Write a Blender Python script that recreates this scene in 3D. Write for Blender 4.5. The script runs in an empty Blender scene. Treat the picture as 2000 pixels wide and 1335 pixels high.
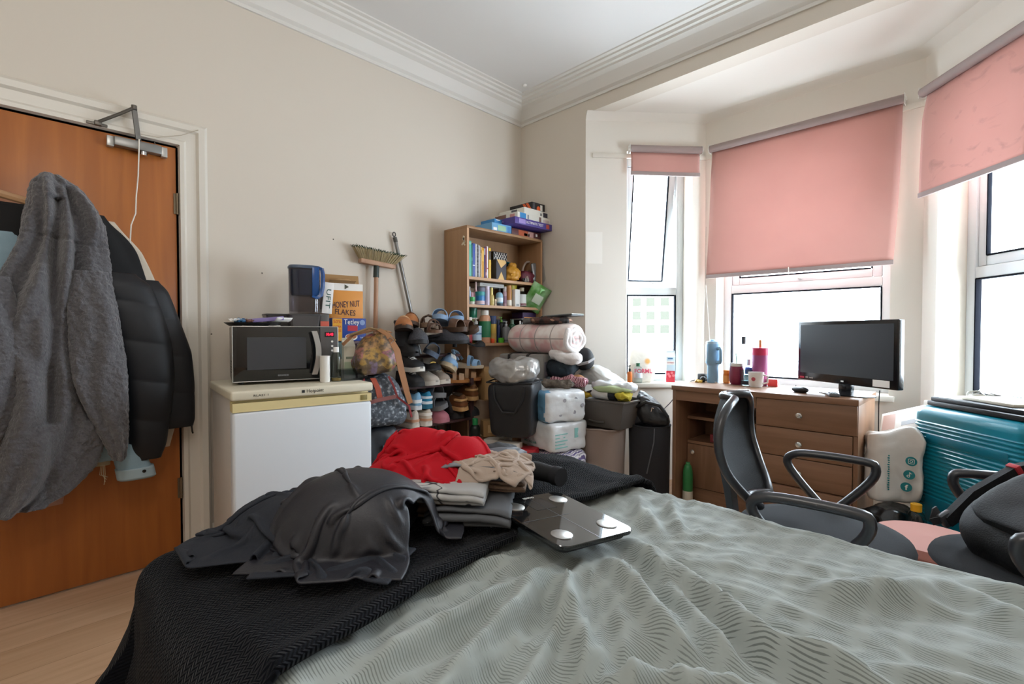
import bpy, bmesh, math, random
import numpy as np
from mathutils import Vector, Matrix, noise
random.seed(7)
PI = math.pi
S = bpy.context.scene
COL = S.collection

# ---------------------------------------------------------------- camera, world, lights, exposure
cam = bpy.data.objects.new('camera', bpy.data.cameras.new('camera'))
COL.objects.link(cam)
cam.location = (2.778, -2.886, 1.1)
cam.rotation_euler = (math.radians(90 - 1.18), 0, math.radians(45))
cam.data.sensor_width = 36
cam.data.lens = 36 * 945 / 2000
cam.data.clip_start = 0.02
S.camera = cam

W = bpy.data.worlds.new('daylight'); S.world = W; W.use_nodes = True
W.node_tree.nodes['Background'].inputs[0].default_value = (0.76, 0.89, 1.0, 1)
W.node_tree.nodes['Background'].inputs[1].default_value = 25.0

def area(name, loc, rot, sx, sy, energy, color=(1, 1, 1), portal=False):
    l = bpy.data.lights.new(name, 'AREA'); l.shape = 'RECTANGLE'; l.size = sx; l.size_y = sy
    l.energy = energy; l.color = color
    if portal: l.cycles.is_portal = True
    o = bpy.data.objects.new(name, l); COL.objects.link(o); o.location = loc; o.rotation_euler = rot
    return o
# one portal per bay window guides the daylight into the room
area('window_portal', (0.83, 0.55, 1.57), (PI / 2, 0, math.atan2(0.68, 0.59) + PI), 0.6, 1.75, 1, portal=True)
area('window_portal', (1.84, 0.87, 1.57), (PI / 2, 0, PI), 1.1, 1.75, 1, portal=True)
area('window_portal', (2.91, 0.48, 1.57), (PI / 2, 0, math.atan2(-0.70, 0.59) + PI), 0.7, 1.75, 1, portal=True)
# unseen ceiling lamp, its bulb added as fill light above the camera
lamp = bpy.data.lights.new('fill_bulb', 'POINT'); lamp.energy = 22; lamp.color = (1.0, 0.95, 0.9); lamp.shadow_soft_size = 0.22
lo = bpy.data.objects.new('fill_bulb', lamp); COL.objects.link(lo); lo.location = (2.3, -2.95, 2.45)

S.view_settings.view_transform = 'Standard'
S.view_settings.look = 'None'
S.view_settings.exposure = 0.32
S.view_settings.gamma = 1
S.view_settings.use_curve_mapping = False
S.cycles.use_denoising = True
S.cycles.max_bounces = 8
S.cycles.diffuse_bounces = 5
S.cycles.transparent_max_bounces = 12
S.cycles.sample_clamp_indirect = 6

# ---------------------------------------------------------------- helpers
def lin(h):
    h = h.lstrip('#')
    c = [int(h[i:i + 2], 16) / 255 for i in (0, 2, 4)]
    return tuple(x / 12.92 if x <= .04045 else ((x + .055) / 1.055) ** 2.4 for x in c) + (1,)
MATS = {}
def M(name, col='#808080', rough=.6, metal=0, bump=None, var=None, spec=.5, sheen=0, trans=0, alpha=1, emit=0, coat=0, stretch=None, fine=None):
    """bump=(scale,strength)  var=(scale,colour2,contrast) patches of a second colour  stretch=(x,y,z) of the noise"""
    if name in MATS: return MATS[name]
    m = bpy.data.materials.new(name); m.use_nodes = True
    nt = m.node_tree; b = nt.nodes['Principled BSDF']
    b.inputs['Base Color'].default_value = lin(col)
    b.inputs['Roughness'].default_value = rough; b.inputs['Metallic'].default_value = metal
    b.inputs['Specular IOR Level'].default_value = spec
    if sheen: b.inputs['Sheen Weight'].default_value = sheen
    if trans: b.inputs['Transmission Weight'].default_value = trans
    if coat: b.inputs['Coat Weight'].default_value = coat
    if alpha < 1: b.inputs['Alpha'].default_value = alpha
    if emit:
        b.inputs['Emission Color'].default_value = lin(col); b.inputs['Emission Strength'].default_value = emit
    if bump or var:
        tc = nt.nodes.new('ShaderNodeTexCoord'); mp = nt.nodes.new('ShaderNodeMapping')
        nt.links.new(tc.outputs['Object'], mp.inputs[0])
        if stretch: mp.inputs['Scale'].default_value = stretch
    if var:
        n = nt.nodes.new('ShaderNodeTexNoise'); n.inputs['Scale'].default_value = var[0]; n.inputs['Detail'].default_value = 4
        r = nt.nodes.new('ShaderNodeValToRGB'); k = var[2] / 2
        r.color_ramp.elements[0].position = .5 - k; r.color_ramp.elements[1].position = .5 + k
        r.color_ramp.elements[0].color = lin(col); r.color_ramp.elements[1].color = lin(var[1])
        nt.links.new(mp.outputs[0], n.inputs['Vector']); nt.links.new(n.outputs[0], r.inputs[0]); nt.links.new(r.outputs[0], b.inputs['Base Color'])
    if bump:
        n = nt.nodes.new('ShaderNodeTexNoise'); n.inputs['Scale'].default_value = bump[0]; n.inputs['Detail'].default_value = 3
        bp = nt.nodes.new('ShaderNodeBump'); bp.inputs['Strength'].default_value = bump[1]; bp.inputs['Distance'].default_value = .004
        nt.links.new(mp.outputs[0], n.inputs['Vector']); nt.links.new(n.outputs[0], bp.inputs['Height']); nt.links.new(bp.outputs[0], b.inputs['Normal'])
    MATS[name] = m
    return m
def node_mat(name, build):
    if name in MATS: return MATS[name]
    m = bpy.data.materials.new(name); m.use_nodes = True
    build(m.node_tree, m.node_tree.nodes['Principled BSDF'], lambda t: m.node_tree.nodes.new(t), m.node_tree.links.new)
    MATS[name] = m
    return m
def coords(N, L, scale=(1, 1, 1), rot=(0, 0, 0), out='Object'):
    tc = N('ShaderNodeTexCoord'); mp = N('ShaderNodeMapping'); L(tc.outputs[out], mp.inputs[0])
    mp.inputs['Scale'].default_value = scale; mp.inputs['Rotation'].default_value = rot
    return mp.outputs[0]
def ramp(N, L, src, stops):
    r = N('ShaderNodeValToRGB'); e = r.color_ramp.elements
    while len(e) < len(stops): e.new(.5)
    for q, (p, c) in zip(e, stops): q.position = p; q.color = lin(c)
    L(src, r.inputs[0]); return r.outputs[0]
def wood(name, c1, c2, axis='z', scale=1, rough=.45):
    def b(nt, p, N, L):
        s = {'z': (14, 14, .9), 'x': (.9, 14, 14), 'y': (14, .9, 14)}[axis]
        v = coords(N, L, tuple(q * scale for q in s))
        n = N('ShaderNodeTexNoise'); n.inputs['Scale'].default_value = 1.6; n.inputs['Detail'].default_value = 6; n.inputs['Distortion'].default_value = .6
        L(v, n.inputs['Vector']); L(ramp(N, L, n.outputs[0], [(.3, c1), (.7, c2)]), p.inputs['Base Color'])
        p.inputs['Roughness'].default_value = rough
    return node_mat(name, b)

class G:
    """collects vertices and faces of ONE mesh"""
    def __init__(s): s.v = []; s.f = []; s.m = []; s.mi = 0
    def add(s, vs, fs, mtx=None):
        o = len(s.v)
        for v in vs:
            v = Vector(v); s.v.append(tuple(mtx @ v) if mtx else tuple(v))
        for f in fs: s.f.append(tuple(i + o for i in f)); s.m.append(s.mi)
        return s
    def box(s, x0, y0, z0, x1, y1, z1, bev=0, mtx=None, seg=2):
        bm = bmesh.new(); bmesh.ops.create_cube(bm, size=1)
        for v in bm.verts: v.co = Vector(((x0 + x1) / 2 + v.co.x * (x1 - x0), (y0 + y1) / 2 + v.co.y * (y1 - y0), (z0 + z1) / 2 + v.co.z * (z1 - z0)))
        if bev:
            bev = min(bev, .49 * min(abs(x1 - x0), abs(y1 - y0), abs(z1 - z0)))
            bmesh.ops.bevel(bm, geom=bm.edges[:], offset=bev, segments=seg, profile=.5, affect='EDGES')
        return s.bm(bm, mtx)
    def bm(s, bm, mtx=None):
        bm.verts.index_update()
        s.add([v.co for v in bm.verts], [[v.index for v in f.verts] for f in bm.faces], mtx); bm.free(); return s
    def lathe(s, prof, n=24, c=(0, 0, 0), mtx=None, sq=1, a0=0):
        vs = []; fs = []; k = len(prof)
        for r, z in prof:
            for i in range(n):
                a = 2 * PI * i / n + a0; vs.append((c[0] + r * math.cos(a), c[1] + r * sq * math.sin(a), c[2] + z))
        for j in range(k - 1):
            for i in range(n):
                i2 = (i + 1) % n; fs.append((j * n + i, j * n + i2, (j + 1) * n + i2, (j + 1) * n + i))
        if prof[0][0] > 1e-4: fs.append(tuple(range(n))[::-1])
        if prof[-1][0] > 1e-4: fs.append(tuple((k - 1) * n + i for i in range(n)))
        return s.add(vs, fs, mtx)
    def loft(s, rings, caps=True, closed=True, mtx=None, loop=False):
        n = len(rings[0]); vs = [p for r in rings for p in r]; fs = []
        R = len(rings)
        for j in range(R if loop else R - 1):
            j2 = (j + 1) % R
            for i in range(n if closed else n - 1):
                i2 = (i + 1) % n; fs.append((j * n + i, j * n + i2, j2 * n + i2, j2 * n + i))
        if caps and not loop: fs.append(tuple(range(n))[::-1]); fs.append(tuple((R - 1) * n + i for i in range(n)))
        return s.add(vs, fs, mtx)
    def tube(s, pts, r, n=8, caps=True, loop=False, flat=1, mtx=None, up=None):
        P = [Vector(p) for p in pts]; rings = []; N = len(P); prev = None
        for i, p in enumerate(P):
            if loop: t = P[(i + 1) % N] - P[i - 1]
            else: t = P[min(i + 1, N - 1)] - P[max(i - 1, 0)]
            t.normalize()
            if prev is None:
                a = Vector(up) if up else (Vector((0, 0, 1)) if abs(t.z) < .9 else Vector((1, 0, 0)))
            else: a = prev
            b = t.cross(a); b.normalize(); a = b.cross(t); a.normalize(); prev = a
            q = r[i] if isinstance(r, (list, tuple)) else r
            rings.append([tuple(p + (a * math.cos(2 * PI * k / n) * flat + b * math.sin(2 * PI * k / n)) * q) for k in range(n)])
        return s.loft(rings, caps, True, mtx, loop)
    def ribbon(s, pts, w, th, mtx=None, side=(0, 1, 0)):
        P = [Vector(p) for p in pts]; sd = Vector(side).normalized(); rings = []
        for i, p in enumerate(P):
            t = (P[min(i + 1, len(P) - 1)] - P[max(i - 1, 0)]).normalized(); nn = t.cross(sd).normalized()
            ww = w[i] if isinstance(w, (list, tuple)) else w
            rings.append([tuple(p + sd * ww / 2 + nn * th / 2), tuple(p - sd * ww / 2 + nn * th / 2), tuple(p - sd * ww / 2 - nn * th / 2), tuple(p + sd * ww / 2 - nn * th / 2)])
        return s.loft(rings, True, True, mtx)
    def prism(s, poly, z0, z1, mtx=None, axis='z'):
        n = len(poly)
        def q(p, z): return {'z': (p[0], p[1], z), 'y': (p[0], z, p[1]), 'x': (z, p[0], p[1])}[axis]
        return s.loft([[q(p, z0) for p in poly], [q(p, z1) for p in poly]], mtx=mtx)
    def grid(s, fn, nu, nv, mtx=None):
        vs = [fn(i / nu, j / nv) for j in range(nv + 1) for i in range(nu + 1)]; w = nu + 1
        return s.add(vs, [(j * w + i, j * w + i + 1, (j + 1) * w + i + 1, (j + 1) * w + i) for j in range(nv) for i in range(nu)], mtx)
    def obj(s, name, mat, parent=None, smooth=35, sub=0, solid=0, loc=None, rot=None):
        me = bpy.data.meshes.new(name); me.from_pydata(s.v, [], s.f)
        for m in (mat if isinstance(mat, (list, tuple)) else [mat]): me.materials.append(m)
        if any(s.m): me.polygons.foreach_set('material_index', s.m)
        bm = bmesh.new(); bm.from_mesh(me); bmesh.ops.recalc_face_normals(bm, faces=bm.faces); bm.to_mesh(me); bm.free()
        if smooth:
            me.polygons.foreach_set('use_smooth', [True] * len(me.polygons))
            if smooth < 180: me.set_sharp_from_angle(angle=math.radians(smooth))
        o = bpy.data.objects.new(name, me); COL.objects.link(o)
        if parent: o.parent = parent
        if loc: o.location = loc
        if rot: o.rotation_euler = rot
        if solid:
            k = o.modifiers.new('thickness', 'SOLIDIFY'); k.thickness = solid; k.offset = 0
        if sub:
            k = o.modifiers.new('smooth', 'SUBSURF'); k.levels = sub; k.render_levels = sub
        return o
def tag(o, label=None, cat=None, group=None, kind=None):
    if label: o['label'] = label
    if cat: o['category'] = cat
    if group: o['group'] = group
    if kind: o['kind'] = kind
    return o
def thing(name, label, cat, loc=(0, 0, 0), rz=0, group=None, rot=None):
    o = bpy.data.objects.new(name, None); COL.objects.link(o); o.empty_display_size = .05
    o.location = loc; o.rotation_euler = rot or (0, 0, math.radians(rz))
    return tag(o, label, cat, group)
def dup(root, loc=None, rz=None, label=None, parent=None, rot=None, scale=None):
    c = root.copy(); COL.objects.link(c)
    if parent: c.parent = parent
    for ch in list(root.children): dup(ch, parent=c)
    if loc is not None: c.location = loc
    if rz is not None: c.rotation_euler = (0, 0, math.radians(rz))
    if rot is not None: c.rotation_euler = rot
    if scale is not None: c.scale = scale
    if label: c['label'] = label
    return c
def struct(name, g, mat, parent=None, **k):
    o = g.obj(name, mat, parent, **k)
    if not parent: o['kind'] = 'structure'
    return o
FONT = None
def text(body, size, mat, parent, loc, rot=(PI / 2, 0, 0), name='lettering', width=None, align='CENTER', ext=.0004, bold=0, shear=0):
    cu = bpy.data.curves.new('t', 'FONT'); cu.body = body; cu.size = size; cu.align_x = align; cu.align_y = 'CENTER'
    cu.extrude = ext; cu.resolution_u = 3; cu.offset = bold; cu.shear = shear
    o = bpy.data.objects.new('t', cu); COL.objects.link(o)
    me = bpy.data.meshes.new_from_object(o)
    bpy.data.objects.remove(o); bpy.data.curves.remove(cu)
    if width and len(me.vertices):
        xs = [v.co.x for v in me.vertices]; w = max(xs) - min(xs)
        for v in me.vertices: v.co.x *= width / w
    me.materials.clear(); me.materials.append(mat)
    r = bpy.data.objects.new(name, me); COL.objects.link(r); r.parent = parent; r.location = loc; r.rotation_euler = rot
    return r
def nz(x, y, z=0, s=1, o=0): return noise.noise(Vector((x * s + o, y * s - o, z * s + 3.7 * o)))
def fr(x, y, z=0, s=1, o=0, oct=4):
    return sum(noise.noise(Vector((x * s * 2 ** k + o, y * s * 2 ** k - o, z * s * 2 ** k + o))) / 2 ** k for k in range(oct))
def RZ(d, loc=(0, 0, 0)): return Matrix.Translation(loc) @ Matrix.Rotation(math.radians(d), 4, 'Z')
def RX(d, loc=(0, 0, 0)): return Matrix.Translation(loc) @ Matrix.Rotation(math.radians(d), 4, 'X')
def RY(d, loc=(0, 0, 0)): return Matrix.Translation(loc) @ Matrix.Rotation(math.radians(d), 4, 'Y')

def cloth(P0, mask, ground, steps=120, g=.0012, rest=None, floor_pad=.006, pin=None, bend=.4, damp=.9, seed=1, iters=6, fric=.75):
    """a small position-based cloth: P0 (ny,nx,3) start, mask of live points, ground(x,y)->z array; returns relaxed points"""
    P = P0.copy(); V = np.zeros_like(P); m = mask
    rest = P0 if rest is None else rest
    def pairs(dy, dx):
        ny, nx = m.shape
        A = (slice(max(0, -dy), ny - max(0, dy)), slice(max(0, -dx), nx - max(0, dx)))
        B = (slice(max(0, dy), ny - max(0, -dy)), slice(max(0, dx), nx - max(0, -dx)))
        ok = m[A] & m[B]; L = np.linalg.norm(rest[A] - rest[B], axis=-1) + 1e-9
        return A, B, ok[..., None], L
    C = [(pairs(0, 1), 1), (pairs(1, 0), 1), (pairs(1, 1), .6), (pairs(1, -1), .6), (pairs(0, 2), bend), (pairs(2, 0), bend)]
    for t in range(steps):
        V *= damp; V[..., 2] -= g
        Q = P + V
        for it in range(iters):
            for (A, B, ok, L), k in C:
                d = Q[B] - Q[A]; l = np.linalg.norm(d, axis=-1) + 1e-9
                c = ((l - L) / l)[..., None] * d * .5 * k * ok * .55
                Q[A] += c; Q[B] -= c
            if pin is not None: Q[pin] = P0[pin]
            h = ground(Q[..., 0], Q[..., 1]) + floor_pad
            Q[..., 2] = np.maximum(Q[..., 2], h)
        h = ground(Q[..., 0], Q[..., 1]) + floor_pad
        on = Q[..., 2] <= h + 2e-3
        Q[on, :2] = P[on, :2] + (Q[on, :2] - P[on, :2]) * (1 - fric)
        V = Q - P
        V[on] *= .2
        P = Q
    return P
def cloth_obj(P, mask, name, mat, parent=None, th=.004, sub=1):
    ny, nx = mask.shape; idx = -np.ones(mask.shape, int); g = G(); n = 0
    for j in range(ny):
        for i in range(nx):
            if mask[j, i]: idx[j, i] = n; n += 1; g.v.append(tuple(P[j, i]))
    for j in range(ny - 1):
        for i in range(nx - 1):
            q = (idx[j, i], idx[j, i + 1], idx[j + 1, i + 1], idx[j + 1, i])
            if min(q) >= 0: g.f.append(tuple(int(k) for k in q)); g.m.append(0)
    return g.obj(name, mat, parent, smooth=180, solid=th, sub=sub)
# ---------------------------------------------------------------- the room
def paint(name, c, bs=18, st=.12):
    return M(name, c, .75, bump=(bs, st), var=(1.3, c, .5))
m_wall = M('cream wall paint', '#d5ccbf', .8, bump=(30, .06))
m_ceil = M('white ceiling paint', '#dcdad7', .85, bump=(22, .05))
m_corn = M('white cornice paint', '#dddad4', .6)
m_bay = M('off white bay paint', '#e0dad0', .75, bump=(25, .06))
m_gloss = M('cream gloss paint', '#dbd5ca', .4, bump=(40, .08))
m_upvc = M('white window plastic', '#d4d8da', .45, spec=.3)
m_rubber = M('black window gasket', '#14161c', .9, spec=.05)
m_dark = M('charcoal plastic', '#17181b', .45)
m_chrome = M('chrome', '#d8d8d8', .18, 1)
m_steel = M('brushed grey metal', '#8d8d8b', .38, .9)
m_white = M('white plastic', '#ecebe6', .4)
m_black = M('black plastic', '#0e0f11', .4)

def floor_nodes(nt, p, N, L):
    v = coords(N, L, (1, 1, 1), (0, 0, PI / 2))
    br = N('ShaderNodeTexBrick'); br.inputs['Scale'].default_value = 1; br.inputs['Brick Width'].default_value = 1.25; br.inputs['Row Height'].default_value = .19
    br.inputs['Mortar Size'].default_value = .0012; br.inputs['Color1'].default_value = lin('#d0b092'); br.inputs['Color2'].default_value = lin('#c6a586'); br.inputs['Mortar'].default_value = lin('#9a7c5b')
    L(v, br.inputs[0])
    v2 = coords(N, L, (12, .8, 1)); n = N('ShaderNodeTexNoise'); n.inputs['Scale'].default_value = 2.2; n.inputs['Detail'].default_value = 6; L(v2, n.inputs['Vector'])
    mx = N('ShaderNodeMix'); mx.data_type = 'RGBA'; mx.blend_type = 'MULTIPLY'; mx.inputs[0].default_value = .55
    L(br.outputs[0], mx.inputs[6]); L(ramp(N, L, n.outputs[0], [(.3, '#d9c8b0'), (.65, '#ffffff')]), mx.inputs[7]); L(mx.outputs[2], p.inputs['Base Color'])
    p.inputs['Roughness'].default_value = .38
m_floor = node_mat('pale oak laminate', floor_nodes)
XR, YF, ZC = 3.75, -4.2, 2.93     # far side of the room behind the camera, ceiling height
A_, B_, C_, D_ = (.65, 0), (1.24, .68), (2.48, .70), (3.07, 0)
struct('floor', G().prism([(-.12, YF - .1), (XR + .1, YF - .1), (XR + .1, .1), (3.3, .1), (2.6, 1.0), (1.1, 1.0), (.45, .1), (-.12, .1)], -.06, 0), m_floor)
struct('ceiling', G().box(-.12, YF - .1, ZC, XR + .1, .1, ZC + .06), m_ceil)
# left wall with the door opening: door y -3.20..-2.372, 1.98 high
DY0, DY1, DZ = -3.19, -2.372, 1.98
g = G(); g.box(-.12, DY1, 0, 0, .12, ZC); g.box(-.12, DY0, DZ, 0, DY1, ZC); g.box(-.12, YF, 0, 0, DY0, ZC)
struct('wall_left', g, m_wall, smooth=0)
g = G(); g.box(-.0, 0, 0, .65, .12, ZC); g.box(.65, 0, 2.685, 3.07, .12, ZC); g.box(3.07, 0, 0, XR, .12, ZC)
struct('wall_back', g, m_wall, smooth=0)
struct('wall_light_block', G().box(-.3, YF, -.05, -.14, .12, ZC), m_wall)  # unseen slab added to stop daylight leaking in under the door
struct('wall_right', G().box(XR, YF, 0, XR + .1, .12, ZC), m_wall)
struct('wall_front', G().box(-.12, YF - .1, 0, XR + .1, YF, ZC), m_wall)
struct('ceiling_bay', G().prism([(.55, .115), (3.2, .115), (2.62, .99), (1.1, .99)], 2.686, 2.74), m_bay)

def bay_wall(name, A, B, s0, s1, z0, z1):
    """a bay wall from A to B with an opening s0..s1, z0..z1; inside face on the room side"""
    L = math.hypot(B[0] - A[0], B[1] - A[1]); ang = math.degrees(math.atan2(B[1] - A[1], B[0] - A[0])); mt = RZ(ang, (A[0], A[1], 0)); T = .27; e = .0
    g = G(); g.box(-e, 0, 0, s0, T, 2.70, mtx=mt); g.box(s1, 0, 0, L + e, T, 2.70, mtx=mt)
    g.box(s0, 0, 0, s1, T, z0, mtx=mt); g.box(s0, 0, z1, s1, T, 2.70, mtx=mt)
    struct(name, g, m_bay, smooth=0); return mt, L
OP = [('wall_bay_left', A_, B_, .305, .80), ('wall_bay', B_, C_, .085, 1.095), ('wall_bay_right', C_, D_, .10, .80)]
WZ0, WZ1 = .72, 2.42
m_glass = node_mat('window glass', lambda nt, p, N, L: None)
def glass_nodes(nt, rough=.0, tint='#ffffff', refl=.08):
    for n in list(nt.nodes):
        if n.type != 'OUTPUT_MATERIAL': nt.nodes.remove(n)
    out = nt.nodes[0]; t = nt.nodes.new('ShaderNodeBsdfTransparent'); t.inputs[0].default_value = lin(tint)
    gl = nt.nodes.new('ShaderNodeBsdfGlossy'); gl.inputs['Roughness'].default_value = rough
    lw = nt.nodes.new('ShaderNodeLayerWeight'); pw = nt.nodes.new('ShaderNodeMath'); pw.operation = 'POWER'; pw.inputs[1].default_value = 5; nt.links.new(lw.outputs['Facing'], pw.inputs[0])
    fz = nt.nodes.new('ShaderNodeMath'); fz.operation = 'MULTIPLY_ADD'; fz.inputs[1].default_value = .9; fz.inputs[2].default_value = .04; nt.links.new(pw.outputs[0], fz.inputs[0])
    mx = nt.nodes.new('ShaderNodeMixShader'); nt.links.new(fz.outputs[0], mx.inputs[0]); nt.links.new(t.outputs[0], mx.inputs[1]); nt.links.new(gl.outputs[0], mx.inputs[2]); nt.links.new(mx.outputs[0], out.inputs[0])
glass_nodes(m_glass.node_tree)
def clear_mat(name, tint='#f4f6f6', rough=.05):
    if name in MATS: return MATS[name]
    m = node_mat(name, lambda *a: None); glass_nodes(m.node_tree, rough, tint); return m
def frame_ring(g, x0, x1, z0, z1, w, y0, y1, mtx):
    g.box(x0, y0, z0, x0 + w, y1, z1, .006, mtx); g.box(x1 - w, y0, z0, x1, y1, z1, .006, mtx)
    g.box(x0 + w, y0, z0, x1 - w, y1, z0 + w, .006, mtx); g.box(x0 + w, y0, z1 - w, x1 - w, y1, z1, .006, mtx)
for k, (nm, A, B, s0, s1) in enumerate(OP):
    mt, L = bay_wall(nm, A, B, s0, s1, WZ0, WZ1)
    root = bpy.data.objects.new('window_%d' % (k + 1), None); COL.objects.link(root); root['kind'] = 'structure'; root.location = (A[0], A[1], 0)
    root.rotation_euler = (0, 0, math.atan2(B[1] - A[1], B[0] - A[0]))
    R = .15; I = Matrix.Identity(4); f = G(); w = .055
    frame_ring(f, s0, s1, WZ0, WZ1, w, R, R + .06, I); f.box(s0 + w, R, 1.385, s1 - w, R + .06, 1.445, .006)
    f.obj('window_frame', m_upvc, root)
    # lower fixed pane with its gasket
    q = G(); frame_ring(q, s0 + w, s1 - w, WZ0 + w, 1.385, .009, R - .002, R + .03, I); q.obj('gasket', m_rubber, root)
    q = G(); q.box(s0 + w, R + .028, WZ0 + w, s1 - w, R + .032, 1.385); q.obj('pane', m_glass, root)
    # upper top-hung sash, pushed open in the left window
    a = {0: 9, 1: 0, 2: 0}[k]; sm = Matrix.Translation((0, R + .03, WZ1 - w)) @ Matrix.Rotation(math.radians(-a if a else 0), 4, 'X') @ Matrix.Translation((0, -R - .03, -(WZ1 - w)))
    q = G(); frame_ring(q, s0 + w + .002, s1 - w - .002, 1.447, WZ1 - w - .002, .05, R + .012, R + .055, sm.inverted() if a else I)
    sash = q.obj('sash', m_upvc, root)
    q = G(); frame_ring(q, s0 + w + .05, s1 - w - .05, 1.497, WZ1 - w - .05, .009, R + .008, R + .03, sm.inverted() if a else I); q.obj('gasket', m_rubber, sash)
    q = G(); q.box(s0 + w + .05, R + .03, 1.497, s1 - w - .05, R + .034, WZ1 - w - .05, mtx=sm.inverted() if a else None); q.obj('pane', m_glass, sash)
    q = G(); q.box((s0 + s1) / 2 - .012, R - .012, 1.462, (s0 + s1) / 2 + .012, R + .012, 1.482, .004); q.box((s0 + s1) / 2 - .012, R - .028, 1.466, (s0 + s1) / 2 + .10, R - .012, 1.478, .005)
    q.obj('handle', m_white, sash)
    q = G(); q.box(s0 - .03, -.035, WZ0 - .03, s1 + .03, R + .01, WZ0 + .004, .006); q.obj('window_sill', m_gloss, root)
# a pale house across the street, washed out behind the left window
h = thing('house', 'pale house across the street with rows of small square windows', 'house', (-6.6, 14, 0), 28)
G().box(-5, 0, -1.5, 5, 6, 6).obj('wall', M('pale render', '#dfe4e2', .9), h)
for r in range(3):
    for c in range(3):
        q = G(); q.box(-.68 + c * .52, -.03, 1.05 + r * .52, -.36 + c * .52, .02, 1.37 + r * .52, .01); q.obj('window', M('dark window pane', '#35352f', 1, spec=0), h)

# cornices: profile (out from wall, down from ceiling)
prof = [(0, -.158), (.012, -.158), (.014, -.140), (.034, -.128), (.046, -.100), (.075, -.066), (.105, -.052), (.108, -.040), (.128, -.036), (.136, -.022), (.158, -.018), (.162, -.008), (.186, -.006), (.19, 0), (0, 0)]
g = G(); g.loft([[(d, y, ZC + z) for d, z in prof] for y in (YF, -0.0)]); 
for r in (-1,):
    n = len(prof)
    for i, (d, z) in enumerate(prof): g.v[n + i] = (d, -d, ZC + z)
struct('trim_1', g, m_corn, smooth=20)
g = G(); g.loft([[(d, -d, ZC + z) for d, z in prof], [(XR, -d, ZC + z) for d, z in prof]]); struct('trim_2', g, m_corn, smooth=20)
# cove along the bay ceiling
cp = [(0, -.05), (.012, -.03), (.03, -.012), (.05, 0), (0, 0)]
pts = [A_, B_, C_, D_]
def inward(i, d):
    a = Vector(pts[max(i - 1, 0)]); b = Vector(pts[i]); c = Vector(pts[min(i + 1, 3)])
    n1 = (b - a).normalized() if i > 0 else (c - b).normalized(); n2 = (c - b).normalized() if i < 3 else n1
    t = (n1 + n2).normalized(); nn = Vector((t.y, -t.x)); return b + nn * d / max(.3, nn.dot(Vector((n1.y, -n1.x))))
g = G(); rings = []
for i in range(4): rings.append([(*inward(i, d), 2.687 + z) for d, z in cp])
g.loft(rings); struct('trim_3', g, m_bay, smooth=60)
# baseboards
bp = [(0, 0), (.018, 0), (.018, .10), (.012, .125), (.006, .14), (0, .14)]
g = G(); g.loft([[(d, y, z) for d, z in bp] for y in (-2.25, -.018)]); struct('baseboard_left', g, m_gloss, smooth=30)
g = G(); g.loft([[(x, -d, z) for d, z in bp] for x in (.018, .65)]); struct('baseboard_back', g, m_gloss, smooth=30)
# door lining and architrave
arch = [(0, .0), (.024, .004), (.026, .02), (.018, .03), (.020, .07), (.032, .08), (.034, .105), (.022, .118), (0, .12)]
g = G()
o0 = .004
path = [(DY1 + o0, 0.0), (DY1 + o0, DZ + o0), (DY0 - o0, DZ + o0), (DY0 - o0, 0.0)]
dirs = [(1, 0), (1, 1), (-1, 1), (-1, 0)]
g.loft([[(d, p[0] + w * e[0], p[1] + w * e[1]) for d, w in arch] for p, e in zip(path, dirs)])
struct('trim_4', g, m_gloss, smooth=25)
g = G(); g.box(-.12, DY1 - .0, 0, .0, DY1 + .004, DZ); g.box(-.12, DY0 - .004, 0, 0, DY0, DZ); g.box(-.12, DY0, DZ - .0, 0, DY1, DZ + .004); struct('trim_5', g, m_gloss)
# the door
m_door = wood('orange veneer', '#9c5a28', '#b06a30', 'z', .8, .35)
d = bpy.data.objects.new('door_1', None); COL.objects.link(d); d['kind'] = 'structure'; d.location = (0, DY1 - .004, 0)
G().box(-.036, -.80, .008, .004, -.001, DZ - .006, .002).obj('door_leaf', m_door, d)
m_hinge = M('worn brass hinge', '#7c6f5c', .45, .8)
for z in (1.66, .30):
    g = G(); g.lathe([(.006, 0), (.006, .1)], 12, (.009, .002, z)); g.box(-.005, -.012, z + .002, .0075, .002, z + .098); g.obj('door_hinge', m_hinge, d)
# white batten the blinds are screwed to
g = G()
for (A, B, a, b) in ((A_, B_, .05, .90), (B_, C_, .0, 1.24), (C_, D_, 0, .9)):
    ang = math.degrees(math.atan2(B[1] - A[1], B[0] - A[0])); g.box(a, -.012, 2.368, b, .0, 2.40, .002, RZ(ang, (*A, 0)))
struct('trim_6', g, m_gloss)
# unseen ceiling fitting that goes with the added fill light
cl = thing('ceiling_fill_lamp', 'unseen ceiling rose with a plain flex, added over the fill light', 'lamp', (2.3, -2.95, 2.45))
G().lathe([(0, .478), (.05, .478), (.05, .455), (.02, .44), (0, .44)], 24).obj('ceiling_rose', m_white, cl)
G().tube([(0, 0, .45), (0, 0, .18)], .004, 6).obj('flex', m_white, cl)
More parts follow.
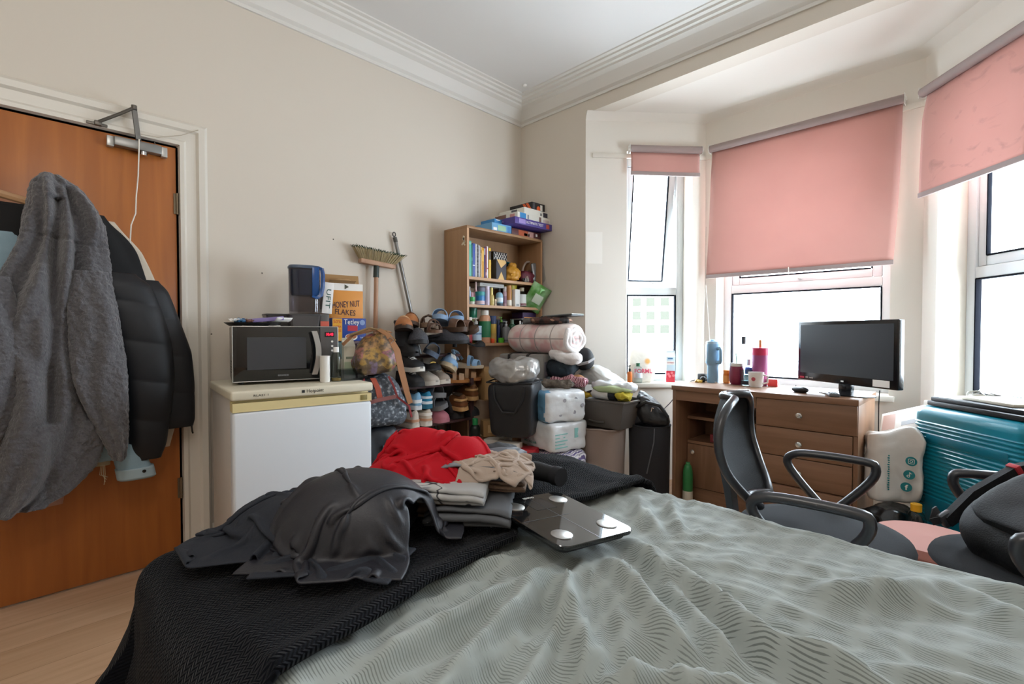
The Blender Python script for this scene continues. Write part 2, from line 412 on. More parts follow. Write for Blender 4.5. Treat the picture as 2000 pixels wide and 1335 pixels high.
# ---------------------------------------------------------------- roller blinds
def blind_nodes(nt, p, N, L, stained=False):
    v = coords(N, L, (1, 1, 1)); n = N('ShaderNodeTexNoise'); n.inputs['Scale'].default_value = 3; n.inputs['Detail'].default_value = 5; L(v, n.inputs['Vector'])
    c = ramp(N, L, n.outputs[0], [(.3, '#bf9188'), (.7, '#c79a90')])
    if stained:
        v3 = coords(N, L, (5, 5, 9)); n3 = N('ShaderNodeTexNoise'); n3.inputs['Scale'].default_value = 1; n3.inputs['Detail'].default_value = 5; n3.inputs['Distortion'].default_value = 1.5; L(v3, n3.inputs['Vector'])
        ms = N('ShaderNodeMix'); ms.data_type = 'RGBA'; L(ramp(N, L, n3.outputs[0], [(.56, '#000000'), (.70, '#c0c0c0')]), ms.inputs[0]); L(c, ms.inputs[6]); ms.inputs[7].default_value = lin('#77605a'); c = ms.outputs[2]
    v2 = coords(N, L, (500, 500, 500)); w = N('ShaderNodeTexNoise'); w.inputs['Scale'].default_value = 1; L(v2, w.inputs['Vector'])
    L(c, p.inputs['Base Color']); p.inputs['Roughness'].default_value = .9
    tr = N('ShaderNodeBsdfTranslucent'); tr.inputs[0].default_value = lin('#c9a8a2')
    mx = N('ShaderNodeMixShader'); mx.inputs[0].default_value = .26; out = [q for q in nt.nodes if q.type == 'OUTPUT_MATERIAL'][0]
    L(p.outputs[0], mx.inputs[1]); L(tr.outputs[0], mx.inputs[2]); L(mx.outputs[0], out.inputs[0])
m_blind = node_mat('dusty pink blind cloth', blind_nodes)
m_blind_s = node_mat('stained pink blind cloth', lambda nt, p, N, L: blind_nodes(nt, p, N, L, True))
m_roll = M('mauve blind hem', '#9c8c89', .85, bump=(300, .1))
def blind(A, B, x0, x1, drop, label, skew=0, chain=True, hang=0, cloth_mat=None):
    ang = math.degrees(math.atan2(B[1] - A[1], B[0] - A[0]))
    t = thing('roller_blind', label, 'blind', (A[0], A[1], 2.425), ang, 'roller blinds in the bay')
    r = .025; g = G()
    G().tube([(x0, -.045, 0), (x1, -.045, 0)], r, 20).obj('roller', m_roll, t)
    g = G()
    for x in (x0, x1):
        s_ = -1 if x == x0 else 1; g = G(); g.box(x + s_ * .001, -.065, -.03, x + s_ * .004, -.012, .028); g.tube([(x + s_ * .004, -.045, 0), (x + s_ * .012, -.045, 0)], .012, 10)
        g.obj('bracket', m_white, t)
    def f(u, v):
        x = x0 + .008 + (x1 - x0 - .016) * u + skew * v * v
        return (x, -.045 + r - .005 - .018 * min(1, v * 4) + .012 * math.sin(v * 2.6) * (u - .3) + hang * v, -.008 - (drop - .026) * v)
    G().grid(f, 30, 30).obj('cloth', cloth_mat or m_blind, t, smooth=180, solid=.001)
    def hb(e): u = e; p = f(u, 1); return p
    g = G(); pts = [hb(q / 12) for q in range(13)]
    g.loft([[(p[0], p[1] - .006, p[2] + .004), (p[0], p[1] + .006, p[2] + .004), (p[0], p[1] + .006, p[2] - .022), (p[0], p[1] - .006, p[2] - .022)] for p in pts]); g.obj('hem_bar', m_roll, t, smooth=20)
    return t, f
t1, f1 = blind(A_, B_, .315, .845, .185, 'narrow pink roller blind, almost wound up, over the tall left window', chain=False)
t2, f2 = blind(B_, C_, .05, 1.15, .93, 'wide dusty pink roller blind covering the upper half of the middle window', skew=-.03)
t3, f3 = blind(C_, D_, .04, .66, .58, 'stained pink roller blind over the right window, cut by the picture edge', skew=.004, hang=-.02, cloth_mat=m_blind_s)
m_cord = M('white cord', '#e8e4da', .7)
g = G(); p = f2(.5, 1); g.tube([(p[0], p[1] - .007, p[2] + .012), (p[0] + .002, p[1] - .012, p[2] - .01), (p[0] + .002, p[1] - .008, p[2] - .035)], .0022, 6); g.obj('pull_cord', m_cord, t2)
# bead chain loop at the left of the middle blind
g = G(); 
for q in range(46):
    z = -.56 - q * .0095; g.lathe([(0, -.003), (.0028, 0), (0, .003)], 6, (.028, -.05, z))
g.obj('bead_chain', M('grey beads', '#8a8078', .5), t2)
g = G(); g.tube([(.028, -.05, -.98), (.01, -.05, -1.25), (-.005, -.05, -1.55)], .0016, 5); g.tube([(.03, -.05, -.98), (.055, -.05, -1.3), (.07, -.05, -1.55)], .0016, 5); g.obj('chain_cord', m_cord, t2)
# grey stains of the right blind, lying in the weave
m_stain = M('grey smudge', '#c9a09a', .95)

# ---------------------------------------------------------------- bed
BX0, BX1, BY0, BY1, BZ = 1.52, 3.42, -2.69, -1.49, .60
m_sage = None
def set_uv(o, nu, nv, su, sv, fn=None):
    me = o.data; uv = me.uv_layers.new(name='UVMap'); w = nu + 1
    co = np.empty(len(me.loops) * 2); vi = np.empty(len(me.loops), int); me.loops.foreach_get('vertex_index', vi)
    co[0::2] = (vi % w) / nu * su; co[1::2] = (vi // w) / nv * sv
    uv.data.foreach_set('uv', co)
def sage_nodes(nt, p, N, L):
    def math_(op, a, b=None, c=None):
        m = N('ShaderNodeMath'); m.operation = op
        for i, q in enumerate((a, b, c)):
            if q is None: continue
            if isinstance(q, (int, float)): m.inputs[i].default_value = q
            else: L(q, m.inputs[i])
        return m.outputs[0]
    uv = N('ShaderNodeUVMap'); uv.uv_map = 'UVMap'; sx = N('ShaderNodeSeparateXYZ'); L(uv.outputs[0], sx.inputs[0])
    n = N('ShaderNodeTexNoise'); n.inputs['Scale'].default_value = 9; n.inputs['Detail'].default_value = 2; L(uv.outputs[0], n.inputs['Vector'])
    u = math_('MULTIPLY_ADD', n.outputs[0], .05, sx.outputs[0])
    band = math_('FLOOR', math_('MULTIPLY', u, 16.0)); wn = N('ShaderNodeTexWhiteNoise'); wn.noise_dimensions = '1D'; L(band, wn.inputs['W'])
    n2 = N('ShaderNodeTexNoise'); n2.inputs['Scale'].default_value = 26; n2.inputs['Detail'].default_value = 2; L(uv.outputs[0], n2.inputs['Vector'])
    ph = math_('ADD', math_('MULTIPLY_ADD', n2.outputs[0], .0045, sx.outputs[1]), math_('MULTIPLY', wn.outputs[0], .006))
    row = math_('MULTIPLY', ph, 195.0); tri = math_('PINGPONG', row, .5)           # one dash every 16 mm
    rid = math_('FLOOR', math_('MULTIPLY_ADD', ph, 195.0, .5)); wn2 = N('ShaderNodeTexWhiteNoise'); wn2.noise_dimensions = '2D'
    cx = N('ShaderNodeCombineXYZ'); L(rid, cx.inputs[0]); L(band, cx.inputs[1]); L(cx.outputs[0], wn2.inputs['Vector'])
    fu = math_('FRACT', math_('MULTIPLY', u, 16.0)); edge = math_('MULTIPLY', math_('PINGPONG', fu, .5), 2.0)
    wid = math_('MULTIPLY', math_('MINIMUM', math_('SUBTRACT', math_('MULTIPLY_ADD', wn2.outputs[0], -.30, edge), .02), .34), .52)
    m = N('ShaderNodeMapRange'); m.interpolation_type = 'SMOOTHSTEP'; L(math_('SUBTRACT', wid, tri), m.inputs[0]); m.inputs[1].default_value = -.05; m.inputs[2].default_value = .05
    n3 = N('ShaderNodeTexNoise'); n3.inputs['Scale'].default_value = 5; n3.inputs['Detail'].default_value = 3; L(uv.outputs[0], n3.inputs['Vector'])
    fac = math_('MULTIPLY', m.outputs[0], math_('MULTIPLY_ADD', n3.outputs[0], .9, .15))
    mx = N('ShaderNodeMix'); mx.data_type = 'RGBA'; L(fac, mx.inputs[0]); mx.inputs[6].default_value = lin('#9da5a2'); mx.inputs[7].default_value = lin('#515955')
    L(mx.outputs[2], p.inputs['Base Color']); p.inputs['Roughness'].default_value = .85; p.inputs['Sheen Weight'].default_value = .15
    b = N('ShaderNodeBump'); b.inputs['Strength'].default_value = .25; b.inputs['Distance'].default_value = .003; n4 = N('ShaderNodeTexNoise'); n4.inputs['Scale'].default_value = 45; n4.inputs['Detail'].default_value = 4; L(uv.outputs[0], n4.inputs['Vector']); L(n4.outputs[0], b.inputs['Height']); L(b.outputs[0], p.inputs['Normal'])
m_sage = node_mat('sage green printed cotton', sage_nodes)
def navy_nodes(nt, p, N, L):
    uv = N('ShaderNodeUVMap'); uv.uv_map = 'UVMap'; sx = N('ShaderNodeSeparateXYZ'); L(uv.outputs[0], sx.inputs[0])
    def math_(op, a, b=None, c=None):
        m = N('ShaderNodeMath'); m.operation = op
        for i, q in enumerate((a, b, c)):
            if q is None: continue
            if isinstance(q, (int, float)): m.inputs[i].default_value = q
            else: L(q, m.inputs[i])
        return m.outputs[0]
    zz = math_('PINGPONG', sx.outputs[0], .008)
    h = math_('PINGPONG', math_('ADD', sx.outputs[1], zz), .0038)
    n = N('ShaderNodeTexNoise'); n.inputs['Scale'].default_value = 160; L(uv.outputs[0], n.inputs['Vector'])
    hh = math_('MULTIPLY_ADD', n.outputs[0], .003, h)
    b = N('ShaderNodeBump'); b.inputs['Strength'].default_value = .75; b.inputs['Distance'].default_value = 1.0; L(hh, b.inputs['Height']); L(b.outputs[0], p.inputs['Normal'])
    mr = N('ShaderNodeMapRange'); L(hh, mr.inputs[0]); mr.inputs[1].default_value = 0; mr.inputs[2].default_value = .005
    p.inputs['Base Color'].default_value = lin('#090c13')
    p.inputs['Roughness'].default_value = .95; p.inputs['Specular IOR Level'].default_value = .15; p.inputs['Sheen Weight'].default_value = .06; p.inputs['Sheen Roughness'].default_value = .4
m_navy = node_mat('navy chevron fleece', navy_nodes)
bed = thing('bed', 'double bed with a thick mattress under sage green and navy covers', 'bed', (0, 0, 0))
G().box(BX0 + .04, BY0 + .03, .0, BX1, BY1 - .03, .32, .02).obj('divan_base', M('grey divan cloth', '#5c5a58', .9), bed)
G().box(BX0 + .02, BY0 + .01, .32, BX1, BY1 - .01, BZ - .012, .05, seg=4).obj('mattress', M('mattress ticking', '#d8d4cc', .9), bed)
# ridges of the bedspread: points on the top plane, height, half width
RID = [([(2.16, -1.88), (2.29, -1.95), (2.44, -2.03), (2.54, -2.085), (2.63, -2.075), (2.75, -2.07)], .030, .020),
       ([(2.17, -2.12), (2.20, -2.16), (2.28, -2.235), (2.36, -2.30), (2.39, -2.36)], .022, .020),
       ([(2.18, -2.0), (2.30, -2.08), (2.40, -2.16), (2.48, -2.22)], .020, .018),
       ([(2.14, -2.13), (2.16, -2.2), (2.2, -2.3), (2.24, -2.45), (2.28, -2.6)], .026, .020),
       ([(2.10, -2.16), (2.14, -2.3), (2.13, -2.45), (2.14, -2.6)], .018, .02),
       ([(2.19, -1.90), (2.34, -2.02), (2.46, -2.12), (2.55, -2.2)], .016, .014),
       ([(2.07, -1.62), (2.13, -1.72), (2.22, -1.82)], .014, .016), ([(2.03, -1.60), (2.09, -1.70), (2.15, -1.80)], .012, .014), ([(2.12, -1.56), (2.17, -1.66), (2.27, -1.80)], .012, .014),
       ([(2.72, -1.62), (2.66, -1.74), (2.6, -1.82), (2.53, -1.86)], .022, .028),
       ([(2.73, -1.56), (2.85, -1.62), (2.95, -1.72), (3.02, -1.85)], .018, .022), ([(2.70, -1.60), (2.82, -1.72), (2.90, -1.84)], .014, .02),
       ([(2.40, -2.36), (2.46, -2.28), (2.55, -2.24), (2.64, -2.22)], .026, .022), ([(2.5, -2.24), (2.54, -2.32), (2.62, -2.38)], .016, .02),
       ([(2.3, -2.5), (2.38, -2.44), (2.48, -2.42), (2.6, -2.4)], .02, .025), ([(2.6, -2.05), (2.75, -1.98), (2.9, -1.96)], .014, .022), ([(2.66, -2.2), (2.8, -2.1), (2.95, -2.08)], .012, .02)]
def bedtop(X, Y, fold=1.0):
    Z = np.zeros_like(X)
    for pts, h, w in RID:
        d = np.full(X.shape, 9.); s = np.zeros_like(X); n = len(pts) - 1; sd = np.zeros_like(X)
        for i in range(n):
            ax, ay = pts[i]; bx, by = pts[i + 1]; L2 = (bx - ax) ** 2 + (by - ay) ** 2
            t = np.clip(((X - ax) * (bx - ax) + (Y - ay) * (by - ay)) / L2, 0, 1)
            e = np.hypot(X - ax - t * (bx - ax), Y - ay - t * (by - ay)); k = e < d
            cr = (bx - ax) * (Y - ay) - (by - ay) * (X - ax)
            d = np.where(k, e, d); s = np.where(k, (i + t) / n, s); sd = np.where(k, np.sign(cr), sd)
        env = np.clip(np.sin(np.pi * np.clip(s, .02, .98)) * 1.5, 0, 1)
        ww = w * np.where(sd > 0, .75, 1.5)
        h *= 1.35; Z += h * env * np.exp(-(d / ww) ** 2) - .25 * h * env * np.exp(-((d - 2.2 * w) / w) ** 2)
    # folds fanning out from the scale
    R_ = np.hypot(X - 2.10, Y + 1.93); T_ = np.arctan2(Y + 1.93, X - 2.10)
    fan = np.vectorize(lambda t, r: max(0, .42 - abs(noise.noise(Vector((t * 4.2, r * 1.6, 7.3))) * 2.2)) + .6 * max(0, .36 - abs(noise.noise(Vector((t * 9.0, r * 2.5, 1.7))) * 2.2)))(T_, R_)
    env = np.clip((R_ - .10) / .15, 0, 1) * np.clip((1.15 - R_) / .5, 0, 1) * np.where((T_ < -.25) & (T_ > -2.6), 1, .35)
    Z += .042 * fan * env
    return Z * fold
_nz = {}
def wrinkle(X, Y):
    f = np.vectorize(lambda x, y: .006 * fr(x, y, 0, 3, 3, 3) + .009 * max(0, .55 - abs(noise.noise(Vector((x * 5 + y * 2.2, y * 7 - x * 3, 2.2))) * 2.6)) + .004 * fr(x * .6, y, 1, 30, 1, 2))
    return f(X, Y)
def bedspread():
    nu, nv = 230, 210; xs = np.linspace(1.9, BX1 + .02, nu + 1); r = .05
    # path over the bed: far drape, rounded far edge, top, near edge, near drape
    Ltop = (BY1 - BY0) - 2 * r; arc = r * PI / 2; dr = .30; tot = Ltop + 2 * arc + 2 * dr
    g = G(); S_ = np.linspace(0, tot, nv + 1); yy = []; zz = []; top = []
    for s in S_:
        if s < dr: y, z, k = BY1 + .006 + .03 * (1 - s / dr), BZ - r - (dr - s), 0
        elif s < dr + arc: a = (s - dr) / r; y, z, k = BY1 - r + r * math.cos(a), BZ - r + r * math.sin(a), math.sin(a)
        elif s < dr + arc + Ltop: y, z, k = BY1 - r - (s - dr - arc), BZ, 1
        elif s < dr + 2 * arc + Ltop: a = PI / 2 - (s - dr - arc - Ltop) / r; y, z, k = BY0 + r - r * math.cos(a), BZ - r + r * math.sin(a), math.sin(a)
        else: q = s - dr - 2 * arc - Ltop; y, z, k = BY0 - .006, BZ - r - q, 0
        yy.append(y); zz.append(z); top.append(k)
    X, Y = np.meshgrid(xs, yy); Z = np.array(zz)[:, None] + 0 * X; K = np.array(top)[:, None]
    Wr = wrinkle(X, Y); Z = Z + K * (bedtop(X, Y) + Wr + .006)
    # the far edge wavers and carries a flat hem
    sgn = np.where(Y > -2.1, 1, -1); Y = Y + (1 - K) * sgn * (.012 + .02 * np.sin(X * 17) * np.sin(X * 5.3)) + .010 * np.sin(X * 9) * np.exp(-((Y - BY1) / .12) ** 2)
    Z = Z + .004 * np.exp(-((Y - (BY1 - .055)) / .006) ** 2)
    g.v = [tuple(p) for p in np.stack([X, Y, Z], -1).reshape(-1, 3)]
    w = nu + 1; g.f = [(j * w + i, j * w + i + 1, (j + 1) * w + i + 1, (j + 1) * w + i) for j in range(nv) for i in range(nu)]; g.m = [0] * len(g.f)
    o = g.obj('bedspread', m_sage, smooth=180); set_uv(o, nu, nv, 1.54, tot)
    return tag(o, 'sage green bedspread with dashed dark print, rumpled over the bed', 'bedspread')
bedspread()
def ground_bed(x, y):
    """height of the covers, for laying clothes on"""
    inside = (x > BX0 - .02) & (y > BY0 - .02) & (y < BY1 + .02)
    return np.where(inside, BZ + .028, 0.02)
def throw():
    nu, nv = 170, 230; x0, y0, y1 = .98, BY0 - .50, BY1 + .22
    g = G(); r = .05; pts = np.zeros((nv + 1, nu + 1, 3)); zt = BZ + .024
    for j in range(nv + 1):
        sy = y0 + (y1 - y0) * j / nv
        xe = np.interp(sy, [-2.75, -2.66, -2.36, -2.11, -2.057, -1.9, -1.738, -1.547, -1.4], [2.11, 2.10, 2.045, 2.015, 1.965, 1.96, 1.985, 2.0, 2.0]) + .006 * nz(sy * 14, 3)
        for i in range(nu + 1):
            sx = x0 + (xe - x0) * i / nu
            # nearest point of the (inset) bed rectangle, then over a rounded edge and down
            cx = max(sx, BX0 + r - .02); cy = min(max(sy, BY0 + r - .02), BY1 - r + .02); dx, dy = sx - cx, sy - cy; e = math.hypot(dx, dy)
            wr = .008 * fr(sx, sy, 0, 4, 9, 3) + .012 * max(0, .4 - abs(nz(sx * 3 + sy, sy * 4, 5) * 2.2)) + .006 * nz(sx * 9, sy * 12, 8)
            if e < 1e-6:
                edge = (xe - sx); roll = .008 * math.exp(-((edge - .022) / .018) ** 2) 
                hump = .035 * math.exp(-((sx - 1.72) / .16) ** 2 - ((sy + 1.60) / .11) ** 2)
                pts[j, i] = (sx, sy, zt + wr + roll + hump + .7 * float(np.interp(sx, [1.9, 2.0], [0, 1])) * .012)
            else:
                nx_, ny_ = dx / e, dy / e; rr = r + .03; arc = rr * PI / 2
                if e < arc: a = e / rr; h = rr * math.sin(a); z = zt - rr * (1 - math.cos(a))
                else:
                    q = e - arc; corner = min(1, abs(dx * dy) * 60)
                    flare = (.34 if dx < 0 and sy < -2.35 else .20 if dx < 0 else .06); ang = math.atan2(ny_, nx_)
                    fold = (.025 * math.sin(sy * 21 + 1.3 * math.sin(sy * 6)) if dx < 0 else .012 * math.sin(sx * 22)) * min(1, q * 5) * (1 - .5 * corner)
                    h = rr + flare * q + fold; z = zt - rr - q * .95
                z = max(z, .012 + .004 * (1 + nz(sx * 20, sy * 20)))
                pts[j, i] = (cx + nx_ * h + wr * nx_, cy + ny_ * h + wr * ny_, z + wr * .5 * max(0, 1 - e * 6))
    g.v = [tuple(p) for p in pts.reshape(-1, 3)]; w = nu + 1
    g.f = [(j * w + i, j * w + i + 1, (j + 1) * w + i + 1, (j + 1) * w + i) for j in range(nv) for i in range(nu)]; g.m = [0] * len(g.f)
    o = g.obj('throw_blanket', m_navy, smooth=180, solid=.012); set_uv(o, nu, nv, 1.07, y1 - y0)
    tag(o, 'dark navy chevron-knit throw draped over the foot of the bed', 'blanket')
throw()

# ---------------------------------------------------------------- fridge and microwave
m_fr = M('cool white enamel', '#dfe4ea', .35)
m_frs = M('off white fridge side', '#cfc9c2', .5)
m_yel = M('yellowed plastic', '#dccb96', .45); m_lid = M('ivory plastic lid', '#d9d2bd', .45)
m_ink = M('black print', '#1b1b1d', .6); m_wprint = M('white print', '#f3f1ec', .6)
fx, fy = .41, -2.0
fr_ = thing('fridge', 'white under-counter fridge with yellowed handle strip, microwave on top', 'fridge', (.36, -1.995, 0), 90 - 6)
fw = .29
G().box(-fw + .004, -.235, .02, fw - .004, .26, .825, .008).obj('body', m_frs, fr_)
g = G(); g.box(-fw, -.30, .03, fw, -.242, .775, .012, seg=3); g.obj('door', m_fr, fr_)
g = G(); g.prism([(-.30, .776), (-.272, .776), (-.262, .812), (-.30, .812)], -fw + .001, fw - .001, axis='x'); g.box(-fw + .001, -.262, .776, fw - .001, -.236, .818, .003); g.obj('handle_strip', m_yel, fr_, smooth=25)
G().box(-fw - .006, -.305, .822, fw + .006, .275, .862, .009, seg=3).obj('lid', m_lid, fr_)
G().box(fw - .055, -.302, .782, fw - .022, -.296, .806, .002).obj('badge', M('olive sticker', '#8d7f4c', .5), fr_)
for x in (-fw + .04, fw - .04):
    G().lathe([(.016, 0), (.016, .022)], 12, (x, -.2, 0)).obj('foot', m_black, fr_)
text('Hotpoint', .021, m_ink, fr_, (.03, -.3056, .843), width=.072)
G().box(-.026, -.3062, .837, -.014, -.3045, .849).obj('logo_mark', m_ink, fr_)
text('RLA21 1', .012, m_ink, fr_, (-.185, -.3056, .840), width=.055)
mw = thing('microwave', 'silver microwave with black glass door and red digits, on the fridge', 'microwave', (.297, -1.997, .864), 90 - 13)
m_mws = M('silver painted steel', '#9c9892', .4, .5); m_mwd = M('black microwave glass', '#101114', .08, spec=.7); m_mwp = M('grey control panel', '#5b5a5b', .35, .4)
wv = .225
G().box(-wv, -.135, .012, wv, .16, .262, .006).obj('body', m_mws, mw)
g = G()
for r in range(5):
    for c in range(5): g.box(-wv - .0012, -.09 + c * .018, .05 + r * .012, -wv + .001, -.078 + c * .018, .056 + r * .012)
g.obj('vent', m_black, mw)
G().box(-wv, -.155, .012, wv - .085, -.136, .262, .004).obj('door', m_mwd, mw)
g = G(); frame_ring(g, -wv - .001, wv + .001, .011, .263, .004, -.157, -.134, Matrix.Identity(4)); g.obj('trim', M('bright silver edge', '#c4c3c0', .3, .7), mw)
G().box(-wv + .058, -.1562, .065, wv - .145, -.1545, .212, .0).obj('window', M('grey tinted window', '#3a3d43', .12, spec=.7), mw)
G().box(wv - .083, -.155, .012, wv, -.136, .262, .004).obj('control_panel', m_mwp, mw)
G().box(wv - .062, -.157, .212, wv - .018, -.154, .236).obj('display', m_black, mw)
text('10:48', .019, M('red led', '#ff2040', .5, emit=2.5), mw, (wv - .040, -.1575, .224), name='digits', width=.032)
for r in range(3):
    G().lathe([(.005, 0), (.005, .004)], 12, mtx=RX(90, (wv - .028, -.155, .19 - r * .022))).obj('button', m_white, mw)
g = G(); g.ribbon([(wv - .112 + .018 * math.sin(PI * q / 10), -.172 - .006 * math.sin(PI * q / 10), .035 + .205 * q / 10) for q in range(11)], .024, .012, side=(1, 0, 0)); g.obj('handle', M('silver handle', '#b5b3b0', .3, .5), mw, smooth=50)
text('KENWOOD', .010, M('grey print', '#a5a5a8', .5), mw, (-.02, -.1565, .036), width=.045)
for x in (-.19, .19):
    for y in (-.1, .12): G().lathe([(.012, 0), (.012, .0125)], 10, (x, y, 0)).obj('foot', m_black, mw)

# ---------------------------------------------------------------- bookcase in the corner (front faces +x)
m_bk = wood('brown beech veneer', '#94704f', '#a17c59', 'z', 1, .5); m_bke = M('beech edge band', '#b78f6b', .5)
bc = thing('bookcase', 'brown beech bookcase in the corner, shelves full of books and bottles', 'bookcase', (.135, -.415, 0), 90)
bw, bd, bh = .372, .125, 1.80
for s_ in (-1, 1):
    g = G(); g.box(s_ * bw - .009, -bd, 0, s_ * bw + .009, bd, bh, .001); g.obj('side_panel', m_bk, bc)
    G().box(s_ * bw - .0092, -bd - .001, 0, s_ * bw + .0092, -bd + .001, bh).obj('edge_band', m_bke, bc)
G().box(-bw + .009, bd - .006, .02, bw - .009, bd - .001, bh).obj('back_panel', m_bk, bc)
SHZ = [.10, .40, .72, 1.022, 1.288, 1.476]
G().box(-bw - .009, -bd - .002, bh, bw + .009, bd, bh + .018, .001).obj('top', m_bk, bc)
for z in SHZ:
    sh = G(); sh.box(-bw + .009, -bd + .002, z - .018, bw - .009, bd - .006, z, .001); so = sh.obj('shelf', m_bk, bc)
    G().box(-bw + .009, -bd, z - .0185, bw - .009, -bd + .002, z + .0005).obj('edge_band', m_bke, so)
g = G()
for (y, z, w_, h_, a) in ((-.09, 1.735, .02, .03, 20), (-.085, 1.70, .035, .012, -35), (-.095, 1.72, .012, .04, -25), (-.10, 1.69, .02, .01, 40)):
    g.box(-.0004, -w_ / 2, -h_ / 2, .0004, w_ / 2, h_ / 2, mtx=Matrix.Translation((-bw - .0095, y, z)) @ Matrix.Rotation(math.radians(a), 4, 'X'))
g.obj('torn_sticker', M('torn white paper', '#d9cdb4', .8), bc)

# ---------------------------------------------------------------- desk (front faces -y)
m_wal = wood('walnut foil', '#77573f', '#8b6850', 'x', 1, .4); m_walv = wood('walnut foil upright', '#77573f', '#8b6850', 'z', 1, .4)
m_knob = M('faceted silver knob', '#dcdad4', .2, .8)
dk = thing('desk', 'walnut desk with a column of drawers under the middle window', 'desk', (1.83, .0, 0))
x0, x1, dep = -.497, .475, .455
G().box(x0 - .003, -.012, .735, x1 + .003, dep + .02, .765, .002).obj('desk_top', m_wal, dk)
G().box(x0, 0, 0, x0 + .022, dep, .735, .001).obj('side_panel', m_walv, dk)
G().box(x1 - .02, .004, 0, x1, dep, .735, .001).obj('side_panel', m_walv, dk)
G().box(x0 + .022, .002, .672, .0, .02, .735).obj('apron', m_wal, dk)
G().box(-.002, .02, 0, .016, dep, .735).obj('divider', m_walv, dk)
G().box(x0 + .022, dep - .012, .05, x1 - .02, dep - .004, .735).obj('back_panel', m_walv, dk)
G().box(.0, .03, .0, x1 - .02, .045, .12).obj('plinth', m_wal, dk)
for k, (za, zb) in enumerate(((.584, .733), (.430, .580), (.276, .426), (.122, .272))):
    dr_ = G().box(.004, -.006 if k < 3 else -.03, za, x1 - .003 if k == 0 else x1 - .022, .012, zb, .002).obj('drawer', m_wal, dk)
    for y in (.22,):
        g = G(); g.lathe([(.006, 0), (.006, .008), (.017, .014), (.0165, .022), (.011, .028), (0, .029)], 10, mtx=RX(90, (y, -.006 if k < 3 else -.03, (za + zb) / 2))); g.obj('knob', m_knob, dr_, smooth=15)
# recessed cupboard on the left
cb = .17
G().box(x0 + .022, cb, 0, -.003, cb + .018, .09).obj('plinth', m_wal, dk)
G().box(x0 + .022, cb, .375, -.003, dep - .02, .393).obj('shelf', m_wal, dk)
G().box(x0 + .022, cb - .004, .535, -.003, dep - .02, .553).obj('shelf', m_wal, dk)
do = G().box(x0 + .024, cb - .008, .095, -.004, cb + .008, .372, .002).obj('cupboard_door', m_walv, dk)
g = G(); g.lathe([(.006, 0), (.006, .008), (.016, .014), (.0155, .022), (.010, .028), (0, .029)], 10, mtx=RX(90, (x0 + .065, cb - .008, .325))); g.obj('knob', m_knob, do, smooth=15)
# ---------------------------------------------------------------- television on the desk
tv = thing('television', 'black flat television on a pedestal at the right end of the desk', 'television', (2.21, .2, .766), -31.3)
m_tv = M('glossy black bezel', '#101013', .18, spec=.6)
tw, t0, t1_ = .295, .055, .395
g = G(); g.box(-tw, -.018, t0, tw, .02, t1_, .006, seg=3); g.box(-tw * .7, .02, t0 + .06, tw * .7, .05, t1_ - .05, .015); g.obj('housing', m_tv, tv)
G().box(-tw + .022, -.0195, t0 + .045, tw - .022, -.0165, t1_ - .02).obj('screen', M('dark glass screen', '#31353b', .28, spec=.7), tv)
g = G(); g.box(-.035, -.005, .012, .035, .025, t0 + .02, .004); g.obj('neck', m_tv, tv)
g = G(); g.lathe([(.0, 0), (.15, 0), (.15, .005), (.06, .014), (.0, .016)], 32, (0, .01, 0), sq=.62); g.obj('foot', m_tv, tv)
G().box(.17, -.0188, t0 + .008, .255, -.0178, t0 + .042).obj('sticker', m_wprint, tv)
G().box(-tw + .02, -.0188, t0 + .012, -tw + .05, -.0178, t0 + .022).obj('sticker', M('red and white sticker', '#c0304a', .5), tv)
text('HD  ready', .012, m_wprint, tv, (-tw + .085, -.0186, t0 + .018), width=.05)
G().box(-.008, -.0188, t0 + .012, .008, -.0178, t0 + .02).obj('logo', m_wprint, tv)

# ---------------------------------------------------------------- suitcase
def teal_nodes(nt, p, N, L):
    p.inputs['Base Color'].default_value = lin('#0d7f94'); p.inputs['Roughness'].default_value = .3; p.inputs['Coat Weight'].default_value = .2
m_teal = node_mat('teal polycarbonate', teal_nodes)
sc_ = thing('suitcase', 'large ribbed teal hard-shell suitcase standing by the right window', 'suitcase', (2.765, .10, 0), -47)
sw, sd_, sh_ = .295, .12, .745
def shell_ring(z, inset):
    n = 8; out = []; r = .055; w, d = sw - inset, sd_ - inset
    for (cx, cy, a0) in ((w - r, d - r, 0), (-w + r, d - r, 90), (-w + r, -d + r, 180), (w - r, -d + r, 270)):
        for k in range(n):
            a = math.radians(a0 + 90 * k / (n - 1)); out.append((cx + r * math.cos(a), cy + r * math.sin(a), z))
    return out
g = G(); rings = []; nr = 150
for k in range(nr + 1):
    z = .05 + (sh_ - .05) * k / nr; e = min(z - .05, sh_ - z); ins = 0 if e > .05 else .05 - math.sqrt(max(0, .05 ** 2 - (.05 - e) ** 2))
    u = (z - .11) / .0185; fx_ = u - math.floor(u); rib = .0045 * (1 if .0 < fx_ < .35 else 0) if .11 < z < .67 else 0
    rings.append(shell_ring(z, ins + .0045 - rib))
g.loft(rings); g.obj('shell', m_teal, sc_, smooth=40)
G().box(-.19, -sd_ - .003, .575, .21, -sd_ + .02, .615, .006).obj('handle_recess', M('teal smooth panel', '#0b6f86', .25), sc_)
G().box(-.19, -sd_ - .003, .20, .21, -sd_ + .02, .32, .006).obj('badge_panel', MATS['teal smooth panel'], sc_)
g = G(); g.box(-.001, -sd_ - .0, .0, .001, sd_, .01)
for x in (-.23, .23):
    for y in (-.08, .08): G().lathe([(.026, -.012), (.026, .012)], 16, mtx=Matrix.Translation((x, y, .026)) @ Matrix.Rotation(PI / 2, 4, 'Y')).obj('wheel', m_dark, sc_)
    
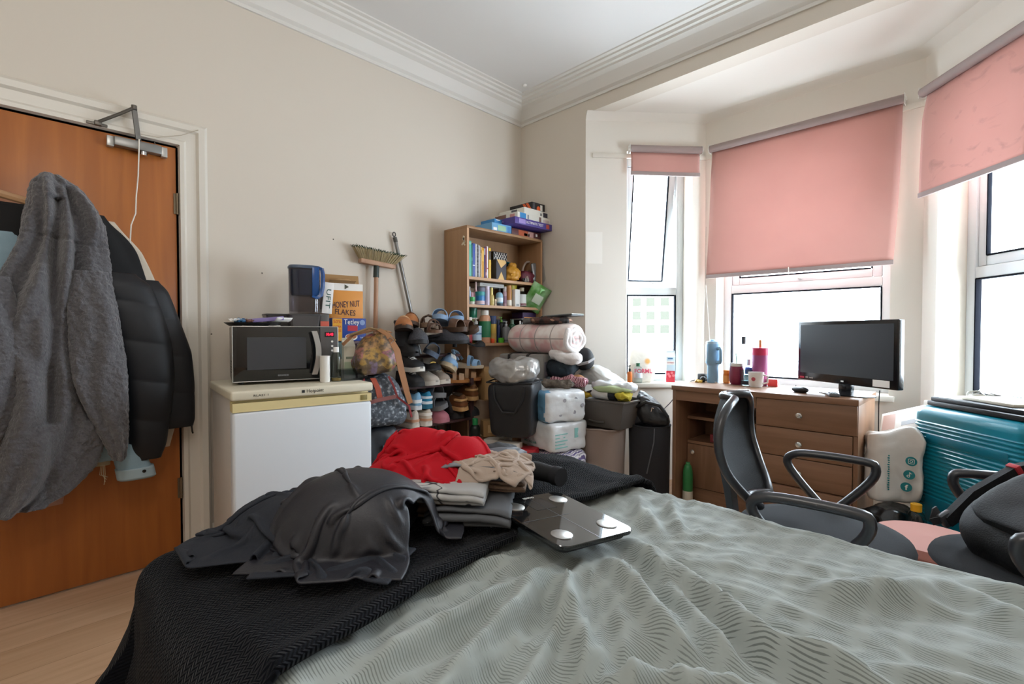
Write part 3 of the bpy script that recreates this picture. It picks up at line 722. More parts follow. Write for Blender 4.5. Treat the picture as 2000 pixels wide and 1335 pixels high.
# ---------------------------------------------------------------- office chairs
m_ch = M('scuffed black plastic', '#2a2b30', .32, spec=.7); m_chf = M('black seat fabric', '#1c1e22', .95, bump=(400, .2)); m_mesh = M('black mesh back', '#15171b', .8, bump=(600, .5))
m_gas = M('black gas lift', '#18181a', .35)
def office_chair(name, label, loc, rz, back=True, armw=.27):
    """faces local -y; arms left and right"""
    t = thing(name, label, 'office chair', loc, rz, 'office chairs')
    g = G(); prof = []
    g.lathe([(0, .455), (.17, .455), (.222, .462), (.238, .475), (.232, .488), (.19, .495), (.0, .492)], 40, sq=.98); g.obj('seat', m_chf, t, smooth=60)
    g = G(); g.lathe([(.0, .43), (.12, .43), (.2, .455), (0, .456)], 24); g.obj('seat_pan', m_ch, t)
    for s_ in (-1, 1):
        g = G(); X = s_ * armw; P_ = []
        tri = [(-.13, .635), (-.10, .652), (.05, .655), (.115, .645), (.135, .615), (.10, .56), (.03, .485), (.0, .468), (-.03, .485), (-.115, .585)]
        # rounded triangular loop
        n = len(tri); pts = []
        for i in range(n):
            p0, p1, p2, p3 = [tri[(i + k - 1) % n] for k in range(4)]
            for q in range(4):
                u = q / 4; c = [.5 * (2 * p1[k] + (p2[k] - p0[k]) * u + (2 * p0[k] - 5 * p1[k] + 4 * p2[k] - p3[k]) * u * u + (3 * p1[k] - p0[k] - 3 * p2[k] + p3[k]) * u ** 3) for k in (0, 1)]
                pts.append((X + s_ * .02 * math.sin((c[1] - .47) * 9), c[0], c[1]))
        g.tube(pts, .0145, 12, loop=True, flat=1.15); g.tube([(X, 0, .47), (s_ * .2, 0, .452), (s_ * .1, 0, .448)], .016, 8)
        g.obj('armrest', m_ch, t, smooth=70)
    G().lathe([(.045, .40), (.03, .36), (.027, .25), (.02, .24), (.02, .09), (.045, .07)], 16).obj('gas_lift', m_gas, t)
    for k in range(5):
        a = 2 * PI * k / 5 + .3; R_ = .215 / .27; c, s2 = math.cos(a), math.sin(a)
        g = G(); g.tube([(0.03 * c, .03 * s2, .10), (.12 * c, .12 * s2, .095), (.215 * c, .215 * s2, .07)], [.028, .02, .015], 8); l = g.obj('base_leg', m_ch, t)
        g = G(); g.lathe([(.024, -.02), (.026, 0), (.024, .02)], 14, mtx=Matrix.Translation((.215 * c, .215 * s2, .026)) @ Matrix.Rotation(a + PI / 2, 4, 'Z') @ Matrix.Rotation(PI / 2, 4, 'Y')); g.obj('castor', m_black, l)
    if back:
        # mesh back: rounded shield, curved round the sitter, leaning back
        def bp(u, v):
            z = .545 + .345 * v; hw = float(np.interp(v, [0, .06, .15, .35, .6, .78, .88, .95, 1], [.07, .105, .15, .20, .215, .20, .172, .125, .06]))
            x = hw * (2 * u - 1); y = .225 + .06 * v + .05 * math.sin(v * PI) * 1 - .055 * (2 * u - 1) ** 2
            return (x, y - .02 * (1 - v), z)
        G().grid(lambda u, v: bp(u, .02 + .96 * v), 24, 24).obj('mesh_back', m_mesh, t, smooth=180, solid=.006)
        loop = [bp(0, .02 + .96 * q / 16) for q in range(17)] + [bp(q / 8, .98) for q in range(1, 8)] + [bp(1, .98 - .96 * q / 16) for q in range(17)] + [bp(1 - q / 8, .02) for q in range(1, 8)]
        G().tube(loop, .014, 10, loop=True).obj('back_frame', m_ch, t, smooth=70)
        g = G(); g.ribbon([(0, .10, .44), (0, .20, .44), (0, .25, .47), (0, .262, .56), (0, .285, .66)], [.06, .06, .065, .07, .05], .022, side=(1, 0, 0)); g.obj('back_bracket', m_ch, t, smooth=50)
    return t
office_chair('office_chair', 'black office chair with mesh back pulled up in front of the walnut desk', (2.402, -1.16, 0), 90 + 7, armw=.28)
# ---------------------------------------------------------------- where a spot of the photo meets a real plane of the room
def at(u, v, x=None, y=None, z=None):
    a, b = (u - 1000) / 945, (667.5 - v) / 945; p = math.radians(1.18); q = math.sqrt(.5)
    f = math.cos(p) + b * math.sin(p); r = (q * (a - f), q * (a + f), -math.sin(p) + b * math.cos(p)); c = (2.778, -2.886, 1.1)
    t = (x - c[0]) / r[0] if x is not None else (y - c[1]) / r[1] if y is not None else (z - c[2]) / r[2]
    return Vector(tuple(c[i] + t * r[i] for i in range(3)))
def K(hexs, rough=.5, **k): return M('colour ' + hexs + ' %.2f' % rough + ''.join(sorted(k)), hexs, rough, **k)

def soft(w, d, h, k=5, amp=.01, fq=8, seed=0, n=14, ridge=0, flat=True, fn=None):
    """a stuffed or wrapped box standing on z=0"""
    bm = bmesh.new(); bmesh.ops.create_cube(bm, size=2); bmesh.ops.subdivide_edges(bm, edges=bm.edges[:], cuts=n, use_grid_fill=True)
    for v in bm.verts:
        p = v.co; nn = (abs(p.x) ** k + abs(p.y) ** k + abs(p.z) ** k) ** (1 / k); q = p / nn
        r = Vector((q.x * w / 2, q.y * d / 2, q.z * h / 2)); e = fr(r.x, r.y, r.z, fq, seed, 3) * amp
        if ridge: e += ridge * max(0, .35 - abs(noise.noise(r * fq * 1.7 + Vector((seed, 0, 3)))) * 1.6)
        dr_ = Vector((q.x / w, q.y / d, q.z / h)).normalized(); r += dr_ * e
        if fn: r = fn(r)
        r.z += h / 2
        if flat and r.z < .004: r.z = .0
        v.co = r
    return G().bm(bm)
def carton(name, label, cat, loc, rz, w, d, h, mat, panels=(), words=(), group=None, tilt=None, bev=.0015):
    """a printed box; panels (face, x0, z0, x1, z1, material[, part name]) lie on face f(ront) l(eft) r(ight) t(op); words (face, text, size, x, z, material, width[, turn])"""
    t = thing(name, label, cat, loc, rz, group, rot=tilt); G().box(-w / 2, -d / 2, 0, w / 2, d / 2, h, bev).obj('carton', mat, t)
    e = .0006
    FM = {'f': Matrix.Translation((0, -d / 2 - e, 0)), 'r': Matrix.Translation((w / 2 + e, 0, 0)) @ Matrix.Rotation(PI / 2, 4, 'Z'), 'l': Matrix.Translation((-w / 2 - e, 0, 0)) @ Matrix.Rotation(-PI / 2, 4, 'Z'), 't': Matrix.Translation((0, 0, h + e)) @ Matrix.Rotation(-PI / 2, 4, 'X')}
    for p in panels:
        G().box(p[1], -.0004, p[2], p[3], .0004, p[4], mtx=FM[p[0]]).obj(p[6] if len(p) > 6 else 'printed_panel', p[5], t)
    for q in words:
        mt = FM[q[0]] @ Matrix.Translation((q[3], -.0008, q[4])) @ Matrix.Rotation(PI / 2, 4, 'X') @ Matrix.Rotation(math.radians(q[7] if len(q) > 7 else 0), 4, 'Z')
        o = text(q[1], q[2], q[5], t, (0, 0, 0), width=q[6]); o.matrix_local = mt
    return t
def bottle(name, label, loc, r, h, col, cap='#f0eeea', caph=.2, neck=.5, lab=None, group=None, clear=False, pump=None, sq=1, rz=0, shoulder=.12, liquid=None, lid=False, capr=None, cat='bottle'):
    t = thing(name, label, cat, loc, rz, group); ch = h * caph; b = h - ch; sh_ = h * shoulder; rn = r * neck
    bmat = clear_mat('clear plastic ' + col, col, .08) if clear else K(col, .35)
    prof = [(0, 0), (r * .9, 0), (r, .006), (r, b - sh_)] + [(rn + (r - rn) * math.cos(PI / 2 * q / 5), b - sh_ + sh_ * math.sin(PI / 2 * q / 5)) for q in range(1, 6)] + [(0, b)]
    G().lathe(prof, 20, sq=sq).obj('body', bmat, t, smooth=50)
    if liquid: G().lathe([(0, .004), (r * .93, .004), (r * .93, b * liquid[1]), (0, b * liquid[1])], 16, sq=sq).obj('liquid', K(liquid[0], .2), t)
    rc = capr * r if capr else rn * 1.08
    if pump:
        g = G(); g.lathe([(0, b), (rn * 1.05, b), (rn * 1.05, b + ch * .45), (rn * .3, b + ch * .5), (rn * .3, b + ch * .8), (rn * .8, b + ch * .82), (rn * .8, b + ch), (0, b + ch)], 14); g.box(-.005, -r * 1.1, b + ch * .84, .005, 0, b + ch * .98, .002); g.obj('pump', K(cap, .35), t)
    else: G().lathe([(0, b), (rc, b), (rc, b + ch * .94), (rc * .93, b + ch), (0, b + ch)], 18, sq=sq if rc > r * .9 else 1).obj('lid' if lid else 'cap', K(cap, .4), t)
    for l in (lab or ()):
        G().lathe([(r + .0006, b * l[0]), (r + .0006, b * l[1])], 20, sq=sq, ).obj('label_band', K(l[2], .5), t)
    return t

# ---------------------------------------------------------------- top of the bookcase
TZ = 1.819
def shelfbox(u0, u1, dx, z0, h, front, **k):
    """a box lying on the bookcase: front face x=front, from photo column u0 to u1"""
    v = 450; ya, yb = at(u0, v, x=front).y, at(u1, v, x=front).y
    return (front - dx / 2, (ya + yb) / 2, z0), yb - ya, h
m_pp = K('#4a3b86'); m_wb = K('#d9d6cc'); m_bb = K('#2f7fb8'); m_lb = K('#6ea6cf'); m_or = K('#c2603a'); m_bk_ = K('#1c1a1d', .45); m_org = K('#e0612d'); m_dkp = K('#3a3644')
m_wp = K('#efece6')
loc, w, h = shelfbox(961, 999, .23, TZ, .062, .235)
carton('game_box', 'light blue game box flat on the bookcase top, left end of the pile', 'box', loc, 90, w, .23, h, m_lb, [('f', -.04, .012, .04, .05, K('#9cc3a0')), ('f', .055, .008, .09, .052, K('#4d8ac2')), ('f', -.085, .01, -.05, .03, m_wp)], group='boxed games on the bookcase')
loc, w, h = shelfbox(1000, 1056, .22, TZ, .052, .24)
carton('game_box', 'orange and maroon game box at the bottom of the pile on the bookcase', 'box', loc, 90, w, .22, h, K('#5c2f2e'), [('f', -.09, .006, .01, .046, m_or), ('f', .015, .006, .075, .046, K('#b98d84')), ('f', -.03, .01, .03, .03, K('#cdb7a4')), ('f', .10, .02, .12, .04, m_wp)], group='boxed games on the bookcase')
loc, w, h = shelfbox(966, 980, .15, TZ + .063, .04, .20)
carton('game_box', 'small plain blue box tucked behind the purple jigsaw box', 'box', loc, 90, w, .15, h, m_bb, [('f', -.02, .03, .02, .036, m_wp)], group='boxed games on the bookcase')
loc, w, h = shelfbox(1006, 1080, .32, TZ + .063, .048, .33)
carton('jigsaw_box', 'purple jigsaw box sticking out over the bookcase front', 'box', loc, 90, w, .32, h, m_pp, [('f', -.17, .008, -.10, .04, K('#8f7fb8')), ('f', .13, .008, .165, .04, K('#c0503a'))], [('f', 'ULTIMATE TEST', .026, .0, .024, m_wp, .19), ('l', 'JIGSAW', .02, .0, .024, K('#a79cc8'), .09)], group='boxed games on the bookcase')
loc, w, h = shelfbox(1011, 1077, .30, TZ + .1115, .046, .31)
carton('game_box', 'white game box with a blue corner, second from the top', 'box', loc, 90, w, .30, h, m_wb, [('f', -.165, .002, -.10, .044, m_bb), ('f', -.085, .008, -.07, .038, K('#7a7f86')), ('f', .045, .005, .068, .042, K('#6d5248')), ('f', .09, .004, .16, .03, K('#c9b9b4')), ('l', -.09, .004, .03, .042, K('#7c5a4e')), ('l', .07, .008, .12, .036, K('#c98f8b'))], group='boxed games on the bookcase')
loc, w, h = shelfbox(1024, 1079, .27, TZ + .158, .052, .29)
carton('game_box', 'plain white game box with small pictures, under the black one', 'box', loc, 90, w, .27, h, m_wb, [('f', .05, .008, .10, .044, m_dkp), ('f', .015, .014, .035, .034, K('#77756f')), ('l', .0, .010, .06, .046, K('#55565c'))], group='boxed games on the bookcase')
loc, w, h = shelfbox(1039, 1064, .24, TZ + .2105, .066, .26)
t = carton('game_box', 'black game box with orange stripes, topmost on the bookcase', 'box', loc, 90, w, .24, h, m_bk_, [('f', .02, .012, .045, .055, m_wp), ('f', -.06, .004, -.045, .06, K('#56545a')), ('l', -.1, .02, .0, .026, K('#8a8078')), ('l', -.1, .035, .0, .04, K('#8a8078'))], group='boxed games on the bookcase')
for q in (0, .035):
    G().prism([(.02 + q, .062), (.045 + q, .062), (.085 + q, .004), (.06 + q, .004)], -w / 2 - .0012, -w / 2 - .0002, axis='x', mtx=Matrix.Rotation(0, 4, 'X') @ Matrix.Scale(-1, 4, (0, 1, 0))).obj('orange_stripe', m_org, t)
G().lathe([(0, 0), (.02, 0), (.02, .001), (0, .001)], 20, mtx=RX(90, (0, -.12, .022))).obj('orange_ring', m_org, t)

# ---------------------------------------------------------------- books on the first shelf
SZ1, SZ2, SZ3 = 1.4765, 1.2885, 1.0225
def book(u0, u1, v, col, label, spine=None, front=.225, dep=.17, kind='book', z=SZ1):
    y0, y1 = at(u0, 510, x=front).y, at(u1, 510, x=front).y; h = at((u0 + u1) / 2, v, x=front).z - z; w = y1 - y0 - .0008
    t = thing(kind, label, kind, (front - dep / 2, (y0 + y1) / 2, z), 90, 'books and files on the top shelf')
    g = G(); g.box(-w / 2, -dep / 2, 0, -w / 2 + .0016, dep / 2, h); g.box(w / 2 - .0016, -dep / 2, 0, w / 2, dep / 2, h); g.box(-w / 2, -dep / 2 - .001, 0, w / 2, -dep / 2 + .002, h, .0008); g.obj('cover', K(col, .5), t)
    G().box(-w / 2 + .0017, -dep / 2 + .0021, .003, w / 2 - .0017, dep / 2 - .004, h - .004).obj('pages', K('#e4dfd3', .8), t)
    if spine == 'spiral':
        g = G()
        for k in range(int(h / .0085)): z_ = .005 + k * .0085; g.tube([(w * .5 * math.cos(a), -dep / 2 - .004 + .005 * math.sin(a), z_) for a in [PI * q / 4 for q in range(9)]], .0011, 5)
        g.obj('spiral_binding', K('#d8d8d6', .3), t)
    elif spine: G().box(-w / 2 + .001, -dep / 2 - .0018, h * spine[0], w / 2 - .001, -dep / 2 - .0008, h * spine[1]).obj('spine_label', K(spine[2], .5), t)
    return t
book(914.8, 920.6, 470, '#4fae9b', 'thick turquoise ring binder, first on the left of the shelf', (.9, .96, '#7cc7b6'))
book(920.8, 922.9, 477, '#2f6b5d', 'thin dark green folder beside the turquoise binder', (.5, .6, '#5a9a88'))
book(923.0, 927.9, 475, '#3f57a8', 'royal blue hardback book, third from the left on the shelf', (.34, .37, '#c8d2e8'))
book(928.1, 931, 476, '#dcdcda', 'white spiral notebook beside the royal blue book', 'spiral')
book(931.2, 934.6, 477, '#25252a', 'black spiral notebook with white coil', 'spiral')
book(934.8, 937.4, 479, '#cfcbd6', 'pale lilac spiral notebook right of the black one', 'spiral')
book(938.6, 940.6, 482, '#d7bf9c', 'thin cream paperback left of the mustard book', (.8, .9, '#b48f5a'))
book(940.8, 945, 483, '#d39a2c', 'mustard yellow paperback in the middle of the row', (.55, .9, '#e2b558'))
book(945.4, 947.8, 482, '#4b3f6b', 'dark purple paperback with white top label', (.75, .95, '#d8d4da'))
book(948, 950.4, 481.5, '#7d2438', 'maroon paperback between purple and white spines', (.1, .2, '#c98f98'))
book(950.6, 953.2, 481, '#e3e1de', 'slim white paperback left of the yellow patterned book', (.3, .34, '#a33a4c'))
book(954.4, 959, 484, '#d8ae3c', 'yellow book with dark dotted spine, last of the row', (.62, .9, '#3a2d18'))
# a leaning sheet in front of the turquoise binder, a blue pompom on the books
p = at(916, 466, x=.226)
t = tag(G().prism([(-.012, 0), (.014, 0), (-.010, .11)], -.0006, .0006, mtx=RZ(90, (.2275, p.y - .003, p.z - .035)), axis='y').obj('paper', m_wp, None, smooth=0), 'white paper corner standing up behind the turquoise binder', 'paper')
t.location.x -= .02
p = at(938.5, 477.5, x=.20)
t = thing('pompom_hat', 'dark teal hat with a bright blue pompom lying on the books', 'hat', (.17, p.y, 1.652))
soft(.10, .075, .03, 2.2, .004, 20, 3, 8).obj('hat_body', K('#1d4a60', .9, bump=(90, .8)), t)
soft(.042, .042, .04, 2, .006, 60, 5, 10).obj('pompom', K('#1f6fc0', .95, bump=(120, 1)), t, loc=(.03, .008, -.005))
# ornaments on the same shelf
m_gold = K('#c9a56a', .4, metal=.3); m_slate = K('#3c3a40', .6)
def yb(u, x=.22): return at(u, 520, x=x).y
y = (yb(967.5) + yb(987.3)) / 2
t = thing('gift_box', 'slate grey faceted box with gold triangles on the front', 'box', (.175, y, SZ1), 90, 'ornaments on the top shelf')
gw = (yb(987.3) - yb(967.5)) / 2
G().box(-gw, -.055, 0, gw, .055, .148, .003).obj('body', m_slate, t)
for tri in (((-.035, .001), (.03, .001), (-.002, .062)), ((-gw + .004, .147), (gw - .012, .146), (gw - .003, .128), (-.004, .088)), ):
    G().prism(tri, -.0565, -.0549, axis='y').obj('gold_triangle', m_gold, t)
y = (yb(960, .12) + yb(985, .12)) / 2
t = carton('storage_box', 'black box standing behind the grey and gold box', 'box', (.10, y, SZ1), 90, .13, .10, .152, m_bk_, [('f', -.065, .147, .065, .151, K('#9dae4a'))], group='ornaments on the top shelf')
t2_ = thing('storage_box', 'black box with white diagonal line pattern on the upper shelf', 'box', (.115, (yb(961, .14) + yb(984, .14)) / 2, SZ1 + .1545), 90, 'ornaments on the top shelf')
G().box(-.07, -.05, 0, .07, .05, .062, .002).obj('body', m_bk_, t2_)
g = G()
for k in range(5):
    for a in (-35, 35): g.box(-.0014, -.0004, -.032, .0014, .0004, .032, mtx=Matrix.Translation((-.045 + k * .024, -.0506, .031)) @ Matrix.Rotation(math.radians(a), 4, 'Y'))
g.obj('white_pattern', m_wp, t2_)
t = thing('mug', 'turquoise round mug tipped over beside the patterned box', 'mug', (.15, yb(990.5, .15), SZ1 + .105), rot=(math.radians(65), math.radians(20), math.radians(40)), group='ornaments on the top shelf')
G().lathe([(0, -.05), (.028, -.05), (.043, -.03), (.045, 0), (.04, .03), (.036, .032), (.040, 0), (.038, -.028), (0, -.044)], 24).obj('body', K('#3fa0b4', .25), t)
G().tube([(.04, 0, .02), (.062, 0, .015), (.064, 0, -.015), (.042, 0, -.025)], .005, 8).obj('handle', K('#2f8296', .25), t)
y = (yb(993) + yb(1014.5)) / 2
t = thing('pouch', 'crumpled mustard gold fabric pouch tied at the top', 'bag', (.19, y, SZ1), 0, 'ornaments on the top shelf')
def pou(r): f = 1 - .55 * max(0, (r.z + .0) / .062) ** 2; return Vector((r.x * f, r.y * f, r.z))
soft(.11, .125, .125, 2.6, .016, 16, 4, 14, .012, fn=pou).obj('cloth', K('#c28a2a', .45), t, smooth=180)
G().tube([(.052, -.05, .04), (.04, -.02, .085), (.02, .03, .112)], .005, 6).obj('ribbon', K('#d8a443', .4), t)
soft(.045, .07, .035, 2, .012, 30, 2, 8, .01).obj('ruffle', K('#c28a2a', .45), t, loc=(0, .012, .108))
y = yb(1032)
t = thing('headband', 'beige padded headband standing as an arch on the shelf', 'headband', (.14, yb(1033, .14), SZ1 + .002), 90, 'ornaments on the top shelf')
G().tube([(.085 * math.cos(a) * (1.0 if a < PI / 2 else .95), 0, .045 + .135 * max(0, math.sin(a)) ** .9 - (.045 if k in (0, 20) else 0)) for k, a in enumerate([PI * q / 20 for q in range(21)])], .0085, 8).obj('band', K('#a08c7c', .8), t)
t = thing('wash_bag', 'dark red wash bag at the right of the top shelf', 'bag', (.165, yb(1030, .18), SZ1), 90, 'ornaments on the top shelf')
soft(.16, .10, .105, 3.2, .012, 12, 8, 12, .008).obj('cloth', K('#611a2c', .55), t)
G().tube([(-.06, -.035, .075), (0, -.04, .104), (.06, -.035, .08)], .003, 6).obj('zip', K('#2c1018', .4), t)
t = thing('hair_clip', 'black and chrome hair clip in front of the dark red bag', 'clip', (.235, yb(1026, .235), SZ1), 90, 'ornaments on the top shelf')
soft(.075, .03, .035, 2.4, .008, 30, 2, 8).obj('claw', K('#17151a', .3), t)
for q in (-1, 0, 1): G().tube([(q * .02, -.017, .006), (q * .015, -.018, .03), (q * .008 + .008, -.008, .05)], .003, 6).obj('chrome_prong', m_chrome, t)
t = thing('hand_mirror', 'silver grey mirror case leaning at the right end of the shelf', 'mirror', (.20, yb(1045, .2), SZ1), rot=(math.radians(0), math.radians(-6), math.radians(78)), group='ornaments on the top shelf')
G().box(-.024, -.012, .02, .024, .012, .165, .01, seg=3).obj('case', K('#8b8d90', .25, metal=.6), t)
G().box(-.02, -.0135, 0, .02, .0135, .03, .004).obj('base', m_black, t)
t = thing('plastic_bag', 'clear plastic bag hanging over the right end of the shelf', 'bag', (.20, yb(1055, .2) - .012, SZ1), 90, 'ornaments on the top shelf')
soft(.035, .12, .16, 3, .012, 14, 11, 10, .01).obj('film', clear_mat('thin film', '#e6e6e6', .15), t)

# ---------------------------------------------------------------- second shelf: toiletries
def sb(u0, u1, x): a, b = at(u0, 590, x=x), at(u1, 590, x=x); return (a.y + b.y) / 2, abs(b.y - a.y) / 2
def zz(u, v, x): return at(u, v, x=x).z
GB = 'toiletries on the middle shelf'
def tb(nm, lbl, z0, u0, u1, v, x, col, **k):
    y, r = sb(u0, u1, x); return bottle(nm, lbl, (x - min(r, .03), y, z0), r * .97, max(.03, zz((u0 + u1) / 2, v, x) - z0), col, **k)
def z2(zx): return 900 + zx * .11236
def v2(zy): return 540 + zy * .11236
tb('lotion_bottle', 'pale blue lotion bottle at the left end of the middle shelf', SZ2, z2(147), z2(186), v2(172), .235, '#a9c3dc', cap='#dfe6ee', lab=[(.3, .6, '#7d9cc4')], group=GB)
tb('cream_tub', 'small tub with a green lid in the left corner of the middle shelf', SZ2, z2(187), z2(268), v2(352), .252, '#d8dcd2', cap='#3fa85a', caph=.6, neck=.95, shoulder=.04, lid=True, group=GB, cat='tub')
t = carton('tissue_pack', 'pink wrapped pack standing behind the green lid', 'pack', (.175, sb(z2(195), z2(250), .19)[0], SZ2), 90, .045, .04, .088, K('#dba9b4'), [('f', -.015, .03, .015, .06, K('#eacbd0'))], group=GB)
tb('nail_polish', 'slender pink bottle with a tall pale pink cap', SZ2, z2(258), z2(300), v2(90), .20, '#d9a3ac', cap='#e8d0ce', caph=.35, neck=.55, group=GB)
y, r = sb(z2(315), z2(448), .15)
t = bottle('tin', 'grey and white floral tin behind the teal jar', (.12, y, SZ2), r, zz(z2(380), v2(105), .15) - SZ2, '#b9b8c4', cap='#cfccd8', caph=.16, neck=.98, shoulder=.02, lid=True, lab=[(.1, .95, '#9d9cae')], group=GB, cat='tin')
t = tb('jar', 'dark blue jar with a teal screw lid', SZ2, z2(318), z2(448), v2(258), .24, '#2378b4', cap='#2d9093', caph=.3, neck=.95, shoulder=.06, lab=[(.1, .45, '#d9c3cc')], lid=True, group=GB, cat='jar')
tb('hand_cream', 'lilac tube of hand cream standing on its cap', SZ2, z2(458), z2(520), v2(165), .235, '#cdbfd6', cap='#d8cfe0', caph=.15, neck=.9, group=GB)
tb('perfume_bottle', 'gold perfume bottle with a round stopper', SZ2, z2(533), z2(600), v2(190), .235, '#c4b067', cap='#d9c878', caph=.38, neck=.4, capr=.55, group=GB)
carton('soap_box', 'small beige soap box between gold and blue bottles', 'box', (.20, sb(z2(600), z2(662), .22)[0], SZ2), 90, .034, .03, .048, K('#c9b79c'), [('f', -.012, .012, .012, .034, K('#8a6f54'))], group=GB)
tb('sun_lotion', 'sky blue squat bottle with a black cap', SZ2, z2(667), z2(765), v2(200), .24, '#86b3cb', cap='#23262c', caph=.22, neck=.3, shoulder=.25, lab=[(.0, .2, '#2a3b4a'), (.3, .6, '#d7e2ea')], group=GB)
tb('deodorant', 'pink and white spray can behind the copper tube', SZ2, z2(768), z2(830), v2(170), .21, '#d5b3bd', cap='#efe9ea', caph=.25, neck=.8, lab=[(.2, .7, '#a9859a')], group=GB)
tb('face_cream', 'copper coloured tube with a white label', SZ2, z2(838), z2(905), v2(150), .235, '#b5763f', cap='#c58c54', caph=.12, neck=.9, lab=[(.05, .35, '#e6dfd2')], group=GB)
y, r = sb(z2(832), z2(1000), .15)
bottle('tin', 'yellow lidded tin behind the white carton', (.11, y, SZ2), r, zz(z2(915), v2(105), .13) - SZ2, '#d6ccb0', cap='#d0bf3d', caph=.3, neck=.99, shoulder=.01, lid=True, lab=[(.5, .9, '#c8b84c')], group=GB, cat='tin')
carton('medicine_box', 'white upright carton with a barcode near the shelf edge', 'box', (.225, sb(z2(942), z2(1028), .24)[0], SZ2), 90, sb(z2(942), z2(1028), .24)[1] * 2, .035, zz(z2(985), v2(220), .24) - SZ2, K('#e2e2df'), [('f', -.014, .006, .014, .022, K('#9aa0a2'))], group=GB)
tb('syrup_bottle', 'clear bottle with a white label and red corner', SZ2, z2(1045), z2(1165), v2(190), .225, '#cfe0d4', cap='#b7b09a', caph=.18, neck=.5, clear=True, lab=[(.08, .8, '#dfe3e0'), (.1, .25, '#b8485a')], group=GB)
y0_, y1_ = at(z2(310), 545, x=.2).y, at(z2(728), 545, x=.2).y
carton('flat_box', 'flat grey box lying across the tins of the middle shelf', 'box', (.135, (y0_ + y1_) / 2, 1.422), 90, y1_ - y0_, .16, .026, K('#a7a6a2'), [('f', -.09, .011, .09, .013, K('#6f6e6b'))], group=GB)
def crisp(name, label, loc, w, h, col, rot, band='#e8e4d8', seed=1):
    t = thing(name, label, 'packet', loc, rot=rot)
    def f(u, v):
        e = math.sin(PI * u) * math.sin(PI * v); 
        return ((u - .5) * w * (1 - .06 * math.sin(PI * v)), 0, (v - .5) * h), e
    for s_, nm in ((-1, 'front_film'), (1, 'back_film')):
        def q(u, v): p, e = f(u, v); return (p[0], s_ * (.03 * e ** .6 + .008 * fr(u * 3, v * 3, s_, 1.5, seed, 3) * min(1, e * 3)), p[2])
        G().grid(q, 18, 22).obj(nm, col, t, smooth=180)
    return t
m_crisp = M('green foil packet', '#4c8a2f', .3, metal=.2, var=(14, '#8fae86', .3))
t = crisp('crisp_packet', 'shiny green crisp packet hanging over the edge of the middle shelf', (.262, sb(z2(1200), z2(1440), .26)[0] - .01, 1.365), .17, .21, m_crisp, (math.radians(18), math.radians(26), math.radians(70)))
G().box(-.035, -.034, -.04, .04, -.031, .03, .001).obj('label_patch', K('#b9c2ae', .4), t)
# ---------------------------------------------------------------- third shelf
GC = 'bottles on the lower shelf'
tb('shampoo_bottle', 'red bottle with a white cap at the left end of the lower shelf', SZ3, z2(140), z2(222), v2(702), .24, '#8c1f26', cap='#efece8', caph=.18, neck=.9, shoulder=.04, lab=[(.1, .7, '#a5343a')], group=GC)
tb('shower_gel', 'olive bottle standing behind the red one', SZ3, z2(190), z2(270), v2(690), .17, '#8b8a2a', cap='#6f7a1e', group=GC)
y, r = sb(z2(145), z2(278), .15)
bottle('cream_tub', 'green plastic tub stacked on the olive bottle', (.14, y, SZ3 + .175), r, zz(z2(210), v2(512), .15) - SZ3 - .175, '#1f7a5c', cap='#186650', caph=.4, neck=.98, shoulder=.2, lid=True, clear=False, group=GC, cat='tub')
tb('mouthwash_bottle', 'clear bottle with a pump and pale blue label', SZ3, z2(232), z2(388), v2(712), .235, '#cfe0ea', cap='#c8c6c0', caph=.25, neck=.35, clear=True, pump=True, lab=[(.15, .9, '#bcd3e6'), (.45, .52, '#3a78b8')], group=GC)
tb('body_wash', 'large peach bottle with a green label and white cap', SZ3, z2(388), z2(545), v2(582), .232, '#cf9a79', cap='#ece8e2', caph=.15, neck=.62, shoulder=.16, lab=[(.2, .78, '#1f6e45')], group=GC)
tb('bath_oil', 'tall yellow bath oil bottle with a navy cap', SZ3, z2(552), z2(650), v2(680), .235, '#c7a94e', cap='#243a66', caph=.3, neck=.9, shoulder=.03, lab=[(.1, .5, '#b59a52')], group=GC)
tb('shampoo_bottle', 'navy blue bottle right of the yellow oil', SZ3, z2(652), z2(700), v2(760), .23, '#1d2f5c', cap='#16244a', group=GC)
tb('hair_spray', 'black pump bottle with a lime green lever', SZ3, z2(700), z2(782), v2(700), .20, '#1a1c1d', cap='#6aa63a', caph=.2, pump=True, neck=.4, group=GC)
tb('cup', 'lime green plastic cup at the edge of the lower shelf', SZ3, z2(697), z2(780), v2(1062), .255, '#58b52f', cap='#4ca428', caph=.1, neck=1.0, shoulder=.02, group=GC, cat='cup')
tb('soap_dispenser', 'silver grey soap pump bottle', SZ3, z2(785), z2(888), v2(772), .24, '#8a8c90', cap='#b9babd', caph=.25, neck=.35, pump=True, shoulder=.1, lab=[(.1, .18, '#5c5e62')], group=GC)
tb('shampoo_bottle', 'dark green bottle next to the silver pump', SZ3, z2(892), z2(985), v2(742), .22, '#2c5a40', cap='#5d7a6a', caph=.2, neck=.45, group=GC)
tb('bottle_cap', 'bright orange bottle cap lying at the shelf front', SZ3, z2(552), z2(602), v2(1130), .255, '#e2582a', cap='#e2582a', caph=.3, neck=.98, group=GC, cat='cap')
tb('roll_on', 'small white roll-on behind the rolled blanket', SZ3, z2(1030), z2(1072), v2(765), .21, '#d6d6d2', cap='#efefec', group=GC)
y0_, y1_ = at(z2(1045), 610, x=.2).y, at(z2(1345), 610, x=.2).y
t = thing('storage_tub', 'clear grey lidded storage tub at the back of the lower shelf', 'tub', (.15, (y0_ + y1_) / 2, SZ3), 90)
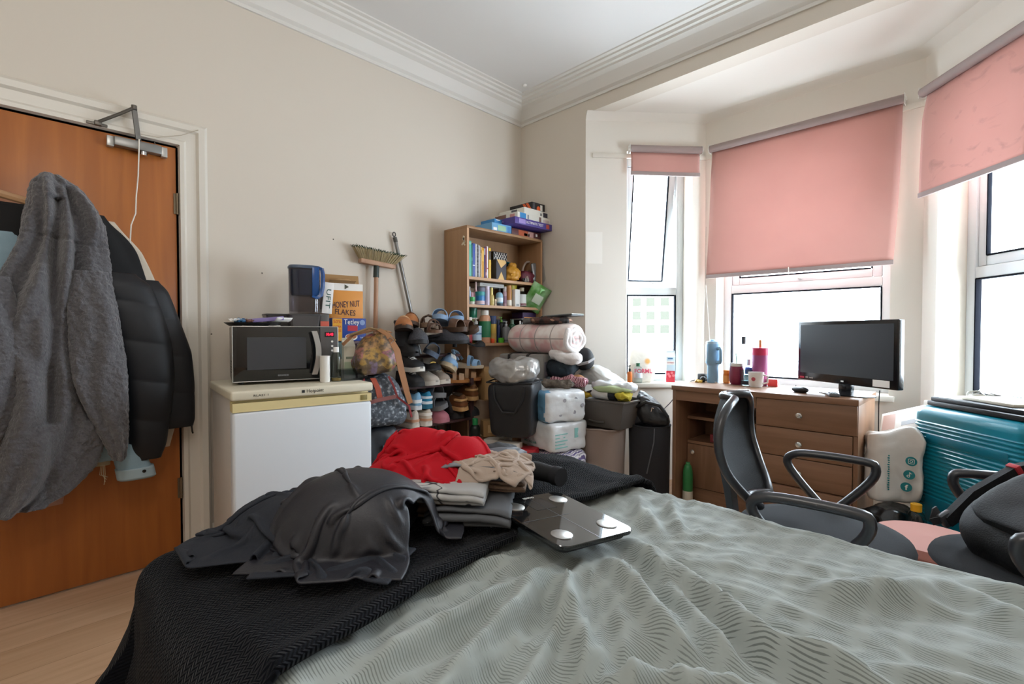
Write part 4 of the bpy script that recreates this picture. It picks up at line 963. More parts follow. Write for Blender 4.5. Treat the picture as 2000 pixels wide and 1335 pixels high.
G().box(-.10, -.06, 0, .10, .06, .17, .012).obj('body', clear_mat('smoky plastic', '#9b9ca0', .1), t); G().box(-.105, -.065, .17, .105, .065, .182, .004).obj('lid', K('#7d7e82', .4), t); G().box(-.09, -.05, .004, .09, .05, .13, .01).obj('contents', K('#6f6a70', .7), t)
carton('game_box', 'dark purple box lying on the clear storage tub', 'box', (.15, (y0_ + y1_) / 2 + .005, SZ3 + .183), 90, .19, .12, .045, K('#3a2350'), [('f', -.08, .002, .05, .010, K('#c98f52'))])
t = carton('file_box', 'dark grey flat case standing behind the bottles of the lower shelf', 'box', (.04, at(965, 630, x=.05).y, SZ3), 90, .26, .03, .175, K('#45474a'), group=GC)
# ---------------------------------------------------------------- shoes and their rack
def ring_half(w, h, x0=0, y=0, z0=0, n=12, k=2.4):
    out = []
    for q in range(n + 1):
        a = PI * q / n; c, s = math.cos(a), math.sin(a)
        out.append((x0 + w * math.copysign(abs(c) ** (2 / k), c), y, z0 + h * abs(s) ** (2 / k)))
    return out
WID = [(0, .012), (.04, .032), (.12, .044), (.28, .050), (.45, .044), (.62, .037), (.8, .036), (.93, .032), (.985, .022), (1, .010)]
def wid(t): return float(np.interp(t, [a for a, b in WID], [b for a, b in WID]))
TS = [0, .012, .03, .07, .13, .2, .28, .36, .44, .52, .6, .68, .76, .84, .91, .96, .985, 1]
def sole(L, th, mat, parent, heel=0, name='sole', grow=1.04, toe=.006):
    g = G(); rings = []
    for t in TS:
        w = wid(t) * L / .26 * grow; y = (t - .5) * L; up = heel * max(0, (t - .35) / .65) ** 1.1 + toe * max(0, 1 - t / .16) ** 2; low = 0 if heel else up
        lo = up if heel == 0 else 0
        rings.append([(-w, y, lo), (-w * 1.02, y, lo + (th + up - lo) * .5), (-w, y, th + up), (w, y, th + up), (w * 1.02, y, lo + (th + up - lo) * .5), (w, y, lo)])
    g.loft(rings); return g.obj(name, mat, parent, smooth=40)
def upper(L, base, prof, mat, parent, heel=0, name='upper', k=2.3):
    g = G(); hs = [a for a, b in prof]; hv = [b for a, b in prof]; rings = []
    for t in TS:
        w = wid(t) * L / .26; y = (t - .5) * L; h = float(np.interp(t, hs, hv)); up = heel * max(0, (t - .35) / .65) ** 1.1
        rings.append(ring_half(w * (1 if h < .06 else 1 - .18 * min(1, (h - .06) / .05)), max(.003, h), 0, y, base + up, k=k))
    g.loft(rings); return g.obj(name, mat, parent, smooth=75)
def strap(L, t0, t1, base, h, mat, parent, name='strap', grow=1.05):
    g = G(); rings = []; n = 5
    for q in range(n + 1):
        t = t0 + (t1 - t0) * q / n; w = wid(t) * L / .26 * grow; y = (t - .5) * L; hh = h * (1 + .12 * q / n)
        o = ring_half(w, hh, 0, y, base - .012); i = ring_half(w - .004, hh - .004, 0, y, base - .012)
        rings.append(o + i[::-1])
    g.loft(rings); return g.obj(name, mat, parent, smooth=60)
def shoe(kind, name, label, loc, rot, L, c1, c2, c3='#222226', heel=0, group='shoes on the rack', stripes=(), fur=False):
    t = thing(name, label, 'shoe', loc, rot=tuple(math.radians(a) for a in rot), group=group)
    m1 = M('fluffy ' + c1, c1, .95, bump=(160, 1.0)) if fur else K(c1, .6); m2 = K(c2, .65); m3 = K(c3, .7)
    if kind == 'sneaker':
        sole(L, .026, m2, t); upper(L, .022, [(0, .012), (.05, .03), (.15, .042), (.3, .052), (.5, .078), (.66, .078), (.8, .066), (.95, .082), (1, .078)], m1, t)
        g = G(); g.lathe([(0, 0), (1, 0), (.92, .004), (0, .004)], 20, mtx=Matrix.Translation((0, .19 * L, .097)) @ Matrix.Rotation(math.radians(-4), 4, 'X') @ Matrix.Diagonal((.024, .06, 1, 1))); g.obj('lining', m3, t)
        g = G()
        for q in range(5): y = -.20 * L + q * .055 * L; z = .022 + float(np.interp(.3 + q * .055, [.3, .5, .66], [.053, .080, .08])) + .001; g.tube([(-.02, y, z - .008), (0, y - .004, z), (.02, y, z - .008)], .0032, 6)
        g.obj('laces', K('#e6e2da', .8), t)
        for q, (za, zb, col) in enumerate(stripes):
            gg = G(); rings = []
            for tt in (.72, .8, .88, .94, .97, .99, 1.002):
                w = wid(min(1, tt)) * L / .26 + .0014; rings.append([(-w, (tt - .5) * L, za), (w, (tt - .5) * L, za), (w, (tt - .5) * L, zb), (-w, (tt - .5) * L, zb)])
            gg.loft(rings); gg.obj('side_stripe', K(col, .6), t)
    elif kind == 'slide':
        sole(L, .030, m1, t, toe=.004); g = G(); rings = []
        for tt in TS[1:-1]:
            w = wid(tt) * L / .26 * .93; rings.append([(-w, (tt - .5) * L, .0295), (w, (tt - .5) * L, .0295), (w, (tt - .5) * L, .0315), (-w, (tt - .5) * L, .0315)])
        g.loft(rings); g.obj('insole', m3, t); strap(L, .2, .52, .03, .062, m2, t)
    elif kind == 'slipper':
        sole(L, .022, m2, t); upper(L, .020, [(0, .015), (.05, .036), (.15, .05), (.3, .062), (.46, .075), (.54, .078), (.60, .03), (.8, .024), (1, .03)], m1, t)
        g = G(); g.tube([(.040 * math.cos(a), .14 * L + .26 * L * math.sin(a), .052 + (.035 if math.sin(a) < 0 else -.012) * abs(math.sin(a)) ** 1.5) for a in [2 * PI * q / 20 for q in range(20)]], .009, 8, loop=True); g.obj('fur_collar', M('fluffy ' + c3, c3, .95, bump=(160, 1)), t)
    elif kind == 'boot':
        sole(L, .026, m2, t); upper(L, .022, [(0, .015), (.05, .04), (.15, .055), (.3, .066), (.5, .09), (.7, .10), (1, .09)], m1, t)
        g = G(); g.lathe([(.046, .06), (.047, .12), (.050, .19), (.052, .21), (.044, .21), (.042, .12)], 20, (0, .22 * L, 0), sq=1.2); g.obj('shaft', m1, t); g = G(); g.lathe([(.052, .195), (.055, .205), (.052, .215), (.044, .215)], 20, (0, .22 * L, 0), sq=1.2); g.obj('cuff', m3, t)
    elif kind == 'flat':
        sole(L, .010, m2, t); upper(L, .008, [(0, .012), (.05, .026), (.14, .036), (.24, .036), (.32, .026), (.5, .028), (.75, .036), (.95, .052), (1, .05)], m1, t, k=3)
        G().tube([(-.02, -.27 * L, .046), (0, -.275 * L, .05), (.02, -.27 * L, .046)], .004, 6).obj('bow', m3, t)
    elif kind == 'wedge':
        sole(L, .018, m2, t, heel=heel, toe=0); strap(L, .14, .27, .022, .045, m1, t); strap(L, .34, .44, .03, .062, m1, t)
        g = G(); z = .03 + heel * .8; g.tube([(-.036, .2 * L, z), (-.034, .36 * L, z + .05), (0, .46 * L, z + .065), (.034, .36 * L, z + .05), (.036, .2 * L, z)], .005, 6, flat=2); g.obj('ankle_strap', m3, t)
    elif kind == 'heel':
        g = G(); rings = []
        for tt in TS: w = wid(tt) * L / .26 * .9; h = heel * max(0, (tt - .28) / .72) ** 1.3; rings.append([(-w, (tt - .5) * L, h), (w, (tt - .5) * L, h), (w, (tt - .5) * L, h + .008), (-w, (tt - .5) * L, h + .008)])
        g.loft(rings); g.obj('sole', m2, t, smooth=40); upper(L, .006, [(0, .015), (.06, .03), (.2, .038), (.3, .012), (.7, .012), (.85, .05), (1, .06)], m1, t, heel=heel)
        G().lathe([(.016, 0), (.014, heel * .5), (.02, heel), (0, heel)], 14, (0, .40 * L, 0)).obj('heel', m2, t)
    return t
m_rack = M('dark red brown rack board', '#4f3638', .5)
rk = thing('shoe_rack', 'dark brown shoe rack against the left wall, overflowing with shoes', 'shoe rack', (.235, -1.185, 0), 90)
RW = .345; RZS = (.30, .545, .78, .955)
for z in RZS: G().box(-RW + .012 if z < .9 else -.10, -.135 if z < .9 else -.03, z - .016, RW - .012, .13, z, .001).obj('shelf', m_rack, rk)
for s_ in (-1, 1):
    for y in (-.12, .12): G().box(s_ * RW - .012, y - .012, 0, s_ * RW + .012, y + .012, .955 if y > 0 and s_ > 0 else .80, .002).obj('post', m_rack, rk)
def SP(u, v, x, dz=0): p = at(u, v, x=x); return (p.x, p.y, p.z + dz)
def put(kind, name, label, u, z, x, rot, L, *c, **k):
    """u photo column of the shoe's middle, z of its underside, x its distance from the left wall"""
    p = at(u, 720, x=x); return shoe(kind, name, label, (x, p.y, z), rot, L, *c, **k)
TAN, TAN2 = '#a5673a', '#8b5a35'
# on the lower shelf: two by two
put('sneaker', 'sneaker', 'white sneaker with peach stripe, left one, heel out on the lower shelf', 790, .5455, .30, (0, 0, -90), .25, '#dcd3c8', '#e8e2d8', stripes=((.035, .05, '#cf9f80'),))
put('sneaker', 'sneaker', 'white sneaker with peach heel stripes beside the pink clog', 815, .5455, .30, (0, 0, -90), .25, '#d8cdbf', '#e8e2d8', stripes=((.032, .045, '#cf9f80'), (.062, .078, '#f0ece6')))
put('slipper', 'clog', 'pink rubber clog on the lower shelf, toe pointing out', 845, .5455, .30, (0, 0, 100), .25, '#b8717f', '#c07c8a', '#a3606d')
put('sneaker', 'sneaker', 'plain black trainer at the back of the lower shelf', 880, .5455, .25, (0, 0, 80), .26, '#1d1d20', '#29292c')
put('sneaker', 'sneaker', 'second black trainer at the right of the lower shelf', 905, .5455, .25, (0, 0, 95), .26, '#202124', '#2a2a2e')
put('sneaker', 'sneaker', 'turquoise and white striped trainer standing heel out, upper of its stack', 818, .648, .30, (0, 0, -95), .25, '#2c86ad', '#2a6f8a', stripes=((.028, .044, '#dfe6ec'), (.060, .074, '#dfe6ec')))
put('sneaker', 'sneaker', 'pale blue trainer half hidden behind the leather strap', 797, .648, .30, (0, 0, -92), .24, '#7fb3d6', '#dfe6ec', stripes=((.04, .06, '#e9eef2'),))
put('slide', 'slide_sandal', 'grey slide sandal, lower one, wedged beside the striped trainer', 843, .632, .29, (0, -18, 100), .25, '#77787c', '#6c6d72', '#5b5c61')
put('slide', 'slide_sandal', 'grey slide sandal, upper one, under the rack board', 840, .695, .27, (0, 6, 95), .25, '#808186', '#77787d', '#606166')
put('boot', 'ankle_boot', 'black quilted ankle boot standing on the lower shelf', 866, .6, .25, (25, 0, 100), .20, '#1f2024', '#17171a', '#2a2b30')
put('sneaker', 'sneaker', 'brown and tan trainer, front one of the pair, heel out', 890, .61, .33, (0, 8, -98), .25, '#6d4526', '#c79f6b', '#3a2a1e', stripes=((.034, .05, '#7a4a28'), (.064, .076, '#d2aa74')))
put('sneaker', 'sneaker', 'brown and tan trainer, rear one of the pair, beside the rack post', 909, .66, .29, (0, 4, -96), .25, '#744a29', '#caa26e', '#3a2a1e', stripes=((.034, .05, '#7a4a28'), (.064, .076, '#d2aa74')))
# on the middle shelf
put('sneaker', 'sneaker', 'black sneaker with white laces at the left end of the middle shelf', 799, .7805, .30, (0, 0, 88), .26, '#202226', '#26282c', '#1a1a1c')
put('sneaker', 'sneaker', 'dirty white sneaker showing its toe cap on the middle shelf', 826, .7805, .30, (0, 0, 95), .26, '#bdb6ac', '#d9d5cd', '#55504a')
put('sneaker', 'sneaker', 'beige white sneaker with tied laces in the middle of the rack', 852, .7805, .29, (0, 0, 86), .25, '#a99d92', '#dad5cc', '#5a544e')
put('wedge', 'wedge_sandal', 'tan wedge sandal lying at the front of the middle shelf', 880, .7805, .33, (0, 0, 140), .24, '#b89a80', '#b0763f', '#a8744a', heel=.035)
put('wedge', 'wedge_sandal', 'tan wedge sandal behind its twin at the right end', 905, .7805, .28, (0, 0, 135), .24, '#b08a66', '#a86c38', '#9d6b42', heel=.035)
put('sneaker', 'sneaker', 'black shoe with a thick white rubber sole, toe out', 799, .868, .31, (0, 0, 92), .25, '#222327', '#dcdad2', '#18181a')
put('flat', 'ballet_flat', 'black ballet flat with a gold bow', 832, .868, .31, (0, 0, 95), .24, '#17171a', '#3a3a3e', '#c9a64e')
put('sneaker', 'espadrille', 'light blue canvas shoe with a cream rope sole', 870, .872, .31, (0, 35, 70), .24, '#86abd0', '#d2c3a6', '#4d6480')
put('wedge', 'sandal', 'pale blue sandal with a cream wedge at the rack end', 912, .86, .28, (0, 0, 120), .23, '#8fb4da', '#cfc0a6', '#9cc0e0', heel=.03)
put('boot', 'ankle_boot', 'black ankle boot lying under the dark fluffy slipper', 796, .955, .28, (0, 0, 90), .2, '#2a2c30', '#1d1e21', '#34363a')
put('slide', 'slide_sandal', 'slate blue slide turned on its side below the furry slippers', 838, .955, .28, (0, 28, 60), .25, '#55647a', '#4d5c70', '#414e60')
put('slipper', 'slipper', 'dark grey furry slipper on the left, on top of the pile', 815, 1.03, .29, (0, 0, 62), .31, '#4b4c52', '#232326', '#55565c', fur=True)
put('slipper', 'slipper', 'dark grey furry slipper on the right, fur side to the room', 870, 1.025, .29, (0, 0, 118), .32, '#50525a', '#26272a', '#5a5c64', fur=True)
put('heel', 'high_heel', 'black strappy high heel hanging off the right end of the rack', 915, 1.00, .27, (0, 0, 150), .23, '#141416', '#1a1a1c', heel=.075)
# the top layer
put('slipper', 'slipper', 'tan suede slipper with a dark sole, in front of the wall broom', 789, 1.10, .27, (-8, 0, 58), .27, TAN, '#3a2a20', '#c9a27c')
put('slipper', 'slipper', 'tan suede slipper behind its twin, highest at the left', 803, 1.125, .18, (-8, 0, 52), .27, '#a8693a', '#4a3426', '#6f4227')
put('slide', 'flat_sandal', 'taupe flat sandal lying sole up below the blue slides', 838, 1.125, .21, (0, 0, 50), .26, '#7d6652', '#6d5846', '#8a735d')
put('slide', 'slide_sandal', 'powder blue slide sandal with an open strap, left of the pair', 862, 1.158, .24, (-10, 0, 45), .26, '#7d98b8', '#8ba8c8', '#90aac4')
put('slide', 'slide_sandal', 'powder blue slide sandal beside the bookcase, right of the pair', 889, 1.15, .23, (-10, 0, 60), .26, '#7f9cbe', '#8fabca', '#90aac4')
put('wedge', 'strappy_sandal', 'dark brown strappy sandal under the blue slides', 845, 1.095, .33, (0, 0, 70), .22, '#5d4234', '#6b4f3d', '#4a3328', heel=.02)
put('slide', 'slide_sandal', 'brown leather slide in front of the blue ones', 885, 1.10, .33, (0, 0, 95), .23, '#4a3629', '#6f5442', '#4f3a2c')
put('slide', 'slide_sandal', 'brown leather slide tipped against the bookcase', 905, 1.10, .31, (0, -25, 110), .23, '#4d392c', '#75594a', '#54402f')
# under the rack
put('sneaker', 'sneaker', 'black trainer with white flashes on the bottom board', 885, .3005, .31, (0, 0, 110), .27, '#151618', '#1c1d20', stripes=())
put('sneaker', 'sneaker', 'black trainer with white flashes nearest the white boxes', 908, .3005, .31, (0, 0, 105), .27, '#16171a', '#1c1d20')
put('slipper', 'clog', 'pale pink clog behind the dark trousers', 783, .3005, .31, (0, 0, 90), .25, '#b9929a', '#a7858c', '#8d6f76')

# ---------------------------------------------------------------- broom and pole against the left wall
m_ash = wood('pale broom wood', '#a98268', '#bb957a', 'z', 1, .6)
br = thing('broom', 'broom standing upside down by the wall, green tipped bristles up', 'broom', (.045, -1.36, 0))
G().tube([(.02, -.03, .02), (.0, .012, 1.47)], .0135, 12).obj('handle', m_ash, br)
G().tube([(.001, .010, 1.44), (0, .014, 1.515)], .0175, 12).obj('socket', K('#23302c', .4), br)
mt = Matrix.Translation((0, .015, 1.525)) @ Matrix.Rotation(math.radians(-4.5), 4, 'X')
G().box(-.022, -.115, -.014, .022, .125, .014, .006, mt).obj('head', m_ash, br)
g1, g2 = G(), G()
for iy in range(17):
    for ix in (-1, 0, 1):
        y0 = -.108 + iy * .0142; fl = y0 * .45 + (.02 if iy > 8 else 0) * (iy - 8) / 8; x0_ = ix * .013
        for q in range(4):
            a = q * PI / 2 + iy; o = (math.cos(a) * .003, math.sin(a) * .003); j = random.uniform(-.006, .006)
            b0 = Vector((x0_ + o[0], y0 + o[1], .012)); b1 = Vector((x0_ * 1.5 + o[0] * 2, y0 + fl + o[1] * 2.2 + j, .088 + random.uniform(-.004, .004))); m_ = b0.lerp(b1, .86)
            g1.tube([b0, m_], .0017, 4, mtx=mt); g2.tube([m_, b1], [.0019, .0016], 4, mtx=mt)
tag(g1.obj('bristles', K('#b0a07c', .8), br), kind='stuff'); tag(g2.obj('bristle_tips', K('#24402c', .8), br, ), kind='stuff')
pl = thing('mop_pole', 'grey metal pole leaning on the wall right of the broom', 'pole', (.03, -1.2, 0))
a_, b_ = Vector((.030, .40, .02)), Vector((-.006, .0, 1.70))
G().tube([a_, b_], .0115, 12).obj('tube', m_steel, pl)
d_ = (b_ - a_).normalized(); g = G(); g.tube([b_ - d_ * .02, b_ + d_ * .012], .0135, 12); g.tube([b_ + d_ * .03 + Vector((0, .010 * math.cos(a), .014 * math.sin(a))) for a in [2 * PI * q / 12 for q in range(12)]], .004, 6, loop=True); g.obj('hanging_eye', K('#55534f', .4), pl)

# ---------------------------------------------------------------- bags between fridge and shoe rack
def floral_nodes(nt, p, N, L):
    v = coords(N, L, (1, 1, 1)); vo = N('ShaderNodeTexVoronoi'); vo.inputs['Scale'].default_value = 16; L(v, vo.inputs['Vector'])
    c = ramp(N, L, vo.outputs['Color'], [(.15, '#6b5a41'), (.35, '#8b7448'), (.5, '#b08a43'), (.62, '#a5626e'), (.75, '#6f5a86'), (.9, '#8f8560')])
    n = N('ShaderNodeTexNoise'); n.inputs['Scale'].default_value = 45; n.inputs['Detail'].default_value = 4; L(v, n.inputs['Vector'])
    mx = N('ShaderNodeMix'); mx.data_type = 'RGBA'; L(ramp(N, L, n.outputs[0], [(.42, '#000000'), (.6, '#ffffff')]), mx.inputs[0]); L(c, mx.inputs[6]); mx.inputs[7].default_value = lin('#5d4c38'); L(mx.outputs[2], p.inputs['Base Color']); p.inputs['Roughness'].default_value = .45
m_floral = node_mat('floral print', floral_nodes); m_tan = K('#a06f48', .5)
def tapz(k, p=1.0):
    def f(r, h=1): return r
    return f
def slump(w, d, h, top, lean=0, seed=0):
    def f(r):
        u = max(0, r.z / h + .5); s = 1 - (1 - top) * u ** 1.5; return Vector((r.x * s + lean * u, r.y * s, r.z + .01 * nz(r.x * 9, r.y * 9, seed)))
    return f
P1 = at(752, 690, x=.62)
fb = thing('handbag', 'floral printed handbag with tan strap, lying on the grey holdall', 'bag', (.50, P1.y, .885), 84)
soft(.25, .16, .21, 3.4, .02, 9, 2, 16, .01, fn=slump(.25, .16, .21, .5, .03)).obj('body', m_floral, fb, smooth=180)
G().tube([(-.12, .0, .20), (-.03, -.02, .235), (.06, -.02, .22), (.12, 0, .17)], .012, 8, flat=.5).obj('flap_edge', K('#8a6d49', .5), fb)
g = G(); g.ribbon([(.02, -.02, .23), (.045, -.085, .20), (.075, -.125, .12), (.095, -.13, .02), (.13, -.125, -.10), (.15, -.12, -.155)], [.026, .028, .034, .034, .03, .028], .004, side=(1, 0, .25)); g.obj('strap', m_tan, fb, smooth=60)
g = G(); g.tube([(.035, -.10, .175), (.05, -.103, .19), (.065, -.105, .17), (.05, -.105, .155)], .003, 6, loop=True); g.obj('buckle', m_chrome, fb)
G().ribbon([(-.15, .02, .15), (-.10, .01, .20), (0, .01, .225), (.10, .0, .215)], .03, .004, side=(0, 1, .3)).obj('top_strap', m_tan, fb, smooth=60)
def speck_nodes(nt, p, N, L):
    v = coords(N, L, (1, 1, 1)); n = N('ShaderNodeTexNoise'); n.inputs['Scale'].default_value = 60; n.inputs['Detail'].default_value = 3; L(v, n.inputs['Vector'])
    L(ramp(N, L, n.outputs[0], [(.40, '#3e444c'), (.56, '#565d66'), (.66, '#a3aab2')]), p.inputs['Base Color']); p.inputs['Roughness'].default_value = .7
m_speck = node_mat('speckled grey cloth', speck_nodes); m_rust = K('#a2452c', .5); m_redp = K('#8f3236', .5)
hd = thing('holdall', 'speckled grey holdall with rust red trim squeezed beside the fridge', 'bag', (.47, at(757, 780, x=.62).y + .03, .605), 80)
def hfn(r): u = r.z / .27 + .5; return Vector((r.x * (1 - .28 * u ** 2) - .03 * u, r.y * (1 - .35 * u), r.z - .03 * (r.x / .15) * (1 - u) + .012 * math.sin(r.x * 22)))
soft(.30, .26, .27, 4, .016, 8, 7, 16, .008, fn=hfn).obj('body', m_speck, hd, smooth=180)
G().ribbon([(-.115, -.138, .02), (-.112, -.135, .12), (-.105, -.11, .21), (-.10, -.08, .26)], .010, .006, side=(1, 0, 0)).obj('piping', m_redp, hd)
G().ribbon([(.135, -.128, .05), (.12, -.13, .11), (.06, -.122, .16), (.045, -.105, .22), (.03, -.08, .265)], .010, .008, side=(1, 0, .6)).obj('piping', m_redp, hd)
G().ribbon([(-.03, -.12, .155), (-.04, -.115, .21), (-.055, -.085, .26)], .028, .006, side=(1, 0, 0)).obj('webbing', m_rust, hd)
G().ribbon([(-.11, -.128, .14), (-.04, -.136, .155), (.05, -.132, .165)], .02, .005, side=(0, .2, 1)).obj('webbing', K('#7f4a46', .6), hd)
G().box(-.16, -.142, .005, -.10, -.12, .055, .008).obj('corner_patch', m_rust, hd)
db = thing('holdall', 'black nylon bag with a white zip standing under the grey holdall', 'bag', (.46, at(748, 880, x=.6).y + .025, 0), 82)
soft(.22, .24, .61, 6, .02, 6, 9, 16, .012).obj('body', M('black nylon', '#1b1e25', .5), db, smooth=180)
G().tube([(-.085, -.131, .58), (-.082, -.131, .35), (-.086, -.132, .1)], .003, 6).obj('zip', K('#8a8d92', .4), db)
G().box(.0, -.135, .50, .075, -.122, .525, .004).obj('buckle', K('#71757c', .3), db)

# ---------------------------------------------------------------- the pile right of the bookcase
def wrap_nodes(c, deco, scale):
    def b(nt, p, N, L):
        v = coords(N, L, (1, 1, 1)); w = N('ShaderNodeTexVoronoi'); w.inputs['Scale'].default_value = scale; L(v, w.inputs['Vector'])
        L(ramp(N, L, w.outputs['Distance'], [(.10, deco), (.2, c)]), p.inputs['Base Color']); p.inputs['Roughness'].default_value = .25; p.inputs['Coat Weight'].default_value = .3
        n = N('ShaderNodeTexNoise'); n.inputs['Scale'].default_value = 22; n.inputs['Detail'].default_value = 3; L(v, n.inputs['Vector']); bp = N('ShaderNodeBump'); bp.inputs['Strength'].default_value = .35; bp.inputs['Distance'].default_value = .01; L(n.outputs[0], bp.inputs['Height']); L(bp.outputs[0], p.inputs['Normal'])
    return b
m_poly = M('white polythene', '#d9dde0', .25, bump=(26, .6), coat=.3); m_blue = M('blue polythene', '#6fa4c8', .25, bump=(26, .6), coat=.3)
def stripe_nodes(nt, p, N, L):
    v = coords(N, L, (1, 1, .35), (.5, .3, 0)); w = N('ShaderNodeTexWave'); w.inputs['Scale'].default_value = 14; w.inputs['Distortion'].default_value = 5; w.inputs['Detail'].default_value = 3; L(v, w.inputs['Vector'])
    L(ramp(N, L, w.outputs[0], [(.2, '#6d6390'), (.35, '#e6e3ea'), (.7, '#f2f0f2'), (.9, '#a59fae')]), p.inputs['Base Color']); p.inputs['Roughness'].default_value = .25
m_strp = node_mat('striped wrapper', stripe_nodes)
c0 = at(1095, 905, y=-.62)
def pack(name, label, u, v, y, rz, w, d, h, mat, **k):
    p = at(u, v, y=y); t = thing(name, label, 'pack', (p.x, p.y, p.z), rz, 'wrapped packs stacked by the laundry bins'); return t, p
PR = 20
pb = (.735, -.53)
t, _ = pack('tissue_pack', 'striped white and purple pack at the bottom of the stack', 1088, 905, -.53, PR, 0, 0, 0, None); t.location = (.770, -.50, .20); t.rotation_euler[2] = math.radians(-12)
soft(.39, .30, .165, 5, .018, 9, 21, 18, .012).obj('wrapper', m_strp, t, smooth=180)
t, _ = pack('toilet_roll_pack', 'white pack with teal print, in the middle of the stack', 1095, 870, -.53, PR, 0, 0, 0, None); t.location = (.770, -.505, .365); t.rotation_euler[2] = math.radians(-8)
soft(.33, .31, .18, 9, .012, 8, 33, 20, .012).obj('wrapper', m_poly, t, smooth=180)
m_tl = K('#1f8f86', .35); m_ltl = K('#8fc7c4', .35)
G().lathe([(0, 0), (.026, 0), (.026, .003), (0, .003)], 24, mtx=RX(90, (-.10, -.160, .135))).obj('printed_disc', m_tl, t)
text('Rb.co.uk', .026, m_tl, t, (-.03, -.163, .05), width=.12)
G().box(.166, .03, .08, .169, .06, .14).obj('printed_panel', m_ltl, t)
for q in range(5): G().box(.166, -.13, .03 + q * .02, .1685, -.03 - .02 * (q % 2), .037 + q * .02).obj('printed_line', m_ltl, t)
t, _ = pack('toilet_roll_pack', 'blue and white toilet roll pack on top of the stack', 1100, 815, -.53, PR, 0, 0, 0, None); t.location = (.775, -.495, .545); t.rotation_euler[2] = math.radians(-20)
w_ = soft(.31, .30, .19, 8, .010, 9, 41, 20, .012).obj('wrapper', [m_poly, m_blue], t, smooth=180)
for f_ in w_.data.polygons: f_.material_index = 1 if f_.center.y < -.10 and f_.center.x < .13 or f_.center.x < -.12 else 0
for (y_, z_) in ((-.02, .135), (.06, .14), (-.05, .05), (.05, .06), (.11, .10)):
    G().lathe([(.006, 0), (.012, 0), (.012, .002), (.006, .002)], 16, mtx=Matrix.Translation((.157, y_, z_)) @ Matrix.Rotation(PI / 2, 4, 'Y')).obj('printed_ring', K('#9a9aa2', .4), t)
text('ECO', .03, K('#8b8f98', .4), t, (.1585, .02, .095), (PI / 2, 0, PI / 2), width=.05)
# boxes under the black tote
m_card = K('#a07c50', .8); m_wcard = K('#d5d0c8', .7)
carton('cardboard_box', 'white printed box under the black tote, left one', 'box', (.50, -.735, .28), 22, .13, .16, .135, m_wcard, [('f', -.045, .05, .03, .062, K('#8f8b86')), ('f', .035, .05, .055, .06, K('#8f8b86'))], group='boxes under the black tote')
t = carton('cardboard_box', 'taller off white box with a barcode beside the red box', 'box', (.665, -.82, .12), 22, .15, .15, .30, K('#d2c7ba', .7), [('f', -.062, .15, -.042, .2, K('#55524e')), ('f', .0, .02, .072, .06, K('#c6bcae'))], group='boxes under the black tote')
carton('cardboard_box', 'red box with white lettering, partly behind the white one', 'box', (.735, -.715, .17), 22, .13, .10, .215, K('#b5202c', .5), [], [('f', 'ICE MASTER', .05, .015, .10, m_wp, .19, -90)], group='boxes under the black tote')
carton('cardboard_box', 'small grey white flap box in front of the red one', 'box', (.77, -.88, .16), 30, .09, .08, .12, K('#c3c4c4', .7), group='boxes under the black tote')
carton('cardboard_box', 'brown cardboard box standing on end beside the shoe rack', 'box', (.335, -.70, .645), 78, .085, .12, .22, m_card, [('f', -.034, .01, .034, .20, K('#b08c5c', .8))], group='boxes by the shoe rack')
carton('cardboard_box', 'small brown box with a round hole, low behind the tote', 'box', (.42, -.74, .42), 60, .10, .10, .10, m_card, [('f', -.02, .025, .02, .075, K('#caa878', .8))], group='boxes by the shoe rack')
carton('crate', 'dark crate carrying the small boxes beside the rack', 'box', (.42, -.73, .0), 60, .16, .16, .28, K('#2a2624', .7), group='boxes by the shoe rack')
bottle('drink_bottle', 'dark bottle with a green cap standing beside the rack post', (.44, -.88, .30), .033, .25, '#1c2420', cap='#1f8a4c', caph=.16, neck=.5, lab=[(.2, .5, '#b03a3a')])
# stool carrying that bottle
# black tote with a silver bag in it
tt = thing('tote_bag', 'large black leather tote stuffed with a silver plastic bag', 'bag', (.655, -.735, .455), 26)
def tfn(r): u = r.z / .34 + .5; return Vector((r.x * (.88 + .12 * u), r.y * (.85 + .15 * u), r.z + .008 * math.sin(r.x * 14) * u))
m_lea = M('black grained leather', '#1d1d20', .5, bump=(220, .15))
soft(.30, .25, .34, 9, .007, 6, 3, 16, fn=tfn).obj('body', m_lea, tt, smooth=60)
for s_ in (-1,): G().tube([(-.10, -.128, .32), (-.09, -.130, .24), (-.04, -.128, .16), (.04, -.128, .16), (.09, -.130, .24), (.10, -.128, .32)], .006, 8, flat=1.4).obj('handle', m_lea, tt)
G().tube([(-.145, -.118, .338), (0, -.124, .332), (.145, -.118, .338), (.149, 0, .342), (.145, .118, .338), (0, .124, .332), (-.145, .118, .338), (-.149, 0, .342)], .005, 6, loop=True).obj('rim', m_lea, tt)
sb_ = thing('plastic_bag', 'crumpled silver plastic bag bulging out of the black tote', 'bag', (.655, -.735, .787), 26)
m_silv = M('silver polythene', '#a9a8a6', .22, metal=.25, bump=(30, .7))
soft(.30, .245, .15, 3.2, .022, 9, 12, 20, .016).obj('film', m_silv, sb_, smooth=180)
